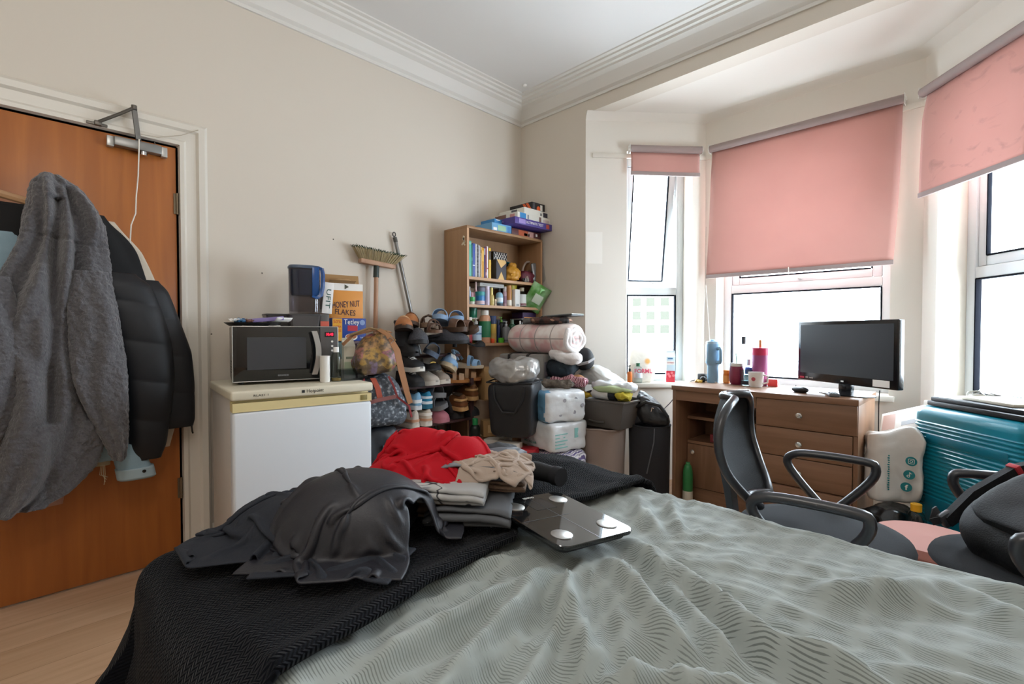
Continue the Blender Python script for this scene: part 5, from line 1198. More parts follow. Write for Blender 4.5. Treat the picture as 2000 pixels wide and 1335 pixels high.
# grey storage cube with dark straps behind
gc = thing('storage_case', 'grey fabric storage case with dark straps below the blanket roll', 'case', (.455, -.40, .62), 18)
G().box(-.17, -.13, 0, .17, .15, .33, .02).obj('body', K('#8a8682', .8, bump=(200, .2)), gc)
g = G(); 
G().box(.1715, -.115, .05, .1735, .13, .28, .001).obj('printed_panel', K('#63606a', .6), gc)
for r in range(5):
    for c in range(4):
        if (r * 3 + c) % 4: G().box(.1732, -.10 + c * .055, .065 + r * .041, .1745, -.06 + c * .055, .092 + r * .041).obj('printed_mark', K('#8f7f86', .6), gc)
for x_ in (-.08, .06): G().ribbon([(x_, .13, .333), (x_, -.10, .336), (x_ - .004, -.134, .325), (x_ - .006, -.134, .25)], .018, .004, side=(1, 0, 0)).obj('strap', K('#2d2b2c', .6), gc)
# rolled blanket: one spiral swept along its axis
def plaid_nodes(nt, p, N, L):
    v = coords(N, L, (1, 1, 1)); sx = N('ShaderNodeSeparateXYZ'); L(v, sx.inputs[0])
    def stripe(o, f, w):
        a = N('ShaderNodeMath'); a.operation = 'PINGPONG'; L(o, a.inputs[0]); a.inputs[1].default_value = f; b = N('ShaderNodeMath'); b.operation = 'LESS_THAN'; L(a.outputs[0], b.inputs[0]); b.inputs[1].default_value = w; return b.outputs[0]
    n = N('ShaderNodeTexNoise'); n.inputs['Scale'].default_value = 9; L(v, n.inputs['Vector'])
    base = ramp(N, L, n.outputs[0], [(.38, '#d9a9a8'), (.5, '#e2cfc9'), (.62, '#efe6e1')])
    mx = N('ShaderNodeMix'); mx.data_type = 'RGBA'; L(stripe(sx.outputs[0], .065, .004), mx.inputs[0]); L(base, mx.inputs[6]); mx.inputs[7].default_value = lin('#a59a95')
    m2 = N('ShaderNodeMix'); m2.data_type = 'RGBA'; L(stripe(sx.outputs[2], .05, .0035), m2.inputs[0]); L(mx.outputs[2], m2.inputs[6]); m2.inputs[7].default_value = lin('#a59a95')
    L(m2.outputs[2], p.inputs['Base Color']); p.inputs['Roughness'].default_value = .95; p.inputs['Sheen Weight'].default_value = .4
m_plaid = node_mat('pink plaid fleece', plaid_nodes); m_fleece = M('white fleece', '#e9e4e2', .95, bump=(90, .8), sheen=.4)
rb = thing('rolled_blanket', 'rolled up pink and white plaid fleece blanket on the pile', 'blanket', (.555, -.335, 1.055), 4)
rings = []; ins = []
for k in range(29):
    x_ = -.255 + .51 * k / 28; sc2 = 1 - .12 * max(0, (abs(x_) - .20) / .055) ** 2; rg = []
    for q in range(64):
        a = 2 * PI * q / 64; rr = .112 * sc2 * (1 + .03 * nz(math.cos(a) * 2, math.sin(a) * 2, x_ * 7)); rg.append((x_, rr * 1.08 * math.cos(a), rr * .93 * math.sin(a)))
    rings.append(rg)
G().loft(rings).obj('outer_cloth', m_plaid, rb, smooth=180)
sp = []
for q in range(90):
    a = q / 89 * 2 * PI * 2.6 + 2.4; rr = .106 * (1 - .80 * q / 89) ; sp.append((.250 + .006 * math.sin(q * .7), rr * 1.1 * math.cos(a), rr * .86 * math.sin(a)))
G().tube(sp, [.017 * (1 - .3 * q / 89) for q in range(90)], 10).obj('rolled_edge', m_fleece, rb, smooth=180)
soft(.22, .14, .09, 2.4, .018, 12, 8, 14).obj('loose_corner', m_fleece, rb, smooth=180, loc=(.20, -.05, -.160), rot=(0, .2, 0))
# laptop and clothes on the roll
lt = thing('laptop', 'thin silver laptop lying on clothes on top of the rolled blanket', 'laptop', (.66, -.27, 1.203), -22, rot=(0, math.radians(-3), math.radians(8)))
G().box(-.12, -.085, 0, .12, .085, .009, .004).obj('base', K('#3a3d3f', .4), lt); G().box(-.12, -.085, .0095, .12, .085, .016, .004).obj('lid', K('#9fa5a4', .35, metal=.5), lt)
def rag(name, label, loc, rz, w, d, h, mat, seed, amp=.02, fq=12, cat='clothing', k=2.4, ridge=.015, **kw):
    t = tag(soft(w, d, h, k, amp, fq, seed, 18, ridge).obj(name, mat, None, smooth=180, loc=loc, rot=(0, 0, math.radians(rz))), label, cat, **kw); return t
m_pat = node_mat('brown black pattern', lambda nt, p, N, L: (L(ramp(N, L, (lambda n: (setattr(n.inputs['Scale'], 'default_value', 22), L(coords(N, L), n.inputs['Vector']), n.outputs['Color'])[2])(N('ShaderNodeTexVoronoi')), [(.3, '#23201f'), (.5, '#5d3a30'), (.65, '#b98f76'), (.8, '#2c2624')]), p.inputs['Base Color']), setattr(p.inputs['Roughness'], 'default_value', .8)))
rag('patterned_shirt', 'brown and black patterned top under the silver laptop', (.60, -.33, 1.158), 10, .30, .18, .045, m_pat, 5, .010, 14)
rag('grey_cardigan', 'grey folded cardigan on the left end of the blanket roll', (.44, -.30, 1.15), 0, .16, .18, .05, K('#6a6b6a', .9), 6, .012, 14)
# dark clothes and hats under the roll
rag('jumper', 'dark navy jumper under the rolled blanket', (.70, -.33, .80), 10, .22, .24, .12, K('#17222b', .9), 12, .02, 9)
rag('jeans', 'faded grey blue jeans bundled under the navy jumper', (.72, -.33, .725), 0, .28, .26, .085, K('#4e5a60', .9), 15, .025, 10)
t = thing('cap', 'black cap with a pale strap at the edge of the pile', 'hat', (.80, -.22, .84), 30)
soft(.14, .16, .15, 2.3, .01, 8, 3, 14).obj('crown', M('black twill', '#1a1b1e', .8), t, smooth=180)
G().tube([(-.07, -.05, .05), (-.02, -.09, .045), (.04, -.09, .06), (.075, -.04, .085)], .006, 8, flat=1.6).obj('strap', K('#9d9a9a', .5), t)
fs = rag('fur_scarf', 'grey brown fur scarf lying on top of the toilet roll pack', (.75, -.46, .733), 24, .26, .10, .055, M('grey brown fur', '#4f463e', .95, bump=(70, 1.5), var=(30, '#7a6e62', .4)), 18, .018, 22, ridge=.01)
ps = rag('scarf', 'pink and maroon patterned scarf above the fur', (.79, -.37, .738), 30, .24, .09, .07, node_mat('pink maroon pattern', lambda nt, p, N, L: (L(ramp(N, L, (lambda n: (setattr(n.inputs['Scale'], 'default_value', 18), setattr(n.inputs['Distortion'], 'default_value', 8), L(coords(N, L), n.inputs['Vector']), n.outputs['Color'])[3])(N('ShaderNodeTexWave')), [(.3, '#6d2a3c'), (.45, '#d9b4b8'), (.7, '#ead3d3'), (.9, '#8a3a4c')]), p.inputs['Base Color']), setattr(p.inputs['Roughness'], 'default_value', .85))), 22, .018, 14)
rag('tan_belt_bag', 'smooth tan leather pouch behind the scarves', (.82, -.33, .735), 20, .15, .10, .085, K('#a5754f', .45), 25, .008, 10, cat='bag', ridge=0)
rag('plastic_bag', 'white carrier bag tucked between the tote and the fur scarf', (.62, -.50, .70), 30, .16, .16, .09, m_poly, 29, .02, 12, cat='bag')
# bins below the window
m_hamp = M('beige laundry cloth', '#8f8078', .9, bump=(250, .2)); m_hampb = M('black laundry cloth', '#26262a', .9, bump=(250, .2))
h1 = thing('laundry_bin', 'tall taupe fabric laundry bin, left of the black one', 'bin', (.957, -.232, 0), -12, 'laundry bins by the desk')
G().lathe([(0, 0), (.145, 0), (.15, .02), (.150, .25), (.158, .47), (.165, .49), (.150, .485), (.145, .40), (0, .30)], 4 * 8, sq=.95).obj('cloth', m_hamp, h1, smooth=60)
G().tube([(.163 * math.cos(a), .155 * math.sin(a), .485 + .004 * math.sin(a * 5)) for a in [2 * PI * q / 40 for q in range(40)]], .006, 6, loop=True).obj('rim', m_hamp, h1)
h2 = thing('laundry_bin', 'tall black laundry bin beside the left side of the desk', 'bin', (1.195, -.04, 0), 0, 'laundry bins by the desk')
G().lathe([(0, 0), (.12, 0), (.125, .02), (.128, .30), (.132, .50), (.125, .505), (.118, .40), (0, .33)], 32).obj('cloth', m_hampb, h2, smooth=60)
G().tube([(.131 * math.cos(a), .131 * math.sin(a), .503) for a in [2 * PI * q / 40 for q in range(40)]], .005, 6, loop=True).obj('rim', m_hampb, h2)
G().tube([(.09, -.10, .50), (.10, -.125, .42), (.085, -.137, .33), (.06, -.137, .22)], .004, 6).obj('drawstring', K('#55555a', .7), h2)
gb = thing('storage_box', 'dark translucent plastic storage box on the taupe laundry bin', 'box', (.985, -.19, .493), 0)
def bx(r, sc, z0, z1, w, d):
    return r
g = G(); 
g.loft([[(sx * w_, sy * d_, z_) for sx, sy in ((-1, -1), (1, -1), (1, 1), (-1, 1))] for w_, d_, z_ in ((.16, .12, 0), (.195, .14, .165), (.205, .15, .168), (.205, .15, .176), (.185, .13, .176), (.155, .115, .006))]); g.obj('body', M('smoked grey plastic', '#58524d', .3), gb, smooth=20)
G().tube([(-.06, -.139, .04), (0, -.141, .035), (.06, -.139, .04)], .006, 6).obj('grip', MATS['smoked grey plastic'], gb)
for (nm, lb, x_, y_, z_, rz, w, d, h, col, sd2) in (('yellow_jersey', 'bundled yellow jersey at the left of the grey storage box', .85, -.25, .662, 0, .08, .12, .04, '#b8982a', 31), ('yellow_jersey', 'yellow folded cloth at the right end of the striped towel', 1.125, -.24, .668, 20, .09, .12, .055, '#b8a52c', 33)):
    rag(nm, lb, (x_, y_, z_), rz, w, d, h, K(col, .8), sd2, .012, 12, k=3)
tw = thing('towel', 'rolled white towel with a black band, lying in the grey box', 'towel', (.995, -.255, .70), 4)
G().tube([(-.10, 0, 0), (-.08, 0, 0), (.0, 0, 0), (.04, 0, 0)], [.012, .03, .036, .036], 14).obj('white_cloth', K('#d6d2ce', .9), tw, smooth=60)
G().tube([(.04, 0, 0), (.088, 0, 0)], [.0365, .0355], 14).obj('black_band', K('#26282f', .9), tw)
G().tube([(-.13, -.005, .0), (-.095, -.01, .012), (-.07, -.02, .008)], .008, 8).obj('dark_cuff', K('#2c2530', .9), tw)
pbag = node_mat('white bag with yellow flowers', wrap_nodes('#e4e6e4', '#d8c94a', 9))
cb_ = thing('carrier_bag', 'white plastic carrier with yellow flowers leaning on the bay wall', 'bag', (.885, -.12, .70), -8)
def cf(r): u = r.x / .34 + .5; return Vector((r.x, r.y, r.z * (1.0 - .65 * max(0, u)) - .07 * u + .04))
soft(.34, .16, .17, 3, .02, 9, 44, 18, .016, fn=cf).obj('film', pbag, cb_, smooth=180)
gw = thing('carrier_bag', 'white and pale green carrier bag on the storage box', 'bag', (1.03, -.20, .715), 6)
soft(.30, .14, .07, 3, .018, 11, 47, 18, .014).obj('film', m_poly, gw, smooth=180)
soft(.28, .10, .04, 2.6, .010, 11, 49, 14, .008).obj('green_print', M('pale green polythene', '#a9b98a', .3, bump=(26, .5)), gw, loc=(.01, -.045, -.0), smooth=180)
hb = thing('handbag', 'slouchy black leather handbag hanging over the black laundry bin', 'bag', (1.245, -.045, .505), 28)
def hbf(r): u = r.z / .19 + .5; return Vector((r.x * (1 - .25 * u) - .05 * u, r.y * (1 - .3 * u), r.z - .05 * (r.x / .1) * u))
soft(.22, .19, .19, 3, .016, 9, 52, 16, .012, fn=hbf).obj('body', M('soft black leather', '#191a1d', .42, bump=(120, .15)), hb, smooth=180)
G().tube([(-.12, -.07, .12), (-.06, -.11, .16), (.02, -.11, .14), (.07, -.10, .07)], .007, 8, flat=1.5).obj('handle', MATS['soft black leather'], hb)
G().tube([(-.03, -.10, .10), (-.025, -.105, .125), (-.015, -.102, .12)], .003, 6).obj('ring', m_chrome, hb)
bs = thing('bag', 'small black bag with a looped strap tucked in the bin', 'bag', (1.14, -.085, .50), 10)
soft(.13, .12, .08, 2.6, .012, 12, 61, 12).obj('body', M('black nylon', '#1b1e25', .5), bs, smooth=180)
G().tube([(-.05, -.05, .05), (-.04, -.06, .10), (0, -.065, .12), (.04, -.06, .09), (.055, -.055, .03)], .006, 8).obj('strap', K('#26272c', .7), bs)
# ---------------------------------------------------------------- things on the microwave
MZ = .864 + .2635
p = at(505, 637, z=MZ + .02) if 0 else Vector((.27, -2.15, MZ))
tr = thing('tray', 'round black tray with papers and wrappers on top of the microwave', 'tray', (.27, -2.125, MZ + .001), 0)
G().lathe([(0, 0), (.10, 0), (.118, .012), (.122, .016), (.116, .016), (.098, .006), (0, .005)], 40, sq=1.0).obj('dish', m_dark, tr)
def sheet(name, label, loc, rz, w, d, mat, curl=.01, cat='paper', **k):
    g = G(); g.grid(lambda u, v: ((u - .5) * w, (v - .5) * d, curl * ((2 * u - 1) ** 2) + .003 * nz(u * 4, v * 4, rz)), 10, 8); return tag(g.obj(name, mat, None, smooth=180, solid=.0008, loc=loc, rot=(0, 0, math.radians(rz))), label, cat, **k)
carton('chocolate_box', 'flat lilac box lying aslant on the black tray', 'box', (.285, -2.08, MZ + .022), 70, .17, .075, .018, K('#8f7fb8'), [('t', -.07, -.03, .0, .03, K('#b3a8d2'))], tilt=(0, math.radians(-6), math.radians(72)))
rag('wrapper', 'crumpled brown and red wrapper on the black tray', (.29, -2.165, MZ + .018), 20, .09, .05, .014, K('#6d4438', .5), 71, .006, 30, cat='wrapper')
rag('wrapper', 'small blue wrapper at the left of the black tray', (.31, -2.19, MZ + .018), 50, .05, .04, .012, K('#3a6a94', .4), 72, .006, 30, cat='wrapper')
sheet('receipt', 'curled white receipt at the right edge of the black tray', (.315, -2.015, MZ + .022), 20, .06, .09, m_wp, .02)
sheet('paper', 'white sheet under the black tray on the microwave', (.33, -2.11, MZ + .0018), 80, .16, .06, m_wp, .0)
sheet('receipt', 'rolled white slip at the left edge of the black tray', (.315, -2.215, MZ + .022), 35, .03, .05, m_wp, .012)
m_smoke = M('smoky grey plastic', '#4f4b4a', .2, spec=.5); 
def tubbox(name, label, loc, rz, w, d, h, body, lidc, group=None, cat='tub'):
    t = thing(name, label, cat, loc, rz, group); g = G()
    rr = [[(sx * a, sy * b, z) for sx, sy in ((-1, -.85), (-.85, -1), (.85, -1), (1, -.85), (1, .85), (.85, 1), (-.85, 1), (-1, .85))] for a, b, z in ((w * .44, d * .44, 0), (w * .49, d * .49, h), (w * .47, d * .47, h), (w * .42, d * .42, .003))]
    g.loft(rr); g.obj('body', body, t, smooth=25)
    if lidc: G().box(-w / 2, -d / 2, h - .004, w / 2, d / 2, h + .006, .004).obj('lid', lidc, t)
    return t
ty = at(610, 625, x=.26).y
tubbox('food_tub', 'smoky grey lidded food tub under the water jug', (.24, -1.88, MZ + .001), 84, .155, .11, .058, m_smoke, M('charcoal tub lid', '#3a3838', .35))
tubbox('food_tub', 'second grey food tub, partly hidden behind the first', (.175, -1.985, MZ + .001), 84, .12, .10, .058, m_smoke, MATS['charcoal tub lid'])
carton('spread_tub', 'small charcoal and coral carton right of the food tub', 'box', (.25, -1.777, MZ + .001), 85, .048, .05, .066, K('#56524f'), [('f', -.022, .002, .022, .028, K('#c4543f'))])
# water filter jug
jg = thing('water_jug', 'water filter jug with deep blue lid and handle on the microwave', 'jug', (.235, -1.868, MZ + .066), 75)
m_jclr = clear_mat('clear jug plastic', '#d6d4d8', .06); m_jblue = M('deep blue plastic', '#1d4f8f', .25); m_jsm = clear_mat('blue tinted jug', '#4f6c96', .06)
def jr(w, z): return [(w * math.copysign(abs(math.cos(a)) ** .7, math.cos(a)), .055 * w / .075 * math.copysign(abs(math.sin(a)) ** .7, math.sin(a)), z) for a in [2 * PI * q / 28 for q in range(28)]]
G().loft([jr(.072, 0), jr(.074, .01), jr(.0745, .11), jr(.0765, .235), jr(.075, .235), jr(.073, .11), jr(.072, .012)], caps=True).obj('body', m_jclr, jg, smooth=60)
G().loft([jr(.060, .095), jr(.068, .11), jr(.0715, .225), jr(.069, .225), jr(.058, .1)]).obj('filter_funnel', M('slate blue plastic', '#3d5475', .3), jg, smooth=60)
G().loft([jr(.078, .232), jr(.079, .24), jr(.074, .248)]).obj('lid', M('slate blue lid', '#44546a', .3), jg, smooth=40)
G().ribbon([(.066, -.035, .24), (.080, -.045, .235), (.084, -.05, .20), (.082, -.052, .14), (.072, -.056, .095), (.052, -.06, .082), (.035, -.06, .09)], .030, .012, side=(.5, 1, 0)).obj('handle', m_jblue, jg, smooth=60)
G().box(.03, -.058, .09, .066, -.050, .24, .004).obj('handle_panel', m_jblue, jg)
# cereal, tea and bar boxes: on a shelf board behind the microwave
sd = thing('side_table', 'dark narrow table behind the fridge carrying the cereal boxes', 'table', (.15, -1.612, 0))
G().box(-.13, -.075, 1.035, .15, .075, 1.05, .002).obj('table_top', m_rack, sd)
for sx in (-.11, .12):
    for sy in (-.11, .12): G().box(sx - .012, sy - .012, 0, sx + .012, sy + .012, 1.035).obj('leg', m_rack, sd)
m_ceral = K('#dd9440', .55)
ce = carton('cereal_box', 'open orange cereal box behind the tea box', 'box', (.13, -1.60, 1.0505), 82, .195, .065, .325, m_ceral,
            [('f', -.0965, .285, .0965, .3245, m_wp), ('f', -.0965, .002, .0965, .08, K('#dca274')), ('f', .0, .05, .09, .12, K('#c88a58'))],
            [('f', 'HONEY NUT', .05, .0, .205, K('#2d2440'), .155, 5), ('f', 'FLAKES', .044, -.005, .160, K('#3a2430'), .115, -4)])
text('NUT', .001, m_ink, ce, (0, 0, -.0)).hide_render = False if 0 else False
bpy.data.objects.remove(ce.children[-1])
for (x0_, y0_, x1_, y1_, a) in ((-.09, .030, .09, .034, 25), ):
    G().box(-.0965, -.001, 0, .0965, .001, .055, mtx=Matrix.Translation((0, .03, .325)) @ Matrix.Rotation(math.radians(-12), 4, 'X')).obj('box_flap', m_card, ce)
G().box(-.0965, -.001, 0, .05, .001, .03, mtx=Matrix.Translation((0, -.03, .325)) @ Matrix.Rotation(math.radians(60), 4, 'X')).obj('box_flap', m_card, ce)
soft(.15, .05, .05, 2.5, .01, 20, 3, 8).obj('inner_bag', K('#b08a5c', .5), ce, loc=(0, 0, .30))
g = G(); g.lathe([(0, 0), (.016, 0), (.016, .001), (0, .001)], 3, mtx=RX(90, (.0, -.0335, .306))); g.obj('logo_mark', K('#4a4a3a', .6), ce)
uf = carton('bar_box', 'white upright carton with turned lettering, leaning on the cereal box', 'box', (.25, -1.765, MZ - .03), 84, .052, .05, .165, K('#e6e3e0'), [('l', -.02, .02, .02, .15, K('#8f8a88'))], [('f', 'UFIT', .034, .0, .08, K('#2c5a50'), .1, -90)], tilt=(math.radians(0), math.radians(0), math.radians(84)))
uf.location.z = MZ + .070; uf.rotation_euler = (0, math.radians(5), math.radians(84))
carton('tea_box', 'blue and yellow tea box in front of the cereal', 'box', (.225, -1.63, 1.0505), 82, .185, .075, .125, K('#1f3f8f'),
       [('f', -.091, .002, -.04, .123, K('#e0a42c')), ('f', -.01, .055, .045, .085, K('#b5283a'))],
       [('f', 'Tetley', .040, .012, .104, m_wp, .085), ('f', '50%', .024, -.066, .105, K('#c0302a'), .042), ('f', 'EXTRA', .016, -.066, .078, K('#c0302a'), .042), ('f', 'FREE', .018, -.066, .056, K('#c0302a'), .042), ('f', '160', .012, .072, .018, m_wp, .022)])
tb_ = [o for o in COL.objects if o.name.startswith('tea_box') and o.type == 'EMPTY'][-1]
G().lathe([(0, 0), (.034, 0), (.034, .001), (0, .001)], 28, mtx=RX(90, (.01, -.0378, .022)) @ Matrix.Diagonal((1, .55, 1, 1))).obj('cup_print', m_wp, tb_)
G().lathe([(0, 0), (.029, 0), (.029, .001), (0, .001)], 28, mtx=RX(90, (.01, -.0388, .025)) @ Matrix.Diagonal((1, .5, 1, 1))).obj('tea_print', K('#b06a42'), tb_)
G().lathe([(.012, 0), (.015, 0), (.015, .001), (.012, .001)], 20, mtx=RX(90, (.072, -.0378, .102))).obj('round_print', K('#8fa4d0'), tb_)
# on the fridge, right of the microwave
FZ = .8625
bottle('pill_bottle', 'plain white cylinder at the right corner of the microwave', (.535, -1.895, FZ), .0225, .125, '#e3dfd9', cap='#e8e4de', caph=.03, neck=.97, shoulder=.02)
bottle('oil_bottle', 'nearly empty clear oil bottle with a square white cap', (.525, -1.835, FZ), .024, .165, '#cfd2c9', cap='#ecebe8', caph=.15, neck=.5, capr=.55, clear=True, shoulder=.2, liquid=('#a5874a', .12))
carton('carton', 'teal and white carton behind the oil bottle', 'carton', (.385, -1.775, FZ), 85, .055, .05, .185, K('#2b7f96'), [('f', -.026, .10, .026, .183, K('#8fa9b0')), ('f', .0, .0, .026, .1, m_wp)])
ct = carton('carton', 'cream drink carton with pale green pictures beside the clear tub', 'carton', (.415, -1.722, FZ), 84, .06, .06, .165, K('#ddd8c4'), [('f', -.028, .02, .028, .085, K('#b7c4a4')), ('f', -.02, .10, .02, .112, K('#8b937f'))])
G().prism([(-.03, .165), (.03, .165), (.0, .197)], -.03, .03, axis='x').obj('gable', K('#e3dfce'), ct); G().box(-.03, -.0015, .195, .03, .0015, .208).obj('seam', K('#e3dfce'), ct)
tubbox('food_tub', 'empty clear plastic tub at the front corner of the fridge', (.515, -1.755, FZ), 84, .13, .075, .055, clear_mat('cloudy tub plastic', '#d9dce0', .12), None)

# ---------------------------------------------------------------- door fittings
dc = thing('door_closer', 'grey hydraulic door closer with folding arm at the top of the door', 'door closer', (0.004, -2.523, 1.935), 90)
G().box(-.085, -.045, -.018, .085, -.004, .022, .004).obj('body', m_steel, dc)
for s_ in (-1, 1):
    G().box(s_ * .097 - .012, -.03, -.022, s_ * .097 + .012, .0, .022, .002).obj('end_plate', M('pale zinc', '#b9b9b6', .35, .7), dc)
G().lathe([(.014, -.018), (.014, -.034), (.010, -.036), (0, -.036)], 16, (0.02, -.025, 0)).obj('valve', m_chrome, dc)
m_arm = M('tarnished arm', '#6b665f', .4, .8)
G().ribbon([(.0, -.03, .024), (.0, -.035, .03), (-.016, -.055, .158)], .02, .006, side=(1, .3, 0)).obj('main_arm', m_arm, dc, smooth=0)
g = G(); g.tube([(-.016, -.06, .158), (-.07, -.05, .115), (-.135, -.036, .068)], .007, 8); g.lathe([(.011, -.008), (.011, .010)], 12, (-.016, -.058, .158)); g.obj('link_arm', m_arm, dc)
g = G(); g.box(-.175, -.028, .054, -.105, -.020, .066, .002); g.box(-.15, -.04, .052, -.125, -.02, .072, .003); g.obj('bracket', m_arm, dc)
G().tube([(.07, -.0525 + .05, -.055 + 2.01 - 1.935), (.06, .002, .07)], .002, 5).obj('screw', m_arm, dc)
cd = tag(G().tube([(.052, -2.522, 1.962), (.056, -2.524, 1.90), (.05, -2.527, 1.80), (.054, -2.536, 1.70), (.048, -2.538, 1.63), (.05, -2.555, 1.575), (.05, -2.558, 1.525), (.05, -2.56, 1.48)], .0028, 6).obj('string', m_cord, None), 'white string hanging down from the door closer', 'string')
tag(G().tube([(.058, -2.515, 1.985), (.037, -2.45, 1.995), (.037, -2.36, 2.03), (.037, -2.29, 2.075)], .002, 5).obj('wire', M('beige wire', '#b5aa98', .6), None), 'thin beige wire running along the top of the door frame', 'wire')
dd = bpy.data.objects['door_1']
G().tube([(.004, -.43, 1.72), (.05, -.43, 1.715), (.06, -.43, 1.69), (.05, -.43, 1.665)], .006, 8).obj('coat_hook', m_steel, dd)
G().tube([(.004, -.55, 1.64), (.04, -.55, 1.64)], .006, 8).obj('coat_hook', m_steel, dd)

# ---------------------------------------------------------------- coats on the door
def garment(rows, nth=72, nz_=90, fold=.0, ff=5, seed=0, fuzz=0, ffq=70, quilt=0, qh=.115, k=2.6, name='body', mat=None, parent=None, extra=None):
    """rows: (z, y_left, y_right, x_back, x_front) from the top down"""
    R = np.array(rows, float); z = np.linspace(R[0, 0], R[-1, 0], nz_); zi = R[::-1, 0]; I = [np.interp(z, zi, R[::-1, c]) for c in range(1, 5)]
    if nz_ > 20: I = [np.convolve(np.pad(a, 3, mode='edge'), np.ones(7) / 7, 'valid') for a in I]
    rings = []
    for j in range(nz_):
        yc, hw = (I[0][j] + I[1][j]) / 2, (I[1][j] - I[0][j]) / 2; xb, xf = I[2][j], I[3][j]; xc, hd = (xb + xf) / 2, (xf - xb) / 2; rg = []
        for q in range(nth):
            a = 2 * PI * q / nth; c, s = math.cos(a), math.sin(a); cx_, sy = math.copysign(abs(c) ** (2 / k), c), math.copysign(abs(s) ** (2 / k), s)
            y = yc + hw * cx_; x = xc + hd * sy; v = z[j]; w = max(0, s)
            f = fold * (math.sin(cx_ * ff + 1.6 * nz(v * 2.2, seed, 1) * 3 + seed) + .5 * math.sin(cx_ * ff * 2.3 + 2 * nz(v * 3, seed, 4) * 3)) * w ** .6 * min(1, (R[0, 0] - v) * 7)
            if quilt: f += quilt * (abs(math.sin(PI * (v - R[-1, 0]) / qh + .35 * cx_)) ** .45 - .7) * (.4 + .6 * w)
            if fuzz: f += fuzz * fr(y, v, x, ffq, seed, 2)
            if extra: f += extra(y, v) * w
            dx = f * (.35 + .65 * abs(s)); rg.append((max(xb, x + dx * (1 if s > -.2 else 0)), y + (f * c * .5 if quilt or fuzz else 0), v))
        rings.append(rg)
    return G().loft(rings).obj(name, mat, parent, smooth=180)
m_flc = M('grey sherpa fleece', '#4f4e52', .95, bump=(110, 1.6), var=(110, '#67666a', .5), sheen=.35)
m_puf = M('black quilted nylon', '#101218', .55, bump=(14, .25)); m_blk = M('black cotton', '#121214', .85, bump=(200, .1)); m_crm = M('cream fleece', '#cfc4b3', .9, bump=(120, .4))
m_den = M('pale blue denim', '#86a2b1', .85, bump=(300, .25), var=(16, '#9ab3c0', .6))
# cream jacket farthest back
cj = thing('jacket', 'cream jacket farthest back on the door, only its edge showing', 'jacket', (0, 0, 0), 0, 'coats hung on the door')
garment([(1.585, -2.72, -2.63, .006, .022), (1.555, -2.78, -2.605, .006, .028), (1.52, -2.8, -2.54, .006, .03), (1.42, -2.8, -2.495, .006, .03), (1.30, -2.8, -2.452, .006, .03), (1.12, -2.8, -2.383, .006, .03), (.95, -2.8, -2.372, .006, .03), (.60, -2.8, -2.40, .006, .03), (.56, -2.75, -2.43, .006, .026)], mat=m_crm, parent=cj, nth=48, nz_=50, fold=.003)
bj = thing('jacket', 'plain black jacket between the cream and the quilted one', 'jacket', (0, 0, 0), 0, 'coats hung on the door')
garment([(1.60, -2.75, -2.66, .032, .06), (1.56, -2.80, -2.62, .032, .075), (1.49, -2.82, -2.545, .032, .08), (1.38, -2.82, -2.515, .032, .08), (1.28, -2.82, -2.49, .032, .08), (1.1, -2.82, -2.50, .032, .07), (.8, -2.8, -2.52, .032, .06)], mat=m_blk, parent=bj, nth=48, nz_=50, fold=.006)
pj = thing('puffer_jacket', 'black quilted puffer jacket hanging on the hinge side of the door', 'jacket', (0, 0, 0), 0, 'coats hung on the door')
garment([(1.33, -2.60, -2.47, .075, .12), (1.29, -2.62, -2.435, .07, .15), (1.15, -2.62, -2.39, .07, .16), (1.0, -2.60, -2.345, .07, .16), (.85, -2.55, -2.335, .07, .15), (.68, -2.50, -2.335, .07, .14), (.66, -2.48, -2.345, .08, .13)], mat=m_puf, parent=pj, nth=60, nz_=110, quilt=.007, qh=.17)
garment([(1.35, -2.70, -2.56, .10, .16), (1.31, -2.70, -2.505, .10, .19), (1.20, -2.66, -2.465, .10, .205), (1.05, -2.63, -2.43, .10, .21), (.90, -2.60, -2.42, .10, .21), (.75, -2.59, -2.435, .10, .205), (.60, -2.585, -2.455, .10, .195), (.545, -2.57, -2.475, .11, .18)], mat=m_puf, parent=pj, nth=60, nz_=120, quilt=.008, qh=.17, name='sleeve')
G().tube([(.115, -2.35, .665), (.118, -2.348, .635), (.115, -2.345, .625)], .004, 6).obj('toggle', m_black, pj)
dj = thing('denim_jacket', 'pale blue denim jacket between the grey fleece and the puffer', 'jacket', (0, 0, 0), 0, 'coats hung on the door')
garment([(1.34, -2.68, -2.63, .095, .14), (1.30, -2.69, -2.608, .095, .16), (1.18, -2.70, -2.59, .085, .17), (.95, -2.70, -2.592, .085, .17), (.70, -2.70, -2.588, .085, .17), (.56, -2.70, -2.58, .085, .16)], mat=m_den, parent=dj, nth=48, nz_=60, fold=.006)
g = G(); rr = []
for q, (dy, dz) in enumerate(((0, 0), (.02, -.03), (.055, -.075))): rr.append([(.13 + .035 * math.cos(a) , -2.575 + dy * 1.0 + .052 * math.sin(a) * .9 - .005, .56 + dz - .02 * math.sin(a)) for a in [2 * PI * k / 24 for k in range(24)]])
garment([(.62, -2.64, -2.545, .10, .175), (.56, -2.64, -2.525, .10, .18), (.49, -2.625, -2.50, .10, .18), (.465, -2.62, -2.495, .105, .175)], mat=m_den, parent=dj, nth=36, nz_=24, name='sleeve')
garment([(.515, -2.635, -2.50, .098, .184), (.47, -2.628, -2.492, .098, .184)], mat=K('#a2b6bf', .8), parent=dj, nth=36, nz_=8, name='cuff'); G().lathe([(0, 0), (.008, 0), (.007, .003), (0, .003)], 12, mtx=Matrix.Translation((.184, -2.54, .50)) @ Matrix.Rotation(PI / 2, 4, 'Y')).obj('button', m_chrome, dj)
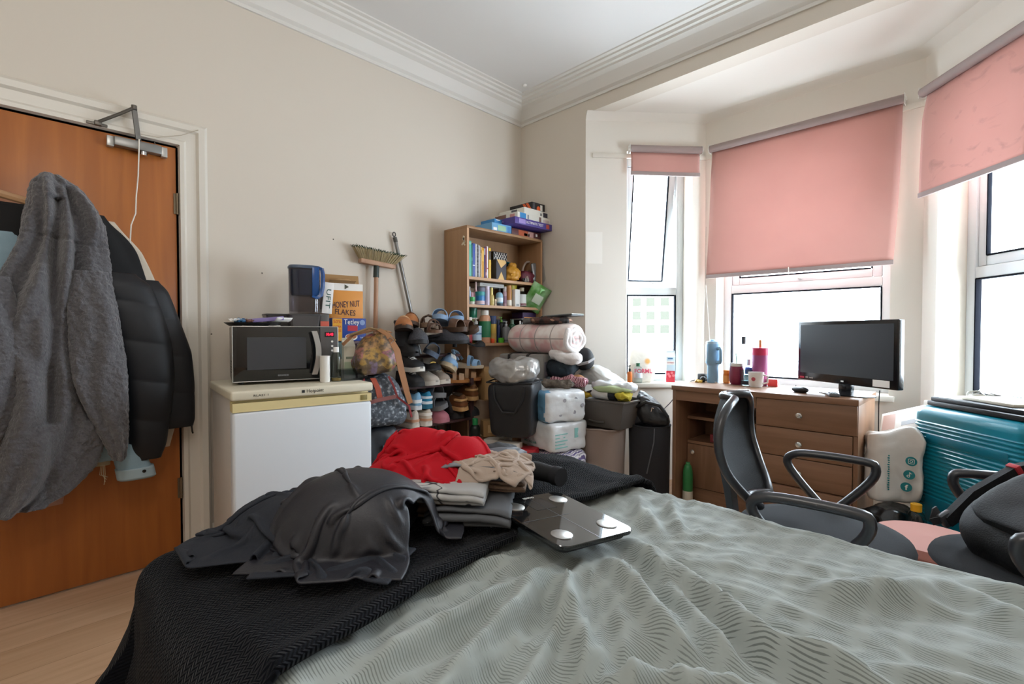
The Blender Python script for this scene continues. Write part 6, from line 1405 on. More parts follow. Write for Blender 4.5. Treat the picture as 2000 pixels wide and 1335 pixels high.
lj = thing('denim_jacket', 'washed blue denim jacket at the left picture edge on the door', 'jacket', (0, 0, 0), 0, 'coats hung on the door')
garment([(1.48, -3.12, -2.90, .09, .13), (1.44, -3.14, -2.885, .09, .15), (1.30, -3.14, -2.88, .09, .16), (1.0, -3.14, -2.9, .09, .15)], mat=m_den, parent=lj, nth=40, nz_=40, fold=.005)
kj = thing('jacket', 'black jacket on the wooden hanger at the left picture edge', 'jacket', (0, 0, 0), 0, 'coats hung on the door')
garment([(1.595, -3.03, -2.86, .07, .10), (1.575, -3.1, -2.83, .06, .12), (1.45, -3.12, -2.82, .05, .13), (1.30, -3.12, -2.82, .05, .11), (.8, -3.1, -2.82, .05, .09)], mat=m_blk, parent=kj, nth=48, nz_=50, fold=.006)
hg = thing('coat_hanger', 'pale wooden coat hanger above the black jacket', 'hanger', (0, 0, 0))
G().tube([(.095, -3.13, 1.585), (.098, -3.05, 1.618), (.10, -2.96, 1.626), (.098, -2.86, 1.605), (.095, -2.80, 1.575)], .012, 8, flat=1.3).obj('bar', K('#c49a72', .45), hg); G().tube([(.098, -2.965, 1.63), (.09, -2.965, 1.68), (.07, -2.965, 1.70), (.05, -2.965, 1.68)], .003, 6).obj('hook', m_chrome, hg)
pk = thing('dressing_gown', 'pale pink hem hanging below the grey fleece', 'clothing', (0, 0, 0), 0, 'coats hung on the door')
garment([(.9, -3.08, -2.80, .03, .07), (.44, -3.10, -2.78, .03, .085), (.392, -3.10, -2.80, .03, .08)], mat=K('#b08a7c', .9), parent=pk, nth=40, nz_=30, fold=.004)
g = G()
for q in range(4): g.tube([(.12, -2.665 - .004 * q, .54), (.122, -2.664 - .006 * q, .50), (.12, -2.668 + .004 * q, .455 + .01 * q)], .0012, 4)
fx = garment([(.62, -2.72, -2.64, .09, .12), (.535, -2.71, -2.645, .09, .12)], mat=K('#b5a88e', .9), parent=pk, nth=20, nz_=10, name='frayed_edge')
g.obj('loose_thread', K('#cbbf9f', .9), pk)
# the fleece in front
fl = thing('fleece_hoodie', 'big grey sherpa fleece hoodie hanging by its hood on the door', 'jacket', (0, 0, 0), 0, 'coats hung on the door')
def slit(y, v):
    c = -2.80 - .03 * (1.7 - v); return -.075 * math.exp(-((y - c) / .018) ** 2) * (1 if .75 < v < 1.62 else .3) - .035 * math.exp(-((y - (-2.735 + .05 * (1.2 - v))) / .012) ** 2) * (1 if v > .75 else 0) - .012 * math.exp(-((v - 1.455 + .15 * (y + 2.76)) / .006) ** 2)
garment([(1.712, -2.835, -2.795, .14, .20), (1.70, -2.855, -2.77, .12, .225), (1.665, -2.875, -2.725, .11, .24), (1.60, -2.885, -2.685, .10, .25), (1.52, -2.90, -2.655, .10, .25), (1.455, -2.905, -2.65, .10, .24), (1.38, -2.93, -2.645, .10, .25), (1.25, -2.99, -2.635, .10, .265), (1.05, -3.04, -2.63, .10, .275), (.85, -3.07, -2.64, .10, .275), (.68, -3.07, -2.66, .10, .27), (.56, -3.06, -2.70, .10, .26), (.47, -3.05, -2.78, .10, .25), (.425, -3.05, -2.86, .11, .24)], mat=m_flc, parent=fl, nth=200, nz_=240, fold=.032, ff=5.5, seed=2, fuzz=.007, ffq=65, extra=slit)
garment([(1.34, -2.76, -2.655, .20, .265), (1.20, -2.78, -2.625, .20, .29), (1.0, -2.775, -2.605, .20, .305), (.90, -2.765, -2.60, .20, .31), (.80, -2.735, -2.598, .20, .30), (.68, -2.69, -2.597, .20, .285), (.60, -2.66, -2.602, .20, .27), (.575, -2.65, -2.61, .21, .26)], mat=m_flc, parent=fl, nth=110, nz_=130, fold=.012, ff=3, seed=6, fuzz=.007, ffq=65, name='sleeve')
garment([(1.30, -3.06, -2.93, .20, .26), (1.15, -3.07, -2.90, .20, .29), (1.02, -3.06, -2.868, .20, .30), (.97, -3.06, -2.862, .20, .30), (.85, -3.08, -2.90, .20, .295), (.72, -3.10, -2.955, .20, .28), (.66, -3.1, -2.99, .21, .27)], mat=m_flc, parent=fl, nth=110, nz_=110, fold=.012, ff=3, seed=9, fuzz=.007, ffq=65, name='sleeve')

# ---------------------------------------------------------------- clothes on the bed
TT = BZ + .052      # top of the throw
def mound(cx, cy, rx, ry, h, p=2.0, rot=0):
    c, s = math.cos(rot), math.sin(rot)
    def f(x, y):
        u, v = (x - cx) * c + (y - cy) * s, -(x - cx) * s + (y - cy) * c; r = np.abs(u / rx) ** p + np.abs(v / ry) ** p
        return h * np.clip(1 - r, 0, 1) ** .6
    return f
def lay(cx, cy, rot, w, d, nx, ny, comp=(1, 1), h0=.25, mask=None, wav=.02, seed=1):
    rng = np.random.RandomState(seed); u = np.linspace(-.5, .5, nx); v = np.linspace(-.5, .5, ny); U, V = np.meshgrid(u, v)
    rest = np.stack([U * w, V * d, 0 * U], -1); c, s = math.cos(rot), math.sin(rot)
    X, Y = U * w * comp[0], V * d * comp[1]; ph = rng.rand(6) * 6.28
    Z = h0 + wav * (np.sin(U * 21 + ph[0] + 2 * np.sin(V * 5 + ph[1])) + np.sin(V * 17 + ph[2] + 2 * np.sin(U * 6 + ph[3])) + .6 * np.sin((U + V) * 31 + ph[4]))
    return np.stack([cx + X * c - Y * s, cy + X * s + Y * c, Z], -1), rest, (np.ones(U.shape, bool) if mask is None else mask(U, V)), U, V
m_jk = M('charcoal softshell', '#1c1c24', .5, bump=(300, .1)); m_jk2 = M('navy jersey', '#171c27', .8, bump=(260, .15)); m_red = M('red jersey', '#b00a1c', .8, bump=(350, .12), spec=.2)
m_bei = M('beige cotton', '#a8978a', .85, bump=(250, .15)); m_gry = M('mid grey jersey', '#77787b', .85, bump=(260, .15)); m_tau = M('taupe cotton', '#75614f', .85, bump=(240, .2))
m_prt = node_mat('grey print with black line drawing', lambda nt, p, N, L: (L(ramp(N, L, (lambda n: (setattr(n.inputs['Scale'], 'default_value', 11), setattr(n.inputs['Detail'], 'default_value', 1), L(coords(N, L), n.inputs['Vector']), n.outputs[0])[3])(N('ShaderNodeTexNoise')), [(.38, '#85868a'), (.40, '#a9a9a8'), (.485, '#b0b0ae'), (.495, '#2e2f35'), (.507, '#2e2f35'), (.517, '#b4b4b2'), (.62, '#a4a4a4')]), p.inputs['Base Color']), setattr(p.inputs['Roughness'], 'default_value', .85)))
m_cam = node_mat('grey blotch print', lambda nt, p, N, L: (L(ramp(N, L, (lambda n: (setattr(n.inputs['Scale'], 'default_value', 14), setattr(n.inputs['Detail'], 'default_value', 2), L(coords(N, L), n.inputs['Vector']), n.outputs[0])[3])(N('ShaderNodeTexNoise')), [(.42, '#4b4e55'), (.47, '#7d838b'), (.55, '#8d939b'), (.6, '#5c5f66')]), p.inputs['Base Color']), setattr(p.inputs['Roughness'], 'default_value', .85)))
def folded(name, label, loc, rz, w, d, h, mat, n=3, seed=0, tilt=(0, 0), cat='clothing', group='folded clothes on the bed'):
    """a folded garment: n doubled layers with round fold edges, one serpentine sheet"""
    g = G(); th = h / (2 * n); prof = []
    for i in range(2 * n):
        z = th * (i + .5); a, b = (-d / 2, d / 2) if i % 2 == 0 else (d / 2, -d / 2)
        j = .006 * nz(i * 3.1, seed)
        prof += [(a * .94 + j, z), (a * .5, z), (0, z), (b * .5, z), (b * .94 + j, z)]
        if i < 2 * n - 1: prof += [(b * 1.0 + j, z + th * .25), (b * 1.0 + j, z + th * .75)]
    def f(u, v):
        k = min(len(prof) - 1, v * (len(prof) - 1)); i = int(k); t = k - i; q = prof[min(i + 1, len(prof) - 1)]; y = prof[i][0] * (1 - t) + q[0] * t; z = prof[i][1] * (1 - t) + q[1] * t
        x = (u - .5) * w; e = (.010 * fr(x, y, z * 3, 8, seed, 3)); y += .012 * nz(x * 9, z * 25, seed); x *= 1 + .03 * nz(y * 6, z * 30, seed + 2)
        sag = -.35 * h * (max(0, abs(2 * u - 1) - .6) / .4) ** 2 * (z / h); return (x, y, max(.001, z + e * (z / h) + sag))
    return tag(g.grid(f, 26, (len(prof) - 1) * 2).obj(name, mat, None, smooth=180, solid=min(.006, th * .75), loc=loc, rot=(math.radians(tilt[0]), math.radians(tilt[1]), math.radians(rz))), label, cat, group)
# stack under and beside the red shirt
folded('folded_trousers', 'taupe brown folded trousers at the bottom of the clothes stack', (1.70, -2.17, TT), 38, .26, .24, .04, m_tau, 2, 3)
folded('folded_trousers', 'dark grey folded trousers with a piped edge, bottom right of the stack', (1.845, -2.09, TT), 42, .20, .26, .04, K('#55575b', .85), 2, 5)
folded('folded_shirt', 'grey printed t-shirt with black line drawing, below the red shirt', (1.785, -2.13, TT + .041), 40, .22, .22, .04, m_prt, 2, 8)
folded('folded_jumper', 'brown ribbed jumper folded in the middle of the stack', (1.80, -1.99, TT + .041), 40, .20, .20, .03, M('brown rib knit', '#77604f', .9, bump=(150, .8)), 2, 9)
folded('folded_shirt', 'grey blotch printed shirt near the top right of the stack', (1.79, -2.0, TT + .072), 36, .20, .21, .035, m_cam, 2, 12)
rag('sand_shirt', 'rolled beige top at the far end of the stack', (1.80, -1.945, TT + .082), 60, .10, .06, .03, M('sand cotton', '#ad9a86', .85, bump=(250, .15)), 83, .014, 12, ridge=.014)
rag('grey_leggings', 'dark grey leggings hanging over the back of the stack', (1.735, -1.89, TT), 20, .16, .14, .10, K('#3f4145', .9), 85, .02, 11)
# black sleeve lying toward the window
t = thing('black_top', 'black long sleeve with cuff lying on the throw towards the window', 'clothing', (1.76, -1.80, TT))
G().tube([(-.10, -.08, .02), (-.03, -.03, .026), (.04, .0, .028), (.11, .0, .028)], [.022, .032, .03, .026], 14, flat=.9).obj('sleeve', m_blk, t, smooth=70); G().tube([(.11, .0, .028), (.135, -.002, .028)], [.028, .027], 14).obj('cuff', K('#1c1c20', .9), t)
# thrown garments: relaxed sheets with a real bunching of the cloth
def crumple(name, label, cat, mat, cx, cy, rot, w, d, n, comp, ground, mask=None, wav=.02, fq=1.0, seed=1, steps=70, th=.004, lift=.012, shear=0):
    nx, ny = n; rng = np.random.RandomState(seed); U, V = np.meshgrid(np.linspace(-.5, .5, nx), np.linspace(-.5, .5, ny)); rest = np.stack([U * w, V * d, 0 * U], -1)
    ph = rng.rand(8) * 6.28; c, s_ = math.cos(rot), math.sin(rot)
    wv = np.abs(np.sin((U * 13 + V * 3) * fq + ph[0] + 1.5 * np.sin(V * 6 + ph[1]))) * .6 + np.abs(np.sin((V * 11 - U * 4) * fq + ph[2] + 1.7 * np.sin(U * 7 + ph[3]))) * .6 + .3 * np.sin((U + V) * 23 * fq + ph[4])
    X = U * w * comp[0] + .012 * np.sin(V * 15 + ph[5]); Y = V * d * comp[1] + .012 * np.sin(U * 14 + ph[6]) + shear * X
    X, Y = cx + X * c - Y * s_, cy + X * s_ + Y * c; Z = ground(X, Y) + lift + wav * np.maximum(0, wv)
    m = np.ones(U.shape, bool) if mask is None else mask(U, V)
    P = cloth(np.stack([X, Y, Z], -1), m, ground, steps=steps, g=.0010, rest=rest, bend=.5, iters=6, fric=.7)
    return tag(cloth_obj(P, m, name, mat, None, th, 1), label, cat)
def sumg(*ms): return lambda x, y: ground_bed(x, y) + .024 + sum(m(x, y) for m in ms)
gred = sumg(mound(1.665, -2.105, .20, .17, .105, 2.6, .6), mound(1.57, -2.06, .12, .11, .065, 2, .3), mound(1.74, -1.99, .10, .10, .055, 2, .3))
crumple('red_shirt', 'bright red shirt thrown over the stack of folded clothes', 'clothing', m_red, 1.655, -2.085, .72, .66, .60, (80, 74), (.66, .64), gred, mask=lambda U, V: (np.abs(U) ** 4 + np.abs(V) ** 4 < .062) & ~((np.abs(U) > .34) & (V < .0)), wav=.055, fq=.62, seed=4)
gbei = sumg(mound(1.815, -2.01, .15, .13, .105, 3.5, .6))
crumple('beige_trousers', 'beige drawstring trousers bundled on top of the stack', 'clothing', m_bei, 1.835, -2.0, .75, .34, .34, (52, 52), (.50, .55), gbei, wav=.04, fq=.8, seed=9, th=.005)
gjk = sumg(mound(1.775, -2.37, .18, .15, .13, 2.2, .72))
folded('folded_trousers', 'navy folded trousers underneath the dark jacket', (1.775, -2.37, TT), 40, .22, .18, .09, m_jk2, 3, 21)
crumple('dark_jacket', 'charcoal softshell jacket thrown in a heap on the navy throw', 'jacket', m_jk, 1.775, -2.375, .70, .66, .58, (86, 76), (.70, .72), gjk, mask=lambda U, V: ~((np.abs(U) > .30) & (V < .0)), wav=.040, fq=.62, seed=16, th=.006)
crumple('navy_shirt', 'navy jersey top sticking out from under the dark jacket', 'clothing', m_jk2, 1.62, -2.49, .9, .38, .44, (48, 54), (.78, .8), sumg(mound(1.66, -2.44, .17, .13, .065, 2, .6)), wav=.025, fq=.7, seed=21, th=.005)
crumple('navy_trousers', 'navy hem spread below the dark jacket towards the picture edge', 'clothing', m_jk2, 1.88, -2.47, .7, .30, .16, (40, 26), (.85, .8), sumg(), wav=.015, fq=.8, seed=25, th=.005)

# ---------------------------------------------------------------- bathroom scale
sl = thing('bathroom_scale', 'black glass bathroom scale with four steel pads on the bed', 'scale', (2.052, -2.003, BZ + .045), -8, rot=(math.radians(-4.2), math.radians(3.3), math.radians(-9)))
m_gl = M('black scale glass', '#15171a', .05, spec=.9)
G().box(-.14, -.14, .008, .14, .14, .022, .018, seg=5).obj('glass', m_gl, sl) if 0 else None
def rrect(w, d, r, z, n=8): return [(sx * (w - r) + r * math.cos(math.radians(a0 + 90 * k / n)), sy * (d - r) + r * math.sin(math.radians(a0 + 90 * k / n)), z) for sx, sy, a0 in ((1, 1, 0), (-1, 1, 90), (-1, -1, 180), (1, -1, 270)) for k in range(n + 1)]
G().loft([rrect(.134, .112, .025, .012), rrect(.135, .113, .025, .014), rrect(.135, .113, .025, .0195), rrect(.134, .112, .025, .021)]).obj('glass', m_gl, sl, smooth=30)
G().loft([rrect(.120, .10, .02, .0), rrect(.128, .106, .02, .012)]).obj('base', m_dark, sl, smooth=30)
m_pad = M('brushed steel pad', '#c9c9c7', .28, .9)
for sx in (-1, 1):
    for sy in (-1, 1): G().lathe([(0, .0208), (.024, .0208), (.024, .0225), (.022, .0232), (0, .0232)], 28, (sx * .085, sy * .070, 0)).obj('steel_pad', m_pad, sl)
G().box(-.108, -.032, .0211, -.045, .032, .0214).obj('display', M('grey display', '#2a2d31', .1), sl)
text('RENPHO', .012, m_wprint, sl, (-.121, .0, .0214), (0, 0, PI / 2), width=.034)
g = G(); g.box(-.13, -.0008, .0211, .13, .0008, .0214); g.box(-.0008, -.108, .0211, .0008, .03, .0214); g.obj('etched_line', K('#4a4d52', .3), sl)
# ---------------------------------------------------------------- on the desk
DKZ = .7655
tm = thing('tumbler', 'pale blue insulated tumbler with a side handle on the desk', 'cup', (1.452, .33, DKZ), -35)
m_tb = K('#7fa6c4', .4)
G().lathe([(0, 0), (.036, 0), (.037, .01), (.037, .11), (.040, .12), (.047, .13), (.048, .25), (.046, .256), (0, .256)], 32).obj('body', m_tb, tm, smooth=40)
G().lathe([(0, .256), (.045, .256), (.045, .27), (.041, .274), (0, .274)], 32).obj('lid', K('#a9c4d8', .35), tm); G().box(-.03, -.012, .274, .0, .012, .286, .003).obj('spout_tab', K('#8fb3cf', .4), tm)
g = G(); g.tube([(.044, 0, .225), (.075, 0, .228), (.084, 0, .215), (.084, 0, .15), (.078, 0, .138), (.044, 0, .135)], .009, 10, flat=1.4); g.obj('handle', m_tb, tm, smooth=60)
def dpos(u, v=748): p = at(u, v, z=DKZ); return (p.x, p.y, DKZ)
bottle('vitamin_jar', 'small orange jar with an orange lid beside the blue tumbler', (1.535, .345, DKZ), .021, .085, '#dd7a22', cap='#e58a35', caph=.25, neck=.9, shoulder=.05, lid=True, lab=[(.1, .8, '#e9a25c')], cat='jar')
mc = thing('cup', 'maroon insulated cup with a clear lid on the desk', 'cup', (1.605, .325, DKZ))
G().lathe([(0, 0), (.034, 0), (.042, .02), (.045, .05), (.043, .09), (.039, .115), (0, .115)], 28).obj('body', K('#7d2440', .3), mc); G().lathe([(0, .115), (.039, .115), (.041, .126), (.038, .136), (0, .138)], 28).obj('lid', K('#d5d2cc', .25), mc)
g = G(); g.tube([(0, 0, .138), (-.004, 0, .20)], .004, 8); g.obj('straw', K('#7fb5a2', .5), mc)
pt = thing('cup', 'tall pink tumbler with an orange straw tab behind the white mug', 'cup', (1.735, .36, DKZ))
G().lathe([(0, 0), (.040, 0), (.043, .02), (.050, .21), (.050, .235), (0, .238)], 28).obj('body', M('violet pink fade', '#9a4a78', .35), pt); G().lathe([(.0502, .19), (.0508, .236), (0, .240)], 28).obj('rim', K('#c22f55', .35), pt); G().box(-.008, -.008, .238, .008, .008, .285, .004).obj('straw_tab', K('#e0985a', .4), pt)
wm = thing('mug', 'white mug with a small red print near the front of the desk', 'mug', (1.745, .255, DKZ))
G().lathe([(0, 0), (.034, 0), (.040, .01), (.044, .09), (.041, .09), (.037, .012), (0, .008)], 28).obj('body', K('#e4e0dd', .25), wm); G().tube([(.042, 0, .075), (.066, 0, .07), (.066, 0, .03), (.040, 0, .022)], .005, 8).obj('handle', K('#e4e0dd', .25), wm)
G().lathe([(0, 0), (.012, 0), (.012, .001), (0, .001)], 16, mtx=RX(90, (0, -.0435, .05))).obj('heart_print', K('#b34a5a', .4), wm)
gj = thing('glass', 'clear drinking glass with dark dregs between the cups', 'glass', (1.672, .30, DKZ))
G().lathe([(0, 0), (.032, 0), (.038, .10), (.036, .10), (.030, .006), (0, .006)], 24).obj('body', clear_mat('drinking glass', '#dfe6e6', .02), gj); G().lathe([(0, .006), (.0295, .006), (.031, .03), (0, .03)], 20).obj('dregs', K('#4a4f6a', .3), gj)
bottle('perfume_bottle', 'clear perfume bottle with blue label behind the glass', (1.658, .385, DKZ), .022, .16, '#dfe8ee', cap='#b9bcc0', caph=.25, neck=.5, clear=True, lab=[(.55, .9, '#3a5aa8')])
bottle('perfume_bottle', 'small glass bottle with an orange cap by the pink tumbler', (1.70, .39, DKZ), .016, .13, '#e3dcd6', cap='#e08a35', caph=.2, neck=.7, clear=True)
bottle('spray_bottle', 'tall clear bottle with a ribbed black cap near the window', (1.612, .425, DKZ), .034, .305, '#eef2f2', cap='#2b2d30', caph=.16, neck=.4, clear=True, shoulder=.2)
carton('small_box', 'little bright red box right of the pink tumbler', 'box', (1.81, .36, DKZ), 5, .055, .04, .045, K('#d23a38', .5))
# left end: charger, cables, wrappers
ch = thing('phone_charger', 'black charger plug with a white cable at the left end of the desk', 'charger', (1.365, .39, DKZ), -20)
G().box(-.035, -.025, .0, .03, .025, .048, .006).obj('plug', m_black, ch); G().tube([(.03, -.01, .02), (.06, -.02, .03), (.10, -.05, .005), (.15, -.04, .004)], .003, 6).obj('cable', m_white, ch)
rag('wrapper', 'crinkled clear wrapper beside the black charger', (1.43, .415, DKZ), 30, .07, .05, .06, clear_mat('crinkled film', '#e9e6e0', .2), 91, .012, 24, cat='wrapper')
t = thing('headphones', 'small black earphone case left of the blue tumbler', 'case', (1.398, .30, DKZ)); soft(.034, .034, .038, 2.4, .0, 8).obj('case', m_black, t)
rag('sweet_wrapper', 'yellow and gold wrapper lying at the desk edge', (1.385, .255, DKZ), 0, .05, .03, .014, K('#c9a23c', .35), 93, .006, 30, cat='wrapper')
tag(G().tube([(1.34, .36, .775), (1.318, .30, .768), (1.306, .18, .72), (1.29, .05, .64), (1.27, -.0, .60), (1.255, -.01, .56)], .003, 6).obj('power_cable', K('#4a4a4c', .5), None), 'dark cable dropping from the left end of the desk to the handbag', 'cable')
# remotes by the television
rm = thing('remote_control', 'grey and black remote control in front of the television foot', 'remote', (2.175, .10, DKZ), 20)
G().box(-.024, -.065, 0, .024, .065, .016, .005).obj('body', K('#5d5e60', .4), rm)
for r in range(5):
    for c in range(3): G().box(-.017 + c * .013, -.05 + r * .018, .0158, -.008 + c * .013, -.040 + r * .018, .0178, .001).obj('button', K('#2b2b2e', .5), rm)
m2 = thing('computer_mouse', 'black mouse lying left of the television foot', 'mouse', (2.015, .135, DKZ), 60); soft(.055, .095, .032, 2.4, 0, 8).obj('shell', m_black, m2)
tag(G().tube([(1.985, .17, .80), (1.985, .16, .772), (1.99, .12, .769), (2.0, .10, .769)], .0025, 6).obj('aerial_lead', m_black, None), 'thin black lead below the left corner of the television', 'cable')
tag(G().tube([(2.36, .20, .80), (2.352, .24, .72), (2.35, .26, .55), (2.352, .28, .35)], .0028, 6).obj('power_cable', m_black, None), 'black cable hanging behind the right side of the desk', 'cable')
# in the desk recess and on the floor
t = carton('small_box', 'dark red box in the open compartment of the desk', 'box', (1.55, .25, .394), 0, .12, .10, .05, K('#7a2a30', .5), [('f', -.04, .01, .0, .035, K('#b98a8e'))])
gbt = bottle('beer_bottle', 'empty green glass beer bottle on the floor under the desk', (1.40, .08, 0), .031, .27, '#2c7a44', cap='#3a8a56', caph=.05, neck=.4, shoulder=.3, lab=[(.1, .35, '#c9c4b4')])
# ---------------------------------------------------------------- left window sill
def sillp(s, o): L_ = .9; return (A_[0] + .655 * s - .755 * o, A_[1] + .755 * s + .655 * o)
x, y = sillp(.44, .05)
fm = thing('food_pouch', 'white pouch with orange flowers and pink lettering in the left window', 'pouch', (x, y, .7245), 46)
def ff_(r): u = r.z / .25 + .5; return Vector((r.x, r.y * (1 - .75 * u), r.z))
soft(.19, .09, .25, 5, .008, 9, 3, 16, .006, fn=ff_).obj('film', node_mat('white and orange flower print', wrap_nodes('#ece6da', '#e8b06a', 7)), fm, smooth=180)
text('FORML', .045, K('#d8506a', .4), fm, (-.0, -.047, .085), (PI / 2 - .12, 0, 0), width=.13, bold=.001)
x, y = sillp(.42, -.015)
bottle('water_bottle', 'clear water bottle with a dark green cap in front of the pouch', (x - .03, y + .0, .7245), .03, .145, '#e6eeee', cap='#1f5a3a', caph=.16, neck=.45, clear=True, lab=[(.3, .6, '#d3dbe6')])
x, y = sillp(.335, -.0)
bottle('spray_bottle', 'orange bottle with a black trigger at the edge of the left window', (x, y, .7245), .018, .13, '#e07a35', cap='#222326', caph=.35, neck=.5, pump=True)
x, y = sillp(.665, .055)
jc = carton('juice_carton', 'white and red fruit juice carton on the right of the left window sill', 'carton', (x, y, .7245), 30, .065, .06, .19, K('#c8dbe4', .4), [('f', -.031, .0, .031, .085, K('#c2303f')), ('f', -.028, .13, .028, .16, m_wp), ('f', -.02, .172, .015, .182, K('#4a7aa0'))], [('f', 'CRANBERRY', .012, 0, .145, K('#c2303f'), .05)])
for (x_, z_) in ((-.015, .06), (.01, .07), (.02, .05), (-.005, .045)): G().lathe([(0, 0), (.010, 0), (.010, .001), (0, .001)], 14, mtx=RX(90, (x_, -.0312, z_))).obj('berry_print', K('#e07a80', .4), jc)
G().prism([(-.03, .19), (.03, .19), (.0, .222)], -.0325, .0325, axis='x').obj('gable', K('#dbe6ec', .4), jc); G().box(-.0325, -.0015, .22, .0325, .0015, .235).obj('seam', K('#dbe6ec', .4), jc)
# ---------------------------------------------------------------- right side: carrier bag, suitcase load, pouf, bottle
bb = thing('bin_bag', 'black plastic bag with pale print on the floor beside the desk', 'bag', (2.435, .02, 0), -30)
soft(.20, .24, .27, 3.2, .02, 9, 61, 18, .016).obj('film', M('black polythene', '#121416', .25, bump=(26, .6)), bb, smooth=180)
G().lathe([(0, 0), (.022, 0), (.022, .05), (0, .052)], 16, (-.0, -.135, .10)).obj('red_lid', K('#b8262c', .4), bb)
cg = thing('carrier_bag', 'white carrier bag with teal social media icons between desk and suitcase', 'bag', (2.425, .16, .272), 2)
def cgf(r): u = r.z / .34 + .5; return Vector((r.x * (1 + .05 * u), r.y * (1 - .45 * u) + .02 * math.sin(r.x * 30), r.z + .02 * math.sin(r.x * 25) * u))
soft(.215, .18, .34, 7, .016, 7, 71, 22, .016, fn=cgf).obj('film', M('white carrier plastic', '#d8d5d0', .35, bump=(14, .5)), cg, smooth=180)
m_ti = K('#157f86', .4)
def icon(x, z, kind):
    b = G(); b.lathe([(0, 0), (.022, 0), (.022, .0015), (0, .0015)], 28, mtx=RX(90, (x, -.099 + .02 * (z - .1), z))); ob = b.obj('printed_icon', m_ti, cg); yy_ = -.1012 + .02 * (z - .1)
    if kind == 'f': text('f', .034, m_wp, ob, (x, yy_ - .001, z - .002), bold=.001)
    elif kind == 'camera':
        g = G(); rr = rrect(.011, .011, .004, 0); g.tube([(x + a, yy_ - .0005, z + b_) for a, b_, _ in rr], .0012, 5, loop=True); g.tube([(x + .005 * math.cos(a), yy_ - .0005, z + .005 * math.sin(a)) for a in [2 * PI * q / 16 for q in range(16)]], .0011, 5, loop=True); g.lathe([(0, 0), (.0014, 0), (0, .001)], 8, (x + .007, yy_ - .001, z + .007)); g.obj('icon_sign', m_wp, ob)
    else:
        g = G(); g.tube([(x + .002, yy_ - .0005, z + .013), (x + .002, yy_ - .0005, z - .006)], .0016, 6); g.tube([(x - .003 + .005 * math.cos(a), yy_ - .0005, z - .006 + .005 * math.sin(a)) for a in [2 * PI * q / 14 for q in range(14)]], .0014, 5, loop=True); g.tube([(x + .002, yy_ - .0005, z + .012), (x + .006, yy_ - .0005, z + .007), (x + .011, yy_ - .0005, z + .006)], .0016, 6); g.obj('icon_sign', m_wp, ob)
icon(.075, .215, 'camera'); icon(.068, .15, 'note'); icon(.058, .09, 'f')
for q in range(16): G().box(-.012 - .0012 * (q % 3), -.099, .06 + q * .011, -.006, -.095, .066 + q * .011).obj('printed_letter', m_ti, cg)
G().box(-.106, -.02, .17, -.103, .02, .20).obj('printed_mark', m_ti, cg)
carton('picture_frame', 'white and grey magazine leaning out of the carrier bag', 'magazine', (2.45, .22, .60), 0, .20, .02, .15, m_wp, [('f', -.09, .02, -.03, .13, K('#c9a89c')), ('f', .0, .03, .08, .06, K('#9a9a9c'))], tilt=(math.radians(-50), math.radians(-22), math.radians(-15)))
fb2 = carton('folder', 'dark grey folder under the leaning magazine', 'folder', (2.475, .235, .575), 0, .22, .02, .15, K('#4d4f52', .5), tilt=(math.radians(-50), math.radians(-22), math.radians(-15)))
SZ = .7455
def flat(name, label, loc, rz, w, d, h, mat, cat, **k): t = thing(name, label, cat, loc, rz, **k); G().box(-w / 2, -d / 2, 0, w / 2, d / 2, h, .004).obj('cover', mat, t); return t
flat('laptop', 'black laptop lying on the teal suitcase, lower of two', (2.80, .14, SZ), -47, .46, .27, .022, M('matt black shell', '#17181b', .5), 'laptop', group='dark slabs on the suitcase')
flat('portfolio', 'flat black portfolio lying on the black laptop', (2.81, .165, SZ + .0225), -44, .43, .28, .018, M('charcoal cover', '#2b2d31', .55), 'folder', group='dark slabs on the suitcase')
sheet('paper', 'white paper sheet sticking out of the black portfolio', (2.66, .25, SZ + .0412), -40, .12, .15, m_wp, .0)
pp = flat('paper_stack', 'ivory stack of papers and magazines topmost on the suitcase', (2.83, .16, SZ + .0415), -52, .28, .21, .014, K('#d9d2c2', .7), 'papers')
G().box(-.10, -.08, .0142, .02, .06, .0155).obj('picture', K('#8f8f99', .5), pp)
rag('plastic_wrapping', 'clear crumpled wrapping on the paper stack', (2.76, .24, SZ + .0425), -40, .16, .10, .03, clear_mat('crinkled film', '#e9e6e0', .2), 95, .010, 20, cat='wrapper')
po = thing('pouf', 'round terracotta pouf between the two office chairs', 'pouf', (2.62, -.60, 0))
G().lathe([(0, 0), (.16, 0), (.18, .02), (.185, .17), (.178, .34), (.16, .36), (0, .365)], 40).obj('cushion', M('terracotta velvet', '#b5776a', .9, sheen=.4), po); G().lathe([(.186, .325), (.1865, .332), (.182, .339)], 40).obj('piping', K('#a36a5d', .9), po)
bottle('oil_bottle', 'clear bottle with a bright yellow cap in front of the suitcase', (2.535, -.06, 0), .042, .325, '#dfe6e4', cap='#e0a81e', caph=.1, neck=.4, capr=.5, clear=True, shoulder=.25, liquid=('#c9b878', .25))
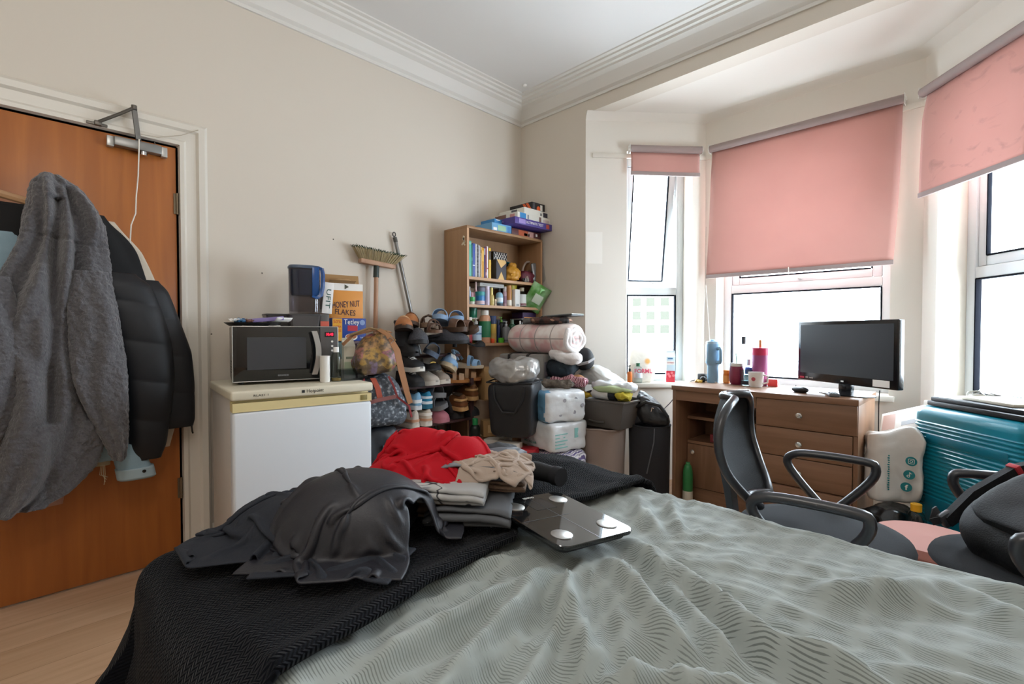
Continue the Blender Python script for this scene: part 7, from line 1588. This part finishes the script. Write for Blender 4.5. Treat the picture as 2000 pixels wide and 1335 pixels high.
# second chair with the backpack
office_chair('office_chair', 'black office chair at the right picture edge holding the backpack', (2.88, -1.05, 0), -77)
bk = thing('backpack', 'black backpack with padded straps lying on the right office chair', 'backpack', (2.80, -1.13, .50), rot=(math.radians(-58), 0, math.radians(-46)))
m_bp = M('black pack fabric', '#191a1d', .7, bump=(260, .3)); m_bpg = M('grey pack fabric', '#3d3f44', .75, bump=(260, .3))
soft(.33, .17, .42, 4, .010, 7, 5, 16, .004).obj('body', m_bp, bk, smooth=180)
soft(.25, .05, .22, 4, .006, 9, 6, 12).obj('front_pocket', m_bp, bk, smooth=180, loc=(.01, -.085, .05)); soft(.26, .04, .10, 4, .005, 9, 7, 12).obj('grey_panel', m_bpg, bk, smooth=180, loc=(.01, -.08, .30))
for s_ in (-1, 1):
    st = G().ribbon([(s_ * .09, .02, .425), (s_ * .150, -.02, .39), (s_ * .176, -.045, .28), (s_ * .180, -.05, .14), (s_ * .172, -.04, .03)], [.05, .06, .06, .05, .03], .022, side=(0, 1, 0)).obj('shoulder_strap', m_bp, bk, smooth=60)
    G().ribbon([(s_ * .172, -.04, .05), (s_ * .185, -.05, -.0), (s_ * .20, -.06, .03), (s_ * .215, -.05, .05)], .022, .004, side=(0, 1, 0)).obj('webbing', K('#2a2b2e', .7), st); G().box(s_ * .178 - .010, -.06, .02, s_ * .178 + .010, -.02, .06, .005).obj('buckle', K('#3a3b3f', .35), st)
    if s_ == -1: G().box(-.192, -.078, .27, -.160, -.012, .285, .002).obj('red_tag', K('#b8303a', .6), st)
# ---------------------------------------------------------------- small marks of the room
p = at(1025, 166, z=ZC)
tag(G().lathe([(0, -.012), (.012, -.010), (.016, 0), (0, 0)], 16, (p.x, p.y, ZC)).obj('ceiling_stud', m_white, None), 'tiny white stud on the ceiling near the corner', 'stud')
w_ = bpy.data.objects['wall_bay_left']; mtb = RZ(math.degrees(math.atan2(.68, .59)), (A_[0], A_[1], 0))
G().box(.004, -.0012, 1.60, .125, .0006, 1.83, mtx=mtb).obj('paint_patch', M('fresh paint patch', '#e9e4dc', .6), w_)
wl = bpy.data.objects['wall_left']
for (u, v) in ((651, 467), (775, 512), (413, 652), (512, 533)):
    p = at(u, v, x=0); G().lathe([(0, 0), (.004, 0), (.003, .002), (0, .002)], 8, mtx=Matrix.Translation((0, p.y, p.z)) @ Matrix.Rotation(PI / 2, 4, 'Y')).obj('nail_hole', K('#6f675e', .9), wl)
